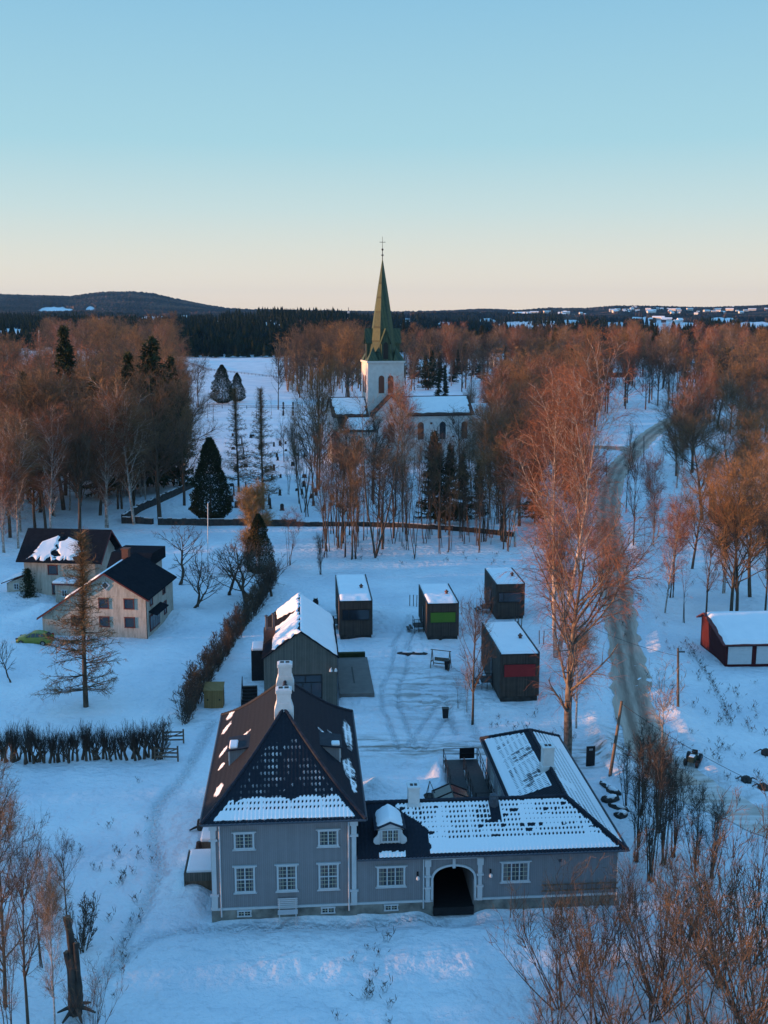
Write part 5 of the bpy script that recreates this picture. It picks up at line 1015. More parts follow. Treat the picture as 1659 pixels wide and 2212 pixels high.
# ================================================================ cladded cabins
def cabin(px, py, w_, d_, h_, blind, label, yaw=4.5, steps=True):
    q = G(px, py); t = thing('wooden_cabin', label, 'cabin', (q.x, q.y, 0), R(yaw), 'dark cladded cabins with snowy flat roofs')
    m = MB(); m.box(0, w_, 0, d_, .45, h_); m.build('wall', M_DARKWOOD, t)
    m = MB(); m.box(.12, w_ - .12, .12, d_ - .12, -.4, .45); m.build('base_skirt', M_STONE, t)
    m = MB(); m.box(0, w_, -.03, 0, h_ - .02, h_ + .08); m.box(0, .08, 0, d_, h_ - .0, h_ + .16); m.box(w_ - .10, w_, 0, d_, h_, h_ + .20); m.box(.08, w_ - .1, d_ - .06, d_, h_, h_ + .1); m.build('roof_edge', M_BLACK, t)
    # snow slab, slightly lumpy
    S, Y = np.meshgrid(np.linspace(0, 1, 24), np.linspace(0, 1, 40), indexing='ij'); e = np.minimum(np.minimum(S, 1 - S) * w_, np.minimum(Y, 1 - Y) * d_); z = h_ + .04 + .20 * sstep(0, .22, e) + .05 * vnoise(S * 6 + px, Y * 12, 3)
    ii = np.arange(23)[:, None] * 40 + np.arange(39)[None]; link('roof_snow', npmesh('roof_snow', np.stack([.06 + S * (w_ - .14), Y * (d_ - .08) - .0, z], -1).reshape(-1, 3), np.stack([ii, ii + 40, ii + 41, ii + 1], -1).reshape(-1, 4), SNOW, True), t)
    x0, x1, z0, z1 = .34, w_ - .34, h_ - 2.15, h_ - .92
    if blind in ('green', 'red'):
        m = MB(); m.box(x0, x1, -.03, 0, z0, z1); o = m.build('window', M_BLACK, t); m = MB(); m.box(x0 + .06, x1 - .06, -.05, -.03, z0 + (.05 if blind == 'green' else .0), z1 - .05); m.build('blind', M_GREEN if blind == 'green' else M_REDBLIND, o)
    else:
        m = MB(); m.box(x0, x1, -.02, .0, z0, z1); m.box(x0, x1, -.06, -.02, z1 - .07, z1); m.box(x0, x1, -.06, -.02, z0, z0 + .07); m.box(x0, x0 + .06, -.06, -.02, z0, z1); m.box(x1 - .06, x1, -.06, -.02, z0, z1); xx = x0 + (.62 if blind == 'left' else .75); m.box(xx - .05, xx + .05, -.06, -.02, z0, z1)
        o = m.build('window', M_BLACK, t); m = MB(); m.box(x0 + .06, xx - .05, -.035, -.021, z0 + .07, z1 - .07); m.box(xx + .05, x1 - .06, -.035, -.021, z0 + .07, z1 - .07); m.build('pane', M_GLASS, o)
    # stove pipe
    yy = d_ * .42; m = MB(); m.lathe([(.16, h_ + .1), (.15, h_ + .45), (.24, h_ + .46), (.24, h_ + .56), (.1, h_ + .60), (.1, h_ + .72), (.02, h_ + .73)], w_ * .74, yy, 10); m.build('stove_pipe', M_BRICK, t)
    # door, landing and railing on the left side
    m = MB(); m.box(-.05, 0, d_ * .38, d_ * .38 + .95, .8, 2.9); o = m.build('door', M_BLACK, t); m = MB(); m.box(-.08, -.05, d_ * .38 + .1, d_ * .38 + .16, 1.7, 1.9); m.build('handle', M_GUT, o)
    m = MB(); m.box(-1.15, -.02, d_ * .32, d_ * .38 + 1.2, .68, .78); m.build('landing', M_DECK, t); m = MB()
    ya, yb = d_ * .32, d_ * .38 + 1.2
    for x in (-1.12, -.6, -.08): m.tube([(x, ya, 0), (x, ya, 1.65)], .03, 5)
    m.tube([(-1.12, yb, 0), (-1.12, yb, 1.65)], .03, 5)
    for z in (1.25, 1.63): m.tube([(-.08, ya, z), (-1.12, ya, z), (-1.12, yb, z)], .03, 5)
    m.build('railing', M_BLACK, t)
    m = MB(); [m.box(-1.6 - .3 * k, -1.3 - .3 * k, ya + .2, yb, .5 - .18 * k, .58 - .18 * k) for k in range(2)]; m.build('step', M_DECK, t)
    return t
cabin(733, 1381, 3.75, 12.2, 4.35, 'right', 'dark cladded cabin with a wide dark window, nearest the grey gabled house')
cabin(922, 1383, 3.6, 8.6, 4.15, 'green', 'dark cladded cabin with a bright green blind')
cabin(1070, 1339, 3.5, 8.0, 4.3, 'left', 'dark cladded cabin farthest back, partly behind birch twigs')
cabin(1079, 1515, 3.75, 10.6, 4.55, 'red', 'large dark cladded cabin with a red blind, nearest the birch')

# ================================================================ grey gabled house with snowy roof
def snow_slope(name, parent, A, B, C, D_, th=.22, ragged=.25, seed=1, m=None, nu=40, nv=26):
    """thick snow on the quad A (low start) B (low end) C (high end) D (high start), ragged along its rim"""
    A, B, C, D_ = [np.array(p, float) for p in (A, B, C, D_)]
    U, V = np.meshgrid(np.linspace(0, 1, nu), np.linspace(0, 1, nv), indexing='ij'); w_ = np.linalg.norm(B - A); h_ = np.linalg.norm(D_ - A)
    du = ragged / w_ * (vnoise(V * 9, V * 0, seed) - .5) * 2 * (1 - np.abs(2 * U - 1)) ** 0; uu_ = U + du * (np.abs(2 * U - 1) ** 3) * np.sign(U - .5) * -1
    vv_ = V + ragged / h_ * (vnoise(U * 12, U * 0, seed + 3) - .3) * (1 - V) ** 3
    P = (A * (1 - uu_)[..., None] + B * uu_[..., None]) * (1 - vv_)[..., None] + (D_ * (1 - uu_)[..., None] + C * uu_[..., None]) * vv_[..., None]
    e = np.minimum(np.minimum(U, 1 - U) * w_, np.minimum(V, 1 - V) * h_); P[..., 2] += -.03 + th * sstep(0, .25, e) + .05 * vnoise(U * w_ * .9, V * h_ * .9, seed + 5)
    ii = np.arange(nu - 1)[:, None] * nv + np.arange(nv - 1)[None]
    return link(name, npmesh(name, P.reshape(-1, 3), np.stack([ii, ii + nv, ii + nv + 1, ii + 1], -1).reshape(-1, 4), m or SNOW, True), parent)
def gabled():
    t = thing('gabled_house', 'tall grey cladded house with a steep snowy gable roof behind the manor', 'house', (-11.05, 96.2, 0), R(4.5))
    W, D, E_, P_ = 6.75, 13.4, 4.9, 7.35
    m = MB(); m.prism([(0, 0), (W, 0), (W, E_), (W / 2, P_), (0, E_)], 'y', 0, D); m.build('wall', M_GREYWOOD, t)
    m = MB()
    for s in (0, 1):
        xe = -.18 if s == 0 else W + .18; ze = E_ - .13; m.prism([(xe, ze), (W / 2, P_ + .02), (W / 2, P_ + .14), (xe, ze + .12)], 'y', -.18, D + .15)
    m.build('roof', M_BLACKROOF, t)
    sl_ = (P_ - E_) / (W / 2)
    def z(x): return P_ + .12 - abs(x - W / 2) * sl_
    snow_slope('roof_snow', t, (W + .02, .0, z(W + .02)), (W + .02, D, z(W)), (W / 2, D, z(W / 2)), (W / 2, .0, z(W / 2)), .2, .12, 2)
    snow_slope('roof_snow', t, (W / 2, .05, z(W / 2)), (W / 2, D * .56, z(W / 2)), (.75, D * .50, z(.75)), (.75, .15, z(.75)), .2, .5, 3)
    snow_slope('roof_snow', t, (W / 2, D * .62, z(W / 2)), (W / 2, D, z(W / 2)), (.9, D, z(.9)), (1.1, D * .72, z(1.1)), .2, .5, 5)
    # big gable window
    m = MB(); x0, x1, z0, z1 = 1.75, 5.35, .9, 3.25
    for a, b, c, d in ((x0, x1, z1 - .1, z1), (x0, x1, z0, z0 + .1), (x0, x0 + .1, z0 + .1, z1 - .1), (x1 - .1, x1, z0 + .1, z1 - .1), (x0 + .1, x1 - .1, 2.45, 2.53), (3.5, 3.6, z0 + .1, 2.45), (3.75, 3.85, 2.53, z1 - .1), (4.3, 4.38, z0 + .1, 2.45)): m.box(a, b, -.06, -.002, c, d)
    o = m.build('gable_window', M_BLACK, t); m = MB(); m.box(x0 + .1, x1 - .1, -.03, -.003, z0 + .1, z1 - .1); m.build('pane', M_GLASS, o)
    # chimney stack and two steel flues on the left slope
    m = MB(); m.box(-.1, 1.0, 4.3, 5.4, 4.2, 6.3); o = m.build('chimney', M_BRICK, t)
    for yy in (4.5, 5.2): m = MB(); m.lathe([(.11, 6.3), (.11, 7.6), (.17, 7.62), (.17, 7.72), (.02, 7.78)], .45 + (yy - 4.8) * .9, yy, 10); m.build('flue', M_GUT, o)
    # dark lean-to box on the left
    m = MB(); m.box(-1.5, -.02, 8.0, 10.6, -.2, 3.1); o = m.build('side_box', M_BLACK, t); m = MB(); m.box(-1.45, -.1, 8.05, 10.55, 3.1, 3.38); m.build('box_snow', SNOW, o, bevel=.1)
    m = MB(); m.tube([(6.2, -.1, 3.9), (6.2, -.35, 3.95)], .03, 5); m.lathe([(.16, 3.6), (.13, 3.75), (.05, 3.9)], 6.15, -.3, 8); m.lathe([(.16, 3.6), (.13, 3.75), (.05, 3.9)], 6.6, -.3, 8); m.build('wall_lamp', M_WHITE, t)
    m = MB(); m.box(W + .02, W + .1, -.05, .05, 0, E_); m.build('downpipe', M_GUT, t)
gabled()
q = G(-9 + 739, 1465)
t = thing('paved_terrace', 'bare grey paved terrace swept clear of snow beside the grey gabled house', 'terrace', (-4.2, 99.4, 0), R(4.5)); m = MB(); m.box(0, 3.3, 0, 11.2, -.1, .34); m.build('paving', M_PAVE, t); m = MB(); m.box(1.45, 1.6, 3.0, 8.0, .34, .36); m.build('slot_drain', M_BLACK, t)
m = MB(); m.box(-.1, 3.1, 11.2, 11.7, -.1, .8); m.build('edge_hedge', M_NEEDLE, t)
t = thing('stair_flight', 'dark wooden stair flight at the left side of the grey gabled house', 'stairs', (-13.2, 96.3, 0), R(4.5)); m = MB(); [m.box(0, 1.4, i * .35, i * .35 + .33, -.2, .2 + i * .2) for i in range(7)]; m.build('step', M_BLACK, t); m = MB(); m.tube([(0, 0, 1.1), (0, 2.4, 2.3)], .04, 5); m.tube([(0, 0, 0), (0, 0, 1.1)], .04, 5); m.tube([(0, 2.4, 0), (0, 2.4, 2.3)], .04, 5); m.build('handrail', M_BLACK, t)
# timber shed box by the hedge
q = G(441, 1529); t = thing('timber_bin_shed', 'small shed of new yellow boards at the foot of the hedge', 'shed', (q.x, q.y, 0), R(2)); m = MB(); m.box(0, 1.75, 0, 1.3, -.1, 1.6); m.build('shed_body', M_YWOOD, t); m = MB(); m.prism([(-.06, 1.62), (1.4, 2.0), (1.4, 2.05), (-.06, 1.68)], 'x', -.05, 1.8); m.build('lid', M_YWOOD, t)
for x in (.35, 1.45): m = MB(); m.box(x - .07, x + .07, -.03, 0, .7, .84); m.build('knob', M_BLACK, t)

# ================================================================ the cream farmhouse
def farmhouse():
    yaw = -6.0; q = G(318, 1378)
    t = thing('farmhouse', 'weathered cream farmhouse with black roofs, red trim and a diamond gable window', 'farmhouse', (q.x, q.y, 0), R(yaw))
    # local x runs left (negative) along the front gable, y away
    E_, P_, D = 4.7, 7.35, 10.2; XP = -4.6; XL = -9.0; XLL = -12.2
    m = MB(); m.prism([(XLL, -.3), (0, -.3), (0, E_), (XP, P_), (XLL, 2.2)], 'y', 0, D); m.build('wall', M_CREAM, t)
    m = MB(); m.prism([(XP, P_ + .05), (.45, E_ - .27), (.45, E_ - .13), (XP, P_ + .19)], 'y', -.35, D + .35); m.build('right_roof', M_BLACKROOF, t)
    sl_ = (P_ - 2.2) / (XP - XLL)
    m = MB(); m.prism([(XP, P_ + .05), (XP, P_ + .19), (XLL - .5, 2.2 - .5 * sl_ + .19), (XLL - .5, 2.2 - .5 * sl_ + .05)], 'y', -.35, D + .35); m.build('left_roof', M_BLACKROOF, t)
    m = MB(); m.prism([(XP, P_ - .06), (.47, E_ - .42), (.47, E_ - .26), (XP, P_ + .12)], 'y', -.42, -.35); m.prism([(XP, P_ - .06), (XP, P_ + .12), (XLL - .5, 2.2 - .5 * sl_ + .12), (XLL - .5, 2.2 - .5 * sl_ - .06)], 'y', -.42, -.35); m.build('barge_board', M_REDTRIM, t)
    m = MB(); m.box(XP - 4.2, 0, -.05, -.001, E_ - .1, E_ + .05); m.build('band_board', M_CREAM, t)
    snow_slope('roof_snow', t, (XP - 5.2, .6, P_ + .2 - 5.2 * sl_), (XP - 5.2, D - .5, P_ + .2 - 5.2 * sl_), (XP - .5, D - .3, P_ + .2 - .5 * sl_), (XP - .5, .3, P_ + .2 - .5 * sl_), .2, .6, 9)
    for x, z in ((-1.95, 3.9), (-4.9, 3.9), (-1.95, 1.75), (-4.9, 1.75), (-8.2, 1.75)): window(t, x, z, 1.2, 1.25, 1, 1, trim=M_REDTRIM, halves=1, cornice=False, casing=.1)
    m = MB(); c = (XP, 6.0); m.prism([(c[0] - .55, c[1]), (c[0], c[1] - .6), (c[0] + .55, c[1]), (c[0], c[1] + .6)], 'y', -.08, -.001); o = m.build('diamond_window', M_TRIM, t); m = MB(); m.prism([(c[0] - .36, c[1]), (c[0], c[1] - .4), (c[0] + .36, c[1]), (c[0], c[1] + .4)], 'y', -.10, -.08); m.build('pane', M_GLASS, o)
    for yy, z, h in ((1.8, 3.9, 1.2), (6.6, 4.0, 1.2), (6.9, 1.7, 1.6)): window(t, yy, z, 1.0, h, 1, 1, y=0, axis='x', sgn=1, trim=M_REDTRIM, halves=1, cornice=False, casing=.1)
    m = MB(); m.box(.02, .1, 1.0, 4.6, .4, 2.3); o = m.build('veranda_window', M_REDTRIM, t); m = MB(); [m.box(.1, .12, 1.1 + k * .88, 1.85 + k * .88, .6, 2.1) for k in range(4)]; m.build('pane', M_GLASS, o)
    m = MB(); m.prism([(0.0, 2.75), (1.0, 2.4), (1.0, 2.5), (0.0, 2.85)], 'y', .8, 5.2); m.build('veranda_roof', M_BLACKROOF, t)
    m = MB(); m.box(0, .06, -.06, 0, -.2, E_ - .3); m.build('downpipe', M_BLACK, t)
    m = MB(); m.box(-5.3, -4.5, 7.6, 8.4, 6.6, 8.4); m.box(-5.38, -4.42, 7.52, 8.48, 8.4, 8.55); m.build('chimney', M_BRICK, t)
    # rear house, ridge across
    qa = G(56, 1293); v = Matrix.Rotation(R(-yaw), 3, 'Z') @ (Vector((qa.x, qa.y, 0)) - Vector((q.x, q.y, 0)))
    ax, ay = v.x, v.y; aw = 9.4; ad = 7.2; ae = 5.4; ap = 8.4
    m = MB(); m.prism([(ay, -.3), (ay + ad, -.3), (ay + ad, ae), (ay + ad / 2, ap), (ay, ae)], 'x', ax, ax + aw); m.build('rear_wall', M_CREAM, t)
    m = MB(); m.prism([(ay - .6, ae - .50), (ay + ad / 2, ap + .0), (ay + ad / 2, ap + .14), (ay - .6, ae - .36)], 'x', ax - .8, ax + aw + 1.0); m.prism([(ay + ad / 2, ap), (ay + ad + .6, ae - .5), (ay + ad + .6, ae - .36), (ay + ad / 2, ap + .14)], 'x', ax - .8, ax + aw + 1.0); m.build('rear_roof', M_BLACKROOF, t)
    m = MB(); xr = ax + aw + 1.0; m.prism([(ay - .6, ae - .62), (ay + ad / 2, ap - .12), (ay + ad / 2, ap + .10), (ay - .6, ae - .40)], 'x', xr, xr + .08); m.prism([(ay + ad / 2, ap - .12), (ay + ad + .6, ae - .62), (ay + ad + .6, ae - .4), (ay + ad / 2, ap + .10)], 'x', xr, xr + .08); m.build('barge_board', M_REDTRIM, t)
    def rz(k): return ae - .36 + (ap - ae + .5) * k
    y0 = ay - .6
    def rp(x, k): return (x, y0 + (ad / 2 + .6) * k, rz(k) + .04)
    snow_slope('rear_roof_snow', t, rp(ax + .9, .06), rp(ax + 3.9, .06), rp(ax + 3.8, .80), rp(ax + 1.9, .58), .2, .7, 12); snow_slope('rear_roof_snow', t, rp(ax + 4.4, .06), rp(ax + 6.6, .06), rp(ax + 7.4, .55), rp(ax + 4.4, .80), .2, .7, 14)
    m = MB(); [m.box(ax + 3.92, ax + 4.34, y0 + (ad / 2 + .6) * (k / 11) + .1, y0 + (ad / 2 + .6) * (k / 11) + .2, rz(k / 11) + .08, rz(k / 11) + .22) for k in range(10)]; m.build('roof_ladder', M_BLACK, t)
    window(t, ax + 3.8, 3.9, 1.3, 1.3, 1, 1, y=ay, trim=M_REDTRIM, halves=1, cornice=False, casing=.12); window(t, ax + 4.2, 1.4, 1.2, 1.5, 1, 1, y=ay, trim=M_REDTRIM, halves=1, cornice=False, casing=.12)
    # little lean-to at the far left and porch in the corner
    m = MB(); m.prism([(ax - 2.6, -.3), (ax - .01, -.3), (ax - .01, 2.9), (ax - 2.6, 1.9)], 'y', ay + .3, ay + 3.2); m.build('lean_to_wall', M_CREAM, t); m = MB(); m.prism([(ax - 3.2, 1.85), (ax + .0, 3.1), (ax + .0, 3.2), (ax - 3.2, 1.95)], 'y', ay - .05, ay + 3.4); m.build('lean_to_roof', M_REDTRIM, t); snow_slope('lean_to_snow', t, (ax - 3.1, ay + .1, 2.0), (ax - .05, ay + .1, 3.2), (ax - .05, ay + 3.3, 3.2), (ax - 3.1, ay + 3.3, 2.0), .2, .2, 5); window(t, ax - 1.3, 1.5, .7, .8, 2, 2, y=ay + .3, cornice=False, casing=.08)
    px_ = ax + 5.0; m = MB(); m.box(px_, px_ + 3.0, ay - 2.4, ay - .01, -.3, 2.6); o = m.build('porch_wall', M_CREAM, t); m = MB(); m.box(px_ - .3, px_ + 3.2, ay - 2.7, ay, 2.6, 2.72); m.build('porch_roof', M_REDTRIM, o); m = MB(); m.box(px_ - .25, px_ + 2.6, ay - 2.65, ay - .2, 2.72, 3.05); m.build('porch_snow', SNOW, o, bevel=.12); window(o, px_ + 1.2, 1.5, .7, .9, 2, 2, y=ay - 2.4, cornice=False, casing=.08)
    # middle link between the two houses
    m = MB(); m.prism([(D, -.3), (ay + .5, -.3), (ay + .5, 5.6), (D, 5.6)], 'x', -7.6, -3.0); m.build('link_wall', M_CREAM, t); m = MB(); m.prism([(D - .6, 5.6), (ay + 1.5, 5.6), (ay + 1.5, 7.0), (D + 1.4, 7.2)], 'x', -8.0, -2.8); m.build('link_roof', M_BLACKROOF, t)
farmhouse()
# ivy on the rear house and the car
q = G(62, 1296); t = thing('ivy_climber', 'dark climbing plant growing up the left corner of the rear farmhouse', 'climber', (q.x + .2, q.y - .4, 0)); r_ = np.random.default_rng(3); n = 2600; zz = r_.random(n) ** 1.1 * 4.2; xx = r_.normal(0, 1, n) * (.9 - .15 * zz) * .7; P = np.stack([xx, r_.uniform(-.25, .2, n) - .02 * zz, zz], 1); C = grow(P, nrm(r_.normal(0, 1, (n, 3))), r_.uniform(.1, .3, n), 3, r_); V, F_ = ribbons(C, np.full(n, .09), .03, r_); link('leaves', npmesh('ivy_leaves', V, F_, M_THUJA), t); m = MB(); m.tube([(0, 0, 0), (.1, 0, 2), (-.1, .05, 4)], .05, 5); m.build('stem', M_BARK, t)
def car():
    q = G(76, 1391); t = thing('hatchback_car', 'lime green hatchback parked in the snow in front of the cream farmhouse', 'car', (q.x, q.y, .02), R(-4))
    M_C = mat('lime_car_paint', (0.15, 0.19, 0.03), 0.35, noise=(0.165, 0.21, 0.035), scale=2, spec=0.5); M_R = mat('tyre_rubber', (0.015, 0.015, 0.016), 0.8, noise=(.025, .025, .025)); M_RIM = mat('alloy_rim', (0.30, 0.31, 0.32), 0.4, metallic=.6, noise=(.2, .2, .2)); M_TL = mat('rear_lamp_red', (0.35, 0.02, 0.01), 0.3, noise=(.3, .02, .01))
    # side profile stations along x (front at -x): x, half width low, roof height, shoulder height, half width top
    st = [(-1.95, .55, .62, .50, .45), (-1.88, .74, .72, .60, .60), (-1.5, .83, .90, .78, .70), (-1.05, .85, 1.00, .88, .70), (-.75, .85, 1.08, .92, .66), (-.15, .86, 1.42, .93, .58), (.35, .86, 1.48, .95, .57), (.9, .86, 1.44, .98, .56), (1.35, .85, 1.30, 1.0, .53), (1.75, .82, 1.02, .96, .58), (1.92, .74, .86, .80, .62), (1.96, .62, .50, .45, .55)]
    V = []
    for x, wl_, zr, zs, wt in st: V += [(x, -wl_ * .92, .22), (x, -wl_, .42), (x, -wl_, zs * .8), (x, -wl_ * .95, zs), (x, -wt, zr - .04), (x, -wt * .6, zr), (x, wt * .6, zr), (x, wt, zr - .04), (x, wl_ * .95, zs), (x, wl_, zs * .8), (x, wl_, .42), (x, wl_ * .92, .22)]
    n = 12; F_ = [(i * n + k, i * n + (k + 1) % n, (i + 1) * n + (k + 1) % n, (i + 1) * n + k) for i in range(len(st) - 1) for k in range(n)] + [tuple(range(n)), tuple((len(st) - 1) * n + k for k in reversed(range(n)))]
    m = MB(); m.v = V; m.f = F_; m.build('body', M_C, t, smooth=True)
    for s in (-1, 1):   # side glass follows the cabin
        g = MB()
        for a, b in ((5, 6), (6, 7), (7, 8)):
            (xa, wa, za, sa, ta), (xb, wb, zb_, sb_, tb) = st[a], st[b]; e = .012
            g.poly([(xa + .04, s * (wa * .95 + e), sa + .03), (xb - .04, s * (wb * .95 + e), sb_ + .03), (xb - .04, s * (tb + .03 + e), zb_ - .1), (xa + .04, s * (ta + .03 + e), za - .1)])
        g.poly([(-.72, s * .835, .95), (-.19, s * .835, .96), (-.19, s * .62, 1.33)]); g.build('side_window', M_GLASS, t)
    g = MB(); g.poly([(-.98, -.62, 1.03), (-.98, .62, 1.03), (-.2, .5, 1.41), (-.2, -.5, 1.41)]); g.build('windscreen', M_GLASS, t); g = MB(); g.poly([(1.40, -.48, 1.30), (1.78, -.55, 1.03), (1.78, .55, 1.03), (1.40, .48, 1.30)]); g.build('rear_window', M_GLASS, t)
    for x in (-1.25, 1.2):
        for s in (-1, 1):
            wh = MB(); n = 20
            for y0, y1 in ((s * .68, s * .88),): wh.prism([(x + .31 * math.cos(2 * math.pi * k / n), .31 + .31 * math.sin(2 * math.pi * k / n)) for k in range(n)], 'y', y0, y1)
            o = wh.build('wheel', M_R, t); rm = MB(); rm.prism([(x + .19 * math.cos(2 * math.pi * k / n), .31 + .19 * math.sin(2 * math.pi * k / n)) for k in range(n)], 'y', s * .88, s * .90); rm.build('rim', M_RIM, o)
    for s in (-1, 1): m = MB(); m.box(1.72, 1.90, s * .70 - .08, s * .70 + .08, .78, 1.08); m.build('tail_lamp', M_TL, t); m = MB(); m.box(-1.9, -1.62, s * .66 - .09, s * .66 + .09, .66, .80); m.build('headlight', M_GLASS, t); m = MB(); m.box(-.72, -.58, s * .98 - .08, s * .98 + .08, .95, 1.08); m.build('wing_mirror', M_C, t)
car()

# ================================================================ red garage
def garage():
    q = G(1566, 1438); t = thing('red_garage', 'dark red garage with white doors and a thick snow roof at the right edge', 'garage', (q.x, q.y, 0), R(3)); W, D = 12.0, 7.6; E_, P_, B_ = 2.35, 3.9, 3.1; yp = 6.0
    m = MB(); m.prism([(0, -.3), (D, -.3), (D, B_), (yp, P_), (0, E_)], 'x', 0, W); m.build('wall', M_RED, t)
    m = MB(); m.prism([(-.4, E_ - .1), (yp, P_ + .02), (yp, P_ + .16), (-.4, E_ + .04)], 'x', -.45, W + .4); m.prism([(yp, P_ + .02), (D + .5, B_ - .2), (D + .5, B_ - .06), (yp, P_ + .16)], 'x', -.45, W + .4); m.build('roof', M_REDTRIM, t)
    s_ = (P_ - E_) / yp; snow_slope('roof_snow', t, (-.1, -.38, E_ + .05), (W + .4, -.38, E_ + .05), (W + .4, yp, P_ + .16), (-.1, yp, P_ + .16), .25, .12, 3)
    for k in range(3): x = .25 + k * 3.0; m = MB(); m.box(x, x + 2.5, -.06, -.001, .15, 2.05); [m.box(x, x + 2.5, -.075, -.06, .2 + .36 * j, .5 + .36 * j) for j in range(5)]; m.build('garage_door', M_TRIM, t)
    m = MB(); m.box(-.03, 8.9, -.08, -.001, 2.05, 2.3); m.build('door_lintel', M_BLACK, t)
garage()

# ================================================================ the church
def church():
    X0, Y0 = HZ(832, 780, 270).x, 270.0
    t = thing('stone_church', 'whitewashed church with green copper spire, snowy nave roof and brown louvred belfry openings', 'church', (X0 + .15, Y0, 0), R(11))
    zt = HZ(832, 781, Y0).z; ztip = HZ(832, 560, Y0).z; hw = 4.5
    m = MB(); m.box(-hw, hw, -hw + 4.2, hw + 4.2, 0, zt); m.build('tower_wall', M_CHURCH, t)
    cy = 4.2
    m = MB(); m.box(-hw - .25, hw + .25, cy - hw - .25, cy + hw + .25, zt - .35, zt + .15); m.build('tower_cornice', M_CHURCH, t)
    # spire: square foot easing into a tall octagon
    n = 8; prof = [(hw * 1.0, zt + .15), (hw * .82, zt + 2.2), (hw * .66, zt + 6.0), (hw * .45, zt + 12.5), (hw * .24, zt + 18.6), (.12, ztip)]
    m = MB(); m.lathe(prof, 0, cy, 8, math.pi / 8); m.build('spire', M_COPPER, t)
    for sx in (-1, 1):
        for sy in (-1, 1):
            m = MB(); cxx, cyy = sx * hw * .72, cy + sy * hw * .72; k = hw * .30; b0 = len(m.v); m.v += [(cxx - k, cyy - k, zt + .15), (cxx + k, cyy - k, zt + .15), (cxx + k, cyy + k, zt + .15), (cxx - k, cyy + k, zt + .15), (cxx * .88, cy + (cyy - cy) * .88, zt + 3.6)]; m.f += [(b0, b0 + 1, b0 + 4), (b0 + 1, b0 + 2, b0 + 4), (b0 + 2, b0 + 3, b0 + 4), (b0 + 3, b0, b0 + 4), (b0 + 3, b0 + 2, b0 + 1, b0)]; m.build('corner_pinnacle', M_COPPER, t)
    for k in range(4):
        a = k * math.pi / 2; dx, dy = math.sin(a), -math.cos(a); tx, ty = math.cos(a), math.sin(a)
        def L_(u, o_, z): return (tx * u + dx * o_, cy + ty * u + dy * o_, z)
        def slab(mb, poly, o0, o1):
            b0 = len(mb.v); kk = len(poly); mb.v += [L_(u, o0, z) for u, z in poly] + [L_(u, o1, z) for u, z in poly]; mb.f += [tuple(b0 + i for i in range(kk)), tuple(b0 + kk + i for i in reversed(range(kk)))] + [(b0 + i, b0 + kk + i, b0 + kk + (i + 1) % kk, b0 + (i + 1) % kk) for i in range(kk)]
        m = MB(); slab(m, [(-1.05, zt + .15), (1.05, zt + .15), (1.05, zt + 4.6), (0, zt + 7.6), (-1.05, zt + 4.6)], 1.6, hw * .92); o = m.build('spire_dormer', M_COPPER, t)
        m = MB(); slab(m, [(1.3, zt + 4.2), (1.3, zt + 4.5), (0, zt + 8.0), (0, zt + 7.6)], 1.2, hw * 1.0); slab(m, [(-1.3, zt + 4.2), (-1.3, zt + 4.5), (0, zt + 8.0), (0, zt + 7.6)], 1.2, hw * 1.0); m.build('dormer_roof', M_COPPER, o)
        ar = [(-.6, zt + .6), (.6, zt + .6)] + [(.6 * math.cos(math.pi * i / 10), zt + 3.9 + .8 * math.sin(math.pi * i / 10)) for i in range(11)]
        m = MB(); slab(m, ar, hw * .92, hw * .92 + .06); m.build('louvre', M_BLACK, o)
    m = MB(); m.lathe([(.10, ztip - .5), (.10, ztip + 1.0), (.34, ztip + 1.1), (.34, ztip + 1.25), (.10, ztip + 1.35), (.08, ztip + 2.2), (.26, ztip + 2.4), (.26, ztip + 2.6), (.06, ztip + 2.8), (.04, ztip + 5.6)], 0, cy, 8); m.box(-.75, .75, cy - .04, cy + .04, ztip + 4.2, ztip + 4.32); m.build('finial_cross', M_BLACK, t)
    def arch(parent, x, z0, z1, w_, y, m_, axis='y', nm='arched_window', d=.09):
        pts = [(x - w_ / 2, z0), (x + w_ / 2, z0)] + [(x + w_ / 2 * math.cos(math.pi * i / 12), z1 - w_ / 2 + w_ / 2 * math.sin(math.pi * i / 12)) for i in range(13)]
        rim = [(x - w_ / 2 - .14, z0 - .12), (x + w_ / 2 + .14, z0 - .12)] + [(x + (w_ / 2 + .14) * math.cos(math.pi * i / 12), z1 - w_ / 2 + (w_ / 2 + .14) * math.sin(math.pi * i / 12)) for i in range(13)]
        mm = MB(); ax_ = 'y' if axis == 'y' else 'x'; mm.prism(rim, ax_, y - d * .5, y); o = mm.build(nm, M_CHURCH, parent); mm = MB(); mm.prism(pts, ax_, y - d, y - d * .5 - .001); mm.build('louvre' if m_ is M_BROWNWOOD else 'pane', m_, o)
        if m_ is M_GLASS:
            mm = MB(); mm.box(x - .03, x + .03, y - d - .03, y - d, z0, z1); [mm.box(x - w_ / 2, x + w_ / 2, y - d - .02, y - d, z0 + k * .7, z0 + k * .7 + .05) for k in range(1, int((z1 - z0) / .7))]; mm.build('window_bars', M_BLACK, o)
    zb0, zb1 = HZ(832, 849, Y0).z, HZ(832, 811, Y0).z
    for x in (-1.15, 1.15): arch(t, x, zb0, zb1, 1.4, cy - hw, M_BROWNWOOD, nm='belfry_opening')
    for x in (cy - 1.15, cy + 1.15): arch(t, x, zb0, zb1, 1.4, -hw, M_BROWNWOOD, axis='x', nm='belfry_opening')
    # nave left and right, ridge along x
    zr, ze = HZ(950, 858, Y0 + 4).z, HZ(950, 896, Y0 - 1).z
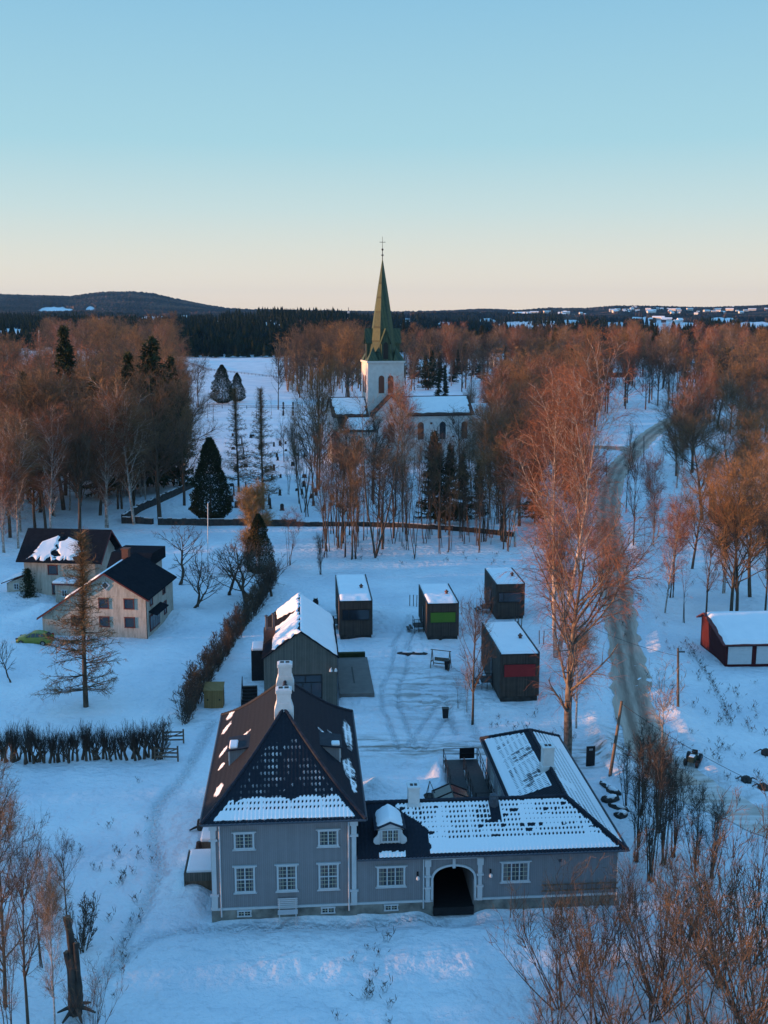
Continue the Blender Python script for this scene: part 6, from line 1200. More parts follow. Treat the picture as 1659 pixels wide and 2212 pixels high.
    for (x0, x1, nm) in ((-13.3, -hw, 'west'), (hw, 21.8, 'east')):
        m = MB(); m.prism([(cy - 5.4, 0), (cy + 5.4, 0), (cy + 5.4, ze), (cy, zr - .15), (cy - 5.4, ze)], 'x', x0, x1); m.build('nave_wall', M_CHURCH, t)
        m = MB(); e = .55
        for s in (-1, 1): sl_ = (zr - ze) / 5.4; m.prism([(cy, zr), (cy + s * (5.4 + e), ze - e * sl_ + .1), (cy + s * (5.4 + e), ze - e * sl_ + .3), (cy, zr + .2)], 'x', x0 - (.4 if x0 < 0 else 0), x1 + (.4 if x0 > 0 else 0))
        m.build('nave_roof', M_BROWNROOF, t)
        snow_slope('nave_roof_snow', t, (x0 + .5, cy - 5.5, ze + .3), (x1 - .5, cy - 5.5, ze + .3), (x1 - .5, cy - .5, zr - .05), (x0 + .5, cy - .5, zr - .05), .25, .4, 7)
        m = MB(); m.box(x0, x1, cy - 5.62, cy - 5.4, ze - .5, ze - .2); m.build('eave_cornice', M_BROWNROOF, t)
    wz0, wz1 = HZ(945, 951, Y0 - 1).z, HZ(945, 913, Y0 - 1).z
    for x in (8.6, 14.2, 19.8): arch(t, x, wz0, wz1, 1.55, cy - 5.4, M_BROWNWOOD if x != 14.2 else M_GLASS)
    for x in (11.3, 17.0):
        m = MB(); m.box(x - .28, x + .28, cy - 5.46, cy - 5.4, wz1 - .6, wz1 - .1); m.box(x - .28, x + .28, cy - 5.46, cy - 5.4, wz0 + .4, wz0 + .8); m.build('wall_vent', M_BROWNWOOD, t)
    # chancel further right, lower
    m = MB(); m.prism([(cy - 3.8, 0), (cy + 3.8, 0), (cy + 3.8, ze - 1.5), (cy, zr - 2.2), (cy - 3.8, ze - 1.5)], 'x', 21.8, 27.5); m.build('chancel_wall', M_CHURCH, t); snow_slope('chancel_roof_snow', t, (21.9, cy - 4.1, ze - 1.5), (27.6, cy - 4.1, ze - 1.5), (27.6, cy, zr - 2.0), (21.9, cy, zr - 2.0), .3, .3, 4)
    arch(t, 24.6, wz0 + .3, wz1 - .8, 1.3, cy - 3.8, M_BROWNWOOD)
    # gabled transept in front of the tower
    gz = HZ(836, 857, Y0 - 7).z; ge = HZ(836, 892, Y0 - 7).z; yf = cy - 8.6
    m = MB(); m.prism([(-3.4, 0), (4.4, 0), (4.4, ge - .4), (.5, gz - .3), (-3.4, ge - .4)], 'y', yf, cy - hw); m.build('transept_wall', M_CHURCH, t)
    m = MB(); sl_ = (gz - ge) / 3.9
    for s in (-1, 1): m.prism([(.5, gz - .25), (.5 + s * 4.5, gz - .25 - 4.5 * sl_), (.5 + s * 4.5, gz + .1 - 4.5 * sl_), (.5, gz + .1)], 'y', yf - .3, cy - hw)
    m.build('transept_roof', M_BROWNROOF, t)
    arch(t, .5, wz0 - .2, wz1 + .4, 1.7, yf, M_BROWNWOOD); arch(t, .5, wz1 + 2.6, wz1 + 4.6, .55, yf, M_BROWNWOOD)
    # low aisle at the left
    za, zb_ = HZ(760, 906, Y0 - 6).z, HZ(760, 933, Y0 - 8).z
    m = MB(); m.prism([(cy - 9.0, 0), (cy - 5.4, 0), (cy - 5.4, za - .2), (cy - 9.0, zb_)], 'x', -12.0, -3.4); m.build('aisle_wall', M_CHURCH, t); m = MB(); m.prism([(cy - 9.5, zb_ - .2), (cy - 5.4, za), (cy - 5.4, za + .2), (cy - 9.5, zb_)], 'x', -12.3, -3.4); m.build('aisle_roof', M_BROWNROOF, t)
    snow_slope('aisle_roof_snow', t, (-11.8, cy - 9.2, zb_ + .1), (-3.8, cy - 9.2, zb_ + .1), (-3.8, cy - 5.6, za + .15), (-9.5, cy - 5.6, za + .15), .25, .3, 6); arch(t, -7.5, 3.0, 5.6, 1.3, cy - 9.0, M_BROWNWOOD)
M_BROWNROOF = mat('dark_brown_roof_edge', (0.05, 0.028, 0.022), 0.8, noise=(0.08, 0.045, 0.035), scale=4)
church()
# ================================================================ churchyard walls and graves
def stone_wall(pts, h, th, label, name='stone_wall', n_side=1):
    pts = [G(*p) for p in pts]; t = thing(name, label, 'wall', (pts[0].x, pts[0].y, 0)); o = pts[0]; V = []; K = 0; r = random.Random(len(label))
    P = []
    for a, b in zip(pts[:-1], pts[1:]):
        n = max(2, int((b - a).length / 0.8)); P += [a.lerp(b, i / n) for i in range(n)]
    P.append(pts[-1]); m = MB(); sn = MB()
    for i in range(len(P) - 1):
        a, b = P[i], P[i + 1]; d = (b - a).normalized(); nn = Vector((-d.y, d.x, 0)) * th / 2; z = tz(a.x, a.y); hh = h * r.uniform(.88, 1.06); j = r.uniform(-.06, .06)
        q = [a - o + nn * (1 + j), b - o + nn * (1 + j), b - o - nn * (1 - j), a - o - nn * (1 - j)]; k = len(m.v)
        m.v += [(p.x, p.y, z - .4) for p in q] + [(p.x, p.y, z + hh) for p in q]; m.f += [(k + 4, k + 5, k + 6, k + 7), (k, k + 1, k + 5, k + 4), (k + 1, k + 2, k + 6, k + 5), (k + 2, k + 3, k + 7, k + 6), (k + 3, k, k + 4, k + 7)]
        if r.random() < .8: q = [a - o + nn * .5, b - o + nn * .6, b - o - nn * .15, a - o - nn * .2]; k = len(sn.v); sn.v += [(p.x, p.y, z + hh) for p in q] + [(p.x * 1.0, p.y, z + hh + .10) for p in q]; sn.f += [(k + 4, k + 5, k + 6, k + 7), (k, k + 1, k + 5, k + 4), (k + 1, k + 2, k + 6, k + 5), (k + 2, k + 3, k + 7, k + 6), (k + 3, k, k + 4, k + 7)]
    m.build('masonry', M_STONE, t); sn.build('snow_cap', SNOW, t); return t
stone_wall([(265, 1131), (330, 1134)], 1.1, .9, 'short dark stone wall left of the churchyard gap')
stone_wall([(342, 1135), (505, 1134), (640, 1136)], 1.1, .9, 'dark stone wall along the front of the churchyard, under the big evergreen')
stone_wall([(640, 1136), (800, 1138), (910, 1142), (1000, 1148), (1110, 1160)], .75, .8, 'dark stone wall running behind the thin stems before the church')
stone_wall([(268, 1128), (300, 1106), (350, 1082), (418, 1050)], 1.2, 1.0, 'dark stone wall climbing obliquely along the left wood')
def fence(pts, h, label, name='low_fence'):
    pts = [G(*p) for p in pts]; t = thing(name, label, 'fence', pts[0]); o = pts[0]
    m = MB(); [m.tube([(p - o) + Vector((0, 0, h)) for p in pts], .10, 4)]; m.tube([(p - o) + Vector((0, 0, h * .5)) for p in pts], .08, 4); m.build('rail', M_STONE, t)
    for a, b in zip(pts[:-1], pts[1:]):
        n = max(1, int((b - a).length / 5))
        for i in range(n): m = MB(); q = a.lerp(b, i / n) - o; m.box(q.x - .1, q.x + .1, q.y - .1, q.y + .1, -.3, h + .1); m.build('post', M_STONE, t)
fence([(425, 879), (480, 882), (560, 884), (640, 883)], 1.2, 'low dark fence along the far side of the churchyard')
fence([(395, 780), (450, 800), (560, 812), (640, 822)], 1.0, 'long low fence along the road through the white field')
# graves: six shapes, each stone a thing of its own
gr_ = random.Random(5); GM = []
for k in range(5):
    w_, h_, d_ = [(.7, .9, .2), (.5, 1.3, .25), (.9, .7, .25), (.35, 1.7, .35), (.6, 1.1, .2)][k]; m = MB()
    if k == 3: m.prism([(-w_ / 2, 0), (w_ / 2, 0), (w_ / 2 * .6, h_), (0, h_ + .2), (-w_ / 2 * .6, h_)], 'y', -d_ / 2, d_ / 2)
    else: m.prism([(-w_ / 2, -.2), (w_ / 2, -.2), (w_ / 2, h_ * .8), (w_ * .3, h_), (-w_ * .3, h_), (-w_ / 2, h_ * .8)], 'y', -d_ / 2, d_ / 2)
    m.box(-w_ / 2 - .1, w_ / 2 + .1, -d_ / 2 - .1, d_ / 2 + .1, -.2, .12); o = m.build('gravestone', M_STONE); GM.append(o.data); bpy.data.objects.remove(o)
GP = []
while len(GP) < 62:
    px = gr_.uniform(500, 790); py = gr_.uniform(935, 1105)
    if px > 690 and py < 985: continue
    p = G(px, py)
    if any((p.x - a.x) ** 2 + (p.y - a.y) ** 2 < 5 for a in GP): continue
    GP.append(p)
for p in GP:
    o = link('gravestone', GM[gr_.randrange(5)]); o.location = (p.x, p.y, tz(p.x, p.y)); o.rotation_euler = (0, 0, R(gr_.uniform(-8, 14))); s = gr_.uniform(.75, 1.2); o.scale = (s, s, s)
    setp(o, 'small dark gravestone standing in the snowy churchyard', 'gravestone', 'gravestones in the churchyard')
for i, (px, py) in enumerate([(612, 895), (633, 895)]):
    for k in range(6): p = G(px, py - 22 + k * 5); o = link('gravestone', GM[k % 5]); o.location = p; setp(o, 'dark gravestone in one of the straight rows beyond the low fence', 'gravestone', 'gravestones in rows beyond the fence')
# clipped hedge: a run of separate leafless bushes
hp = [G(398, 1562), G(430, 1510), G(460, 1460), G(500, 1400), G(540, 1340), G(575, 1285), G(596, 1258)]
proto('hedge_bush', bare_tree, M_BARK, M_TWIGDARK, seed=61, H=2.6, rt=0.06, stems=9, spread=0.22, crown_w=0.26, crown_from=0.05, upsweep=0.25, limbs=7, detail=0.32, limb_ang=(15, 40), tw=1.5, kind='round')
proto('hedge_bush_red', bare_tree, M_BARK, M_TWIGBROWN, seed=62, H=2.6, rt=0.06, stems=9, spread=0.22, crown_w=0.26, crown_from=0.05, upsweep=0.25, limbs=7, detail=0.32, limb_ang=(15, 40), tw=1.5, kind='round')
L_ = 0
for a, b in zip(hp[:-1], hp[1:]):
    n = max(2, int((b - a).length / 1.15))
    for i in range(n):
        q = a.lerp(b, i / n); plant(('hedge_bush', 'hedge_bush_red')[L_ % 2], (q.x + rng.uniform(-.2, .2), q.y), rng.uniform(2.8, 3.7), 'leafless bush of the tall brown hedge running up beside the cabins', 'hedge', 'bushes of the tall hedge', 'hedge_bush', wide=rng.uniform(.9, 1.15)); L_ += 1
# pollarded row
def pollard(seed):
    r = np.random.default_rng(seed); V = []
    T = grow(np.array([[0, 0, -.2], [.12, 0, -.2]])[:1 + seed % 2], nrm(np.array([[.02, 0, 1], [.35, .1, 1]]))[:1 + seed % 2], np.array([1.25, 1.1])[:1 + seed % 2], 5, r, 0.1, .12); parts = [tubes(T, .11, .085, 7)]
    P, D, i, t = children(T, 9, r, .55, 1.0, 20, 60); B = grow(P, D, r.uniform(.35, .8, 9), 4, r, .35, .12); parts.append(tubes(B, .05, .025, 5))
    P, D, i, t = children(B, 95, r, .3, 1.0, 10, 35); C = grow(P, D, r.uniform(.6, 1.4, 95), 4, r, .3, .07); tw_ = [ribbons(C, .028, .012, r)]
    P, D, i, t = children(C, 220, r, .1, 1, 15, 40); E_ = grow(P, D, r.uniform(.2, .5, 220), 3, r, .2, .08); tw_.append(ribbons(E_, .016, .008, r))
    return merge(parts), merge(tw_)
for k in range(4):
    (wv, wf), (tv, tf) = pollard(70 + k); PROTO['pollard_%d' % k] = (npmesh('pollard_trunk', wv, wf, M_BARK, True), npmesh('pollard_shoots', tv, tf, M_TWIGDARK), 2.6)
PX = [4, 24, 57, 96, 118, 138, 156, 178, 196, 222, 240, 262, 285, 300, 322, 338, 12, 40, 74, 86, 107, 128, 148, 167, 187, 210, 231, 251, 274, 293, 311, 330, 33, 66]
for px in PX:
    q = G(px, 1646 - px * .03 + rng.uniform(-3, 3)); plant('pollard_%d' % int(rng.integers(4)), (q.x, q.y), rng.uniform(2.2, 3.4), 'cut back hedge stub with upright shoots in the row left of the manor', 'hedge', 'cut back hedge stubs in a row', 'pollard_stub', crown='shoots')
q = G(348, 1640); plant('hedge_bush', (q.x, q.y), 3.6, 'bushy bare shrub at the gate end of the stub hedge', 'shrub', name='bare_shrub', wide=.8)
# gates
for (px, py, w_, lb, rz) in ((352, 1606, 1.75, 'wooden field gate farther from the viewer at the end of the stub hedge', .05), (335, 1642, 1.9, 'dark wooden field gate nearer the viewer at the end of the stub hedge', -.05)):
    q = G(px, py); t = thing('field_gate', lb, 'gate', (q.x, q.y, 0), rz); m = MB()
    for z in (.25, .6, .95): m.box(0, w_, -.03, .03, z, z + .12)
    m.build('rail', M_OLDWOOD, t); m = MB(); m.box(-.06, .06, -.06, .06, -.2, 1.2); m.box(w_ - .06, w_ + .06, -.06, .06, -.2, 1.25); m.build('post', M_OLDWOOD, t); m = MB(); m.tube([(.05, 0, .3), (w_ - .05, 0, 1.0)], .045, 4); m.build('brace', M_OLDWOOD, t)
# old broken trunk, bottom left
q = G(165, 2180); t = thing('dead_trunk', 'thick dead broken off trunk rising from the snow at the lower left', 'dead tree', (q.x, q.y, -.3))
r_ = np.random.default_rng(5)
for (dx, h, rr) in ((0, 5.6, .21), (-.2, 3.7, .15), (.14, 4.3, .15)):
    C = grow(np.array([[dx, 0, 0.]]), np.array([[dx * .05, 0, 1.0]]), np.array([h]), 9, r_, .02, .04); V, F_ = tubes(C, [rr * 1.25], [rr * .85], 9); V += r_.normal(0, .025, V.shape); m = npmesh('stem', V, F_, M_STONE, False); o = link('stem', m, t); c = C[0, -1]; m = MB(); m.lathe([(rr * .85, c[2] - .02), (rr * .5, c[2] + .05)], c[0], c[1], 9); m.build('broken_top', M_OLDWOOD, o)
m = MB()
for k in range(6): a = k * 1.05; m.tube([(0, 0, .5), (.5 * math.cos(a), .5 * math.sin(a), .35), (1.0 * math.cos(a), 1.0 * math.sin(a), .1)], .16, 6, .05)
m.build('root', M_STONE, t)
# bushes and small trees of the foreground
def bush(px, py, ptop, key, label, name='willow_bush', cat='bush', group=None, **kw):
    b, h = toph((px, py), (px, ptop)); return plant(key, (b.x, b.y), h, label, cat, group, name, **kw)
for i, (px, py, tp, key, wd, lb) in enumerate([(1290, 2230, 1900, 'willow_0', 1.0, 'reddish leafless bush fanning out lowest left of the right hand thicket'), (1405, 2190, 1850, 'willow_1', 1.1, 'brown leafless bush before the right end of the manor wing'), (1500, 2260, 1830, 'willow_0', 1.0, 'tall reddish bush in the middle of the right hand thicket'),
        (1625, 2230, 1770, 'willow_1', 1.1, 'tallest orange lit bush at the lower right frame edge'), (1235, 2330, 2050, 'willow_1', .9, 'low bush cut by the bottom frame edge, leftmost'), (1380, 2360, 2030, 'willow_0', .9, 'low reddish bush cut by the bottom frame edge, in the middle'), (1560, 2380, 1990, 'willow_0', .9, 'low reddish bush cut by the bottom frame edge, right'),
        (1560, 2120, 1800, 'willow_1', .9, 'brown bush behind the tall reddish one'), (1660, 2080, 1760, 'willow_0', 1, 'reddish bush half cut by the right frame edge'), (1330, 2080, 1890, 'willow_0', .9, 'small reddish bush nearest the manor corner'), (1480, 2060, 1800, 'willow_0', .9, 'slender reddish bush just right of the manor corner')]):
    bush(px, py, tp, key, lb, wide=wd)
rb_ = random.Random(4)
for k in range(14): px = rb_.uniform(1180, 1680); py = rb_.uniform(2050, 2330); bush(px, py, py - rb_.uniform(230, 400) * (0.75 + (px - 1180) / 1500), 'willow_%d' % (k % 2), 'leafless reddish brown bush filling the thicket at the lower right', group='bushes of the lower right thicket', wide=rb_.uniform(.8, 1.1))
for i, (px, py, tp, wd, lb) in enumerate([(1405, 1905, 1590, .85, 'grey upright thicket tree tallest beside the manor wing'), (1375, 1860, 1640, .8, 'grey thicket tree closest to the wing roof'), (1432, 1870, 1600, .8, 'grey thicket tree right of the tallest one'), (1455, 1850, 1650, .9, 'grey thicket tree behind and right of the tallest'), (1350, 1740, 1600, .8, 'low grey thicket shrub beside the leaning post'), (1385, 1760, 1560, .9, 'grey thicket shrub behind the leaning post'), (1500, 1880, 1690, 1., 'low grey shrub at the right foot of the thicket'), (1540, 1900, 1720, 1., 'low grey shrub by the snowy lane'), (1420, 1800, 1590, .9, 'grey thicket tree at the back of the row')]):
    bush(px, py, tp, 'thicket', lb, 'thicket_tree', 'tree', wide=wd)
for i, (px, py, tp, key, wd, lb) in enumerate([(60, 2210, 1790, 'dark_0', .6, 'bare tree lowest left with forked stem'), (120, 2230, 1850, 'birch_1', .6, 'slim bare tree left of the dead trunk'), (10, 2160, 1750, 'round_0', .6, 'bare tree at the lower left frame edge'), (145, 1990, 1800, 'dark_1', .7, 'small bare tree above the dead trunk'), (-10, 1990, 1640, 'round_1', .7, 'bare tree cut by the left frame edge'), (90, 2080, 1800, 'thin_sapling', 1, 'thin bare sapling between the lower left trees'), (30, 2300, 1900, 'pole_0', 1, 'clump of thin stems in the lower left corner'),
        (200, 2230, 2020, 'willow_1', .8, 'low bush right of the dead trunk'), (175, 2050, 1930, 'hedge_bush', .9, 'small dark seed headed bush above the dead trunk'), (-60, 2100, 1700, 'dark_1', .8, 'bare tree left of the frame edge')]):
    bush(px, py, tp, key, lb, 'bare_tree', 'tree', wide=wd)
# dry weeds poking through the snow
(wv, wf), (tv, tf) = bare_tree(80, H=.9, rt=.012, stems=7, spread=.3, crown_w=.2, limbs=4, detail=.05, tw=.9); PROTO['weed'] = (npmesh('weed_stalk', wv, wf, M_TWIGDARK), npmesh('weed_tip', tv, tf, M_TWIGBROWN), .9)
for (px, py) in [(205, 1880), (215, 1885), (245, 1882), (300, 1860), (325, 1838), (268, 1900), (280, 1995), (300, 1990), (262, 2060), (275, 2068), (245, 2140), (150, 1840), (175, 1850), (110, 1870), (820, 2060), (810, 2100), (838, 2205), (730, 2190), (320, 1775), (1090, 1600), (1120, 1590), (1060, 1570), (1400, 1480), (1330, 1560), (1490, 1420), (1530, 1500), (1560, 1560), (1600, 1640), (1520, 1640), (760, 1180), (900, 1185), (1000, 1200), (300, 1690), (480, 1690 - 60)]:
    q = G(px, py); plant('weed', (q.x, q.y), rng.uniform(.6, 1.1), 'tuft of dry weeds poking through the snow', 'weeds', 'tufts of dry weeds', 'weed_clump', crown='seed_heads')
wr_ = random.Random(3)
for (xa, xb, ya, yb, n) in ((1445, 1655, 1450, 1720, 40), (230, 330, 1770, 2150, 12), (700, 1110, 1160, 1222, 34), (1060, 1260, 1540, 1610, 14), (1330, 1500, 1150, 1420, 26), (740, 860, 2000, 2200, 8)):
    for k in range(n): q = G(wr_.uniform(xa, xb), wr_.uniform(ya, yb)); plant('weed', (q.x, q.y), wr_.uniform(.5, 1.2), 'tuft of dry weeds poking through the snow', 'weeds', 'tufts of dry weeds', 'weed_clump', crown='seed_heads', wide=1.2)
# low clipped line of shrubs right of the pole
for i in range(26):
    k = i / 25; q = G(1480 + 95 * k + 12 * math.sin(k * 3), 1392 + 175 * k); plant('weed', (q.x, q.y), rng.uniform(.7, 1.2), 'tiny bare shrub in the slanting line beside the garage drive', 'shrub', 'line of tiny shrubs by the garage drive', 'tiny_shrub', crown='seed_heads', wide=1.4)

# ================================================================ poles, wires and small things
def pole(px, py, pt, r, label, name='utility_pole', m_=M_OLDWOOD, ptx=None, cross=False):
    b = G(px, py); top = HZ(ptx or px, pt, b.y); t = thing(name, label, 'pole', (b.x, b.y, tz(b.x, b.y) - .2)); h = top.z + .2; m = MB(); m.tube([(0, 0, 0), (top.x - b.x, 0, h)], r, 8, r * .75); m.build('post', m_, t); m = MB()
    if cross: m.box(-.35, .35, -.08, -.02, h * .93, h * .95); m.build('bracket', M_BLACK, t)
    else: m.lathe([(r * .9, h - .02), (r * .95, h + .04), (.02, h + .08)], top.x - b.x, 0, 8); m.build('cap', m_, t)
    return Vector((top.x, b.y, top.z))
pA = pole(1464, 1543, 1417, .13, 'wooden utility pole alone on the snow left of the red garage', cross=True)
pB = pole(1317, 1680, 1520, .14, 'leaning wooden utility pole beside the grey thicket', ptx=1343)
pole(449, 1262, 1088, .07, 'white flagpole standing on the lawn beside the gnarled fruit trees', 'flagpole', M_WHITE)
pole(84, 790, 713, .16, 'tall white flagpole beside the distant white house', 'flagpole', M_WHITE)
pole(1391, 1005, 943, .1, 'dark lamp post on the verge where the side road leaves', 'lamp_post', M_BLACK)
pole(1310, 1030, 990, .1, 'short dark post left of the side road', 'road_post', M_BLACK, cross=False)
def wire(a, b, sag, label):
    t = thing('overhead_wire', label, 'wire', a); m = MB(); d = b - a; m.tube([d * (i / 16) - Vector((0, 0, sag * 4 * (i / 16) * (1 - i / 16))) for i in range(17)], .018, 4, cap=False); m.build('cable', M_BLACK, t)
wire(pB, HZ(1700, 1720, 70), .5, 'thin overhead wire running from the leaning pole to the right frame edge'); wire(pA, HZ(1250, 1340, 110), .4, 'thin overhead wire running left from the lone utility pole')
q = G(1464, 1543)
for i, (px, py) in enumerate([(885, 1310), (893, 1310), (900, 1311), (1113, 1360), (1120, 1361), (1126, 1360), (1165, 1390), (1174, 1391)]):
    q = G(px, py + 0); t = thing('wooden_stake', 'short wooden stake in a group of three behind the cabins', 'stake', (q.x, q.y, -.1), 0, 'groups of stakes behind the cabins'); m = MB(); m.tube([(0, 0, 0), (rng.uniform(-.05, .05), 0, 1.6)], .05, 6); m.build('stake_post', M_OLDWOOD, t)
# A frame swing
q = G(952, 1442); t = thing('swing_seat', 'wooden A-frame garden swing seat in the courtyard snow', 'swing', (q.x, q.y, 0), R(-20)); m = MB()
for x in (-.95, .95): m.tube([(x, -.6, -.1), (x, 0, 1.85)], .05, 5); m.tube([(x, .6, -.1), (x, 0, 1.85)], .05, 5); m.box(x - .04, x + .04, -.4, .4, .6, .68)
m.tube([(-1.1, 0, 1.85), (1.1, 0, 1.85)], .05, 5); m.build('frame', M_OLDWOOD, t); m = MB(); m.box(-.75, .75, -.25, .25, .45, .52); m.build('seat', M_OLDWOOD, t); m = MB(); m.box(-.75, .75, .22, .28, .5, 1.0); m.build('backrest', M_OLDWOOD, t); m = MB(); m.box(-.7, .7, -.22, .2, .52, .64); m.build('seat_snow', SNOW, t, bevel=.04)
for (px, py, lb) in ((966, 1445, 'black waste bin beside the swing seat'), (962, 1550, 'black waste bin standing alone near the slim courtyard tree')):
    q = G(px, py); t = thing('waste_bin', lb, 'bin', (q.x, q.y, 0)); m = MB(); m.prism([(-.24, 0), (.24, 0), (.29, .85), (-.29, .85)], 'y', -.27, .27); m.build('bin_body', M_BLACK, t, bevel=.02); m = MB(); m.box(-.31, .31, -.30, .30, .85, .92); m.build('lid', M_BLACK, t)
# fire pit / dark stones line
for (px, py, s, lb) in ((880, 1411, 1., 'flat dark stone slab in the snow left of the swing'), (905, 1412, .8, 'smaller flat dark stone slab just left of the swing')):
    q = G(px, py); t = thing('stone_slab', lb, 'stone', (q.x, q.y, tz(q.x, q.y))); V = MB(); V.lathe([(.9 * s, -.1), (1.0 * s, .12), (.7 * s, .2)], 0, 0, 9); o = V.build('slab', M_STONE, t); o.scale = (1.2, .4, 1); V = MB(); V.lathe([(.5 * s, .18), (.45 * s, .25)], 0, 0, 8); o = V.build('snow_cap', SNOW, t); o.scale = (1.2, .4, 1)
for (px, py, lb) in ((682, 1308, 'dark round stone or pot beside the first cabin landing'),):
    q = G(px, py); t = thing('garden_urn', 'dark urn standing in the snow behind the grey gabled house', 'urn', (q.x, q.y, 0)); m = MB(); m.lathe([(.25, 0), (.38, .3), (.34, .7), (.22, .85), (.3, .95)], 0, 0, 10); m.build('pot', M_BLACK, t, smooth=True); m = MB(); m.lathe([(.24, .9), (.15, 1.05), (.02, 1.1)], 0, 0, 10); m.build('pot_snow', SNOW, t)
# snow covered quad bike / compost heaps
q = G(1497, 1652); t = thing('garden_tractor', 'small dark tractor half covered in snow on the right lawn', 'tractor', (q.x, q.y, tz(q.x, q.y)), R(60)); m = MB(); m.box(-.75, .35, -.28, .28, .35, .80); m.box(-.1, .45, -.35, .35, .30, .60); m.build('body', mat('dark_green_enamel', (.02, .04, .03), .6, noise=(.03, .05, .04)), t, bevel=.06); m = MB(); m.box(.1, .45, -.22, .22, .6, .68); m.box(.42, .50, -.22, .22, .6, 1.05); m.build('seat', M_BLACK, t)
for x, rr in ((-.6, .28), (.35, .42)):
    for s in (-1, 1): m = MB(); m.prism([(x + rr * math.cos(k * math.pi / 8), rr + rr * math.sin(k * math.pi / 8)) for k in range(16)], 'y', s * .36, s * .58); m.build('wheel', M_BLACK, t)
m = MB(); m.tube([(-.15, 0, .8), (-.02, 0, 1.05)], .025, 5); m.lathe([(.18, 1.04), (.18, 1.08)], -.02, 0, 10); m.build('steering_wheel', M_BLACK, t); m = MB(); m.box(-.7, -.15, -.2, .2, .8, .88); m.build('snow_cover', SNOW, t, bevel=.04)
for (px, py, lb) in ((1612, 1690, 'dark uprooted stump on the snow right of the small tractor'), (1648, 1706, 'dark twisted root at the frame edge below the stump'), (1655, 1630, 'dark root clump at the right frame edge')):
    q = G(px, py); t = thing('uprooted_stump', lb, 'stump', (q.x, q.y, tz(q.x, q.y))); m = MB(); m.lathe([(.4, -.1), (.45, .2), (.25, .45), (.1, .5)], 0, 0, 8); m.build('stump_wood', M_STONE, t); m = MB(); [m.tube([(0, 0, .2), (.5 * math.cos(a), .4 * math.sin(a), .35), (1.0 * math.cos(a + .3), .8 * math.sin(a + .3), .05)], .09, 5, .03) for a in (0, 1.3, 2.6, 4.1)]; m.build('root', M_STONE, t)
for (px, py) in ((1310, 1700), (1325, 1712), (1318, 1728), (1335, 1745), (1342, 1760)):
    q = G(px, py); t = thing('boulder', 'snow capped boulder of the rough edging behind the right corner of the manor wing', 'boulder', (q.x, q.y, -.1), rng.uniform(0, 3), 'boulders behind the wing corner', scale=(rng.uniform(.9, 1.5), rng.uniform(.5, .8), rng.uniform(.5, .8)))
    m = MB(); m.lathe([(.5, -.3), (.62, .1), (.55, .4), (.2, .6)], 0, 0, 8); m.v = [(x + rng.uniform(-.1, .1), y + rng.uniform(-.1, .1), z + rng.uniform(-.06, .06)) for x, y, z in m.v]; m.build('rock', M_STONE, t); m = MB(); m.lathe([(.48, .42), (.3, .62), (.06, .68)], .03, 0, 8); m.v = [(x + rng.uniform(-.07, .07), y + rng.uniform(-.07, .07), z) for x, y, z in m.v]; m.build('snow_cap', SNOW, t, smooth=True)

# ================================================================ distant houses
def far_house(px, py, w_, d_, e_, p_, label, wallm, yaw=0, group=None, z=0.0, hip=False, name='distant_house', chim=True):
    b = G(px, py, z); t = thing(name, label, 'house', b, R(yaw), group); m = MB()
    m.prism([(0, -1), (d_, -1), (d_, e_), (d_ / 2, p_), (0, e_)], 'x', -w_ / 2, w_ / 2); m.build('wall', wallm, t); m = MB(); s = (p_ - e_) / (d_ / 2)
    for k in (-1, 1): m.prism([(d_ / 2, p_ + .05), (d_ / 2 + k * (d_ / 2 + .5), e_ - .5 * s + .05), (d_ / 2 + k * (d_ / 2 + .5), e_ - .5 * s + .45), (d_ / 2, p_ + .45)], 'x', -w_ / 2 - .4, w_ / 2 + .4)
    m.build('snowy_roof', SNOW, t)
    if chim: m = MB(); m.box(w_ * .15, w_ * .15 + .8, d_ / 2 - .4, d_ / 2 + .4, p_ - .5, p_ + 1.1); m.build('chimney', M_BRICK, t)
    nw = max(2, int(w_ / 3.5))
    for i in range(nw):
        for zz in ([1.6] if e_ < 4 else [1.6, 4.3]):
            x = -w_ / 2 + w_ * (i + .5) / nw; m = MB(); m.box(x - .5, x + .5, -.06, -.001, zz - .65, zz + .65); m.build('window', M_GLASS, t)
far_house(117, 783, 17, 8, 7, 10.5, 'big white two storey house with snowy roof far left beside a flagpole', M_WHITE, -14)
far_house(12, 790, 16, 9, 3.5, 7, 'low grey house with snowy roof at the far left frame edge', M_CHURCH, 8)
far_house(55, 800, 9, 6, 3, 5, 'dark low outbuilding between the white house and the frame edge', M_DARKWOOD, 5)
far_house(1083, 792, 11, 9, 4.5, 8.5, 'pale house with pointed snowy roof right of the spire', M_CHURCH, 20)
far_house(1110, 795, 9, 8, 3.5, 6, 'low extension house right of the pointed roof house', M_CHURCH, 10)
far_house(1288, 808, 15, 8, 3, 6, 'red brown house with snowy roof above the park lindens', M_BRICK, -6)
far_house(1350, 815, 14, 8, 3, 6, 'low snowy roofed house behind the park lindens', M_DARKWOOD, 12)
far_house(1222, 812, 12, 8, 3, 5.5, 'low snowy roofed house left of the red brown one', M_DARKWOOD, 12)
far_house(1555, 790, 12, 8, 4, 7, 'dark house with snowy roof in the right hand wood', M_DARKWOOD, -10)
far_house(1640, 822, 15, 9, 3.5, 7, 'low house with snowy roof at the right frame edge', M_BRICK, -8)
far_house(1655, 805, 10, 9, 6, 9, 'tall pale gabled house cut by the right frame edge', M_CHURCH, -8)
far_house(1640, 1135, 14, 9, 4.0, 7.2, 'pinkish house half hidden behind orange willow crowns at the right', M_BRICK, -6)
far_house(900, 812, 16, 8, 6, 9, 'pale two storey house just behind the spire', M_CHURCH, 6)
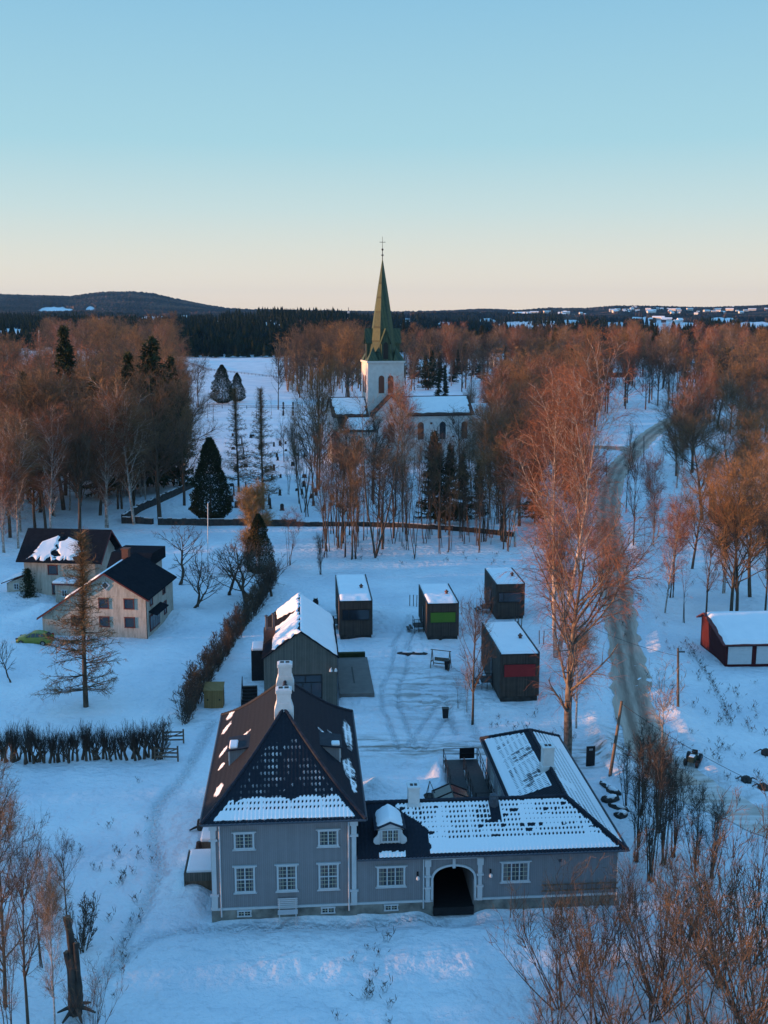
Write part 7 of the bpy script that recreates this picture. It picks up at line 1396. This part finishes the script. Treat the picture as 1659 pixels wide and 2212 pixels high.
# the small town on the far slope: every little house a thing
hr = random.Random(9); TM = {}
def town_mesh(k):
    w_, d_, e_, p_ = [(16, 10, 4, 8), (24, 11, 5, 9), (12, 9, 6, 10), (34, 12, 7, 9.5)][k]; m = MB(); m.prism([(0, -3), (d_, -3), (d_, e_), (d_ / 2, p_), (0, e_)], 'x', -w_ / 2, w_ / 2); a = m.build('wall', [M_CHURCH, M_WHITE, M_BRICK, M_CHURCH][k]); m = MB(); s = (p_ - e_) / (d_ / 2)
    for q in (-1, 1): m.prism([(d_ / 2, p_ + .1), (d_ / 2 + q * (d_ / 2 + 1), e_ - s), (d_ / 2 + q * (d_ / 2 + 1), e_ - s + 1.4), (d_ / 2, p_ + 1.5)], 'x', -w_ / 2 - 1, w_ / 2 + 1)
    b = m.build('snowy_roof', SNOW); r = (a.data, b.data); bpy.data.objects.remove(a); bpy.data.objects.remove(b); return r
TM = [town_mesh(k) for k in range(4)]
def town(px0, px1, y0, y1, n, label, group, lift=9.0):
    for i in range(n):
        y = hr.uniform(y0, y1); x = (hr.uniform(px0, px1) - 829.5) / 2398 * y; z = float(hills(np.array([x]), np.array([y]))[0]); k = hr.randrange(4); t = thing('town_house', label, 'house', (x, y, z + lift), R(hr.uniform(-25, 25)), group, scale=hr.uniform(.45, .9)); link('wall', TM[k][0], t); link('snowy_roof', TM[k][1], t)
town(1000, 1110, 3500, 4000, 16, 'tiny pale house in the distant town, nearest the spire', 'houses at the left end of the distant town', 5)
town(1110, 1270, 3500, 4300, 24, 'tiny pale house in the middle of the distant town', 'houses in the middle of the distant town', 5)
town(1320, 1560, 3900, 4800, 42, 'tiny pale house on the distant ridge at the right', 'houses on the distant ridge', 5)
town(1560, 1660, 4000, 4600, 8, 'tiny pale house near the right end of the horizon', 'houses at the right end of the horizon', 5)
town(1380, 1500, 2600, 3000, 8, 'small farm building beside the distant snow field', 'farm buildings by the distant field', 6)
# radio mast
b = HZ(753, 720, 1500); t = thing('radio_mast', 'thin red and white radio mast on the horizon left of the spire', 'mast', (b.x, b.y, 0)); h = HZ(753, 664, 1500).z; m = MB(); m.tube([(0, 0, 0), (0, 0, h)], .9, 4, .5); m.build('mast_shaft', M_BRICK, t); m = MB(); [m.box(-1.4, 1.4, -1, 1, h - 8 - k * 9, h - 5 - k * 9) for k in range(3)]; m.build('antenna_cluster', M_WHITE, t)
hz_ = MB(); hz_.box(-9000, 9000, -400, 9800, -1.5, 240); hv = bpy.data.materials.new('thin_blue_air'); hv.use_nodes = True; ht_ = hv.node_tree; ht_.nodes.remove(ht_.nodes['Principled BSDF'])
pv = ht_.nodes.new('ShaderNodeVolumePrincipled'); pv.inputs['Density'].default_value = 3.0e-5; pv.inputs['Color'].default_value = (0.18, 0.46, 0.9, 1); pv.inputs['Anisotropy'].default_value = 0.2; ht_.links.new(pv.outputs[0], ht_.nodes['Material Output'].inputs['Volume'])
hz_o = hz_.build('haze', hv); setp(hz_o, 'thin blue air fading the distant hills', kind='stuff')
# unseen wood at the left, added and sized to shade the low ground
gx = rng.uniform(-330, -225, 1800); gy = rng.uniform(-60, 300, 1800); k = gx < -gy * .36 - 25
me = cone_wood('unseen_shade_wood', gx[k], gy[k], np.zeros(k.sum()), rng.uniform(12.5, 20, k.sum()) * (1 - .5 * sstep(190, 250, gy[k])) * (0.8 + .35 * vnoise(gx[k] / 30, gy[k] / 18, 3)), M_FSPR)
setp(link('unseen_shade_wood', me), 'unseen dark wood added beyond the left edge to hold back the low sun', 'woodland', kind='stuff')
print('trees', NTREE)
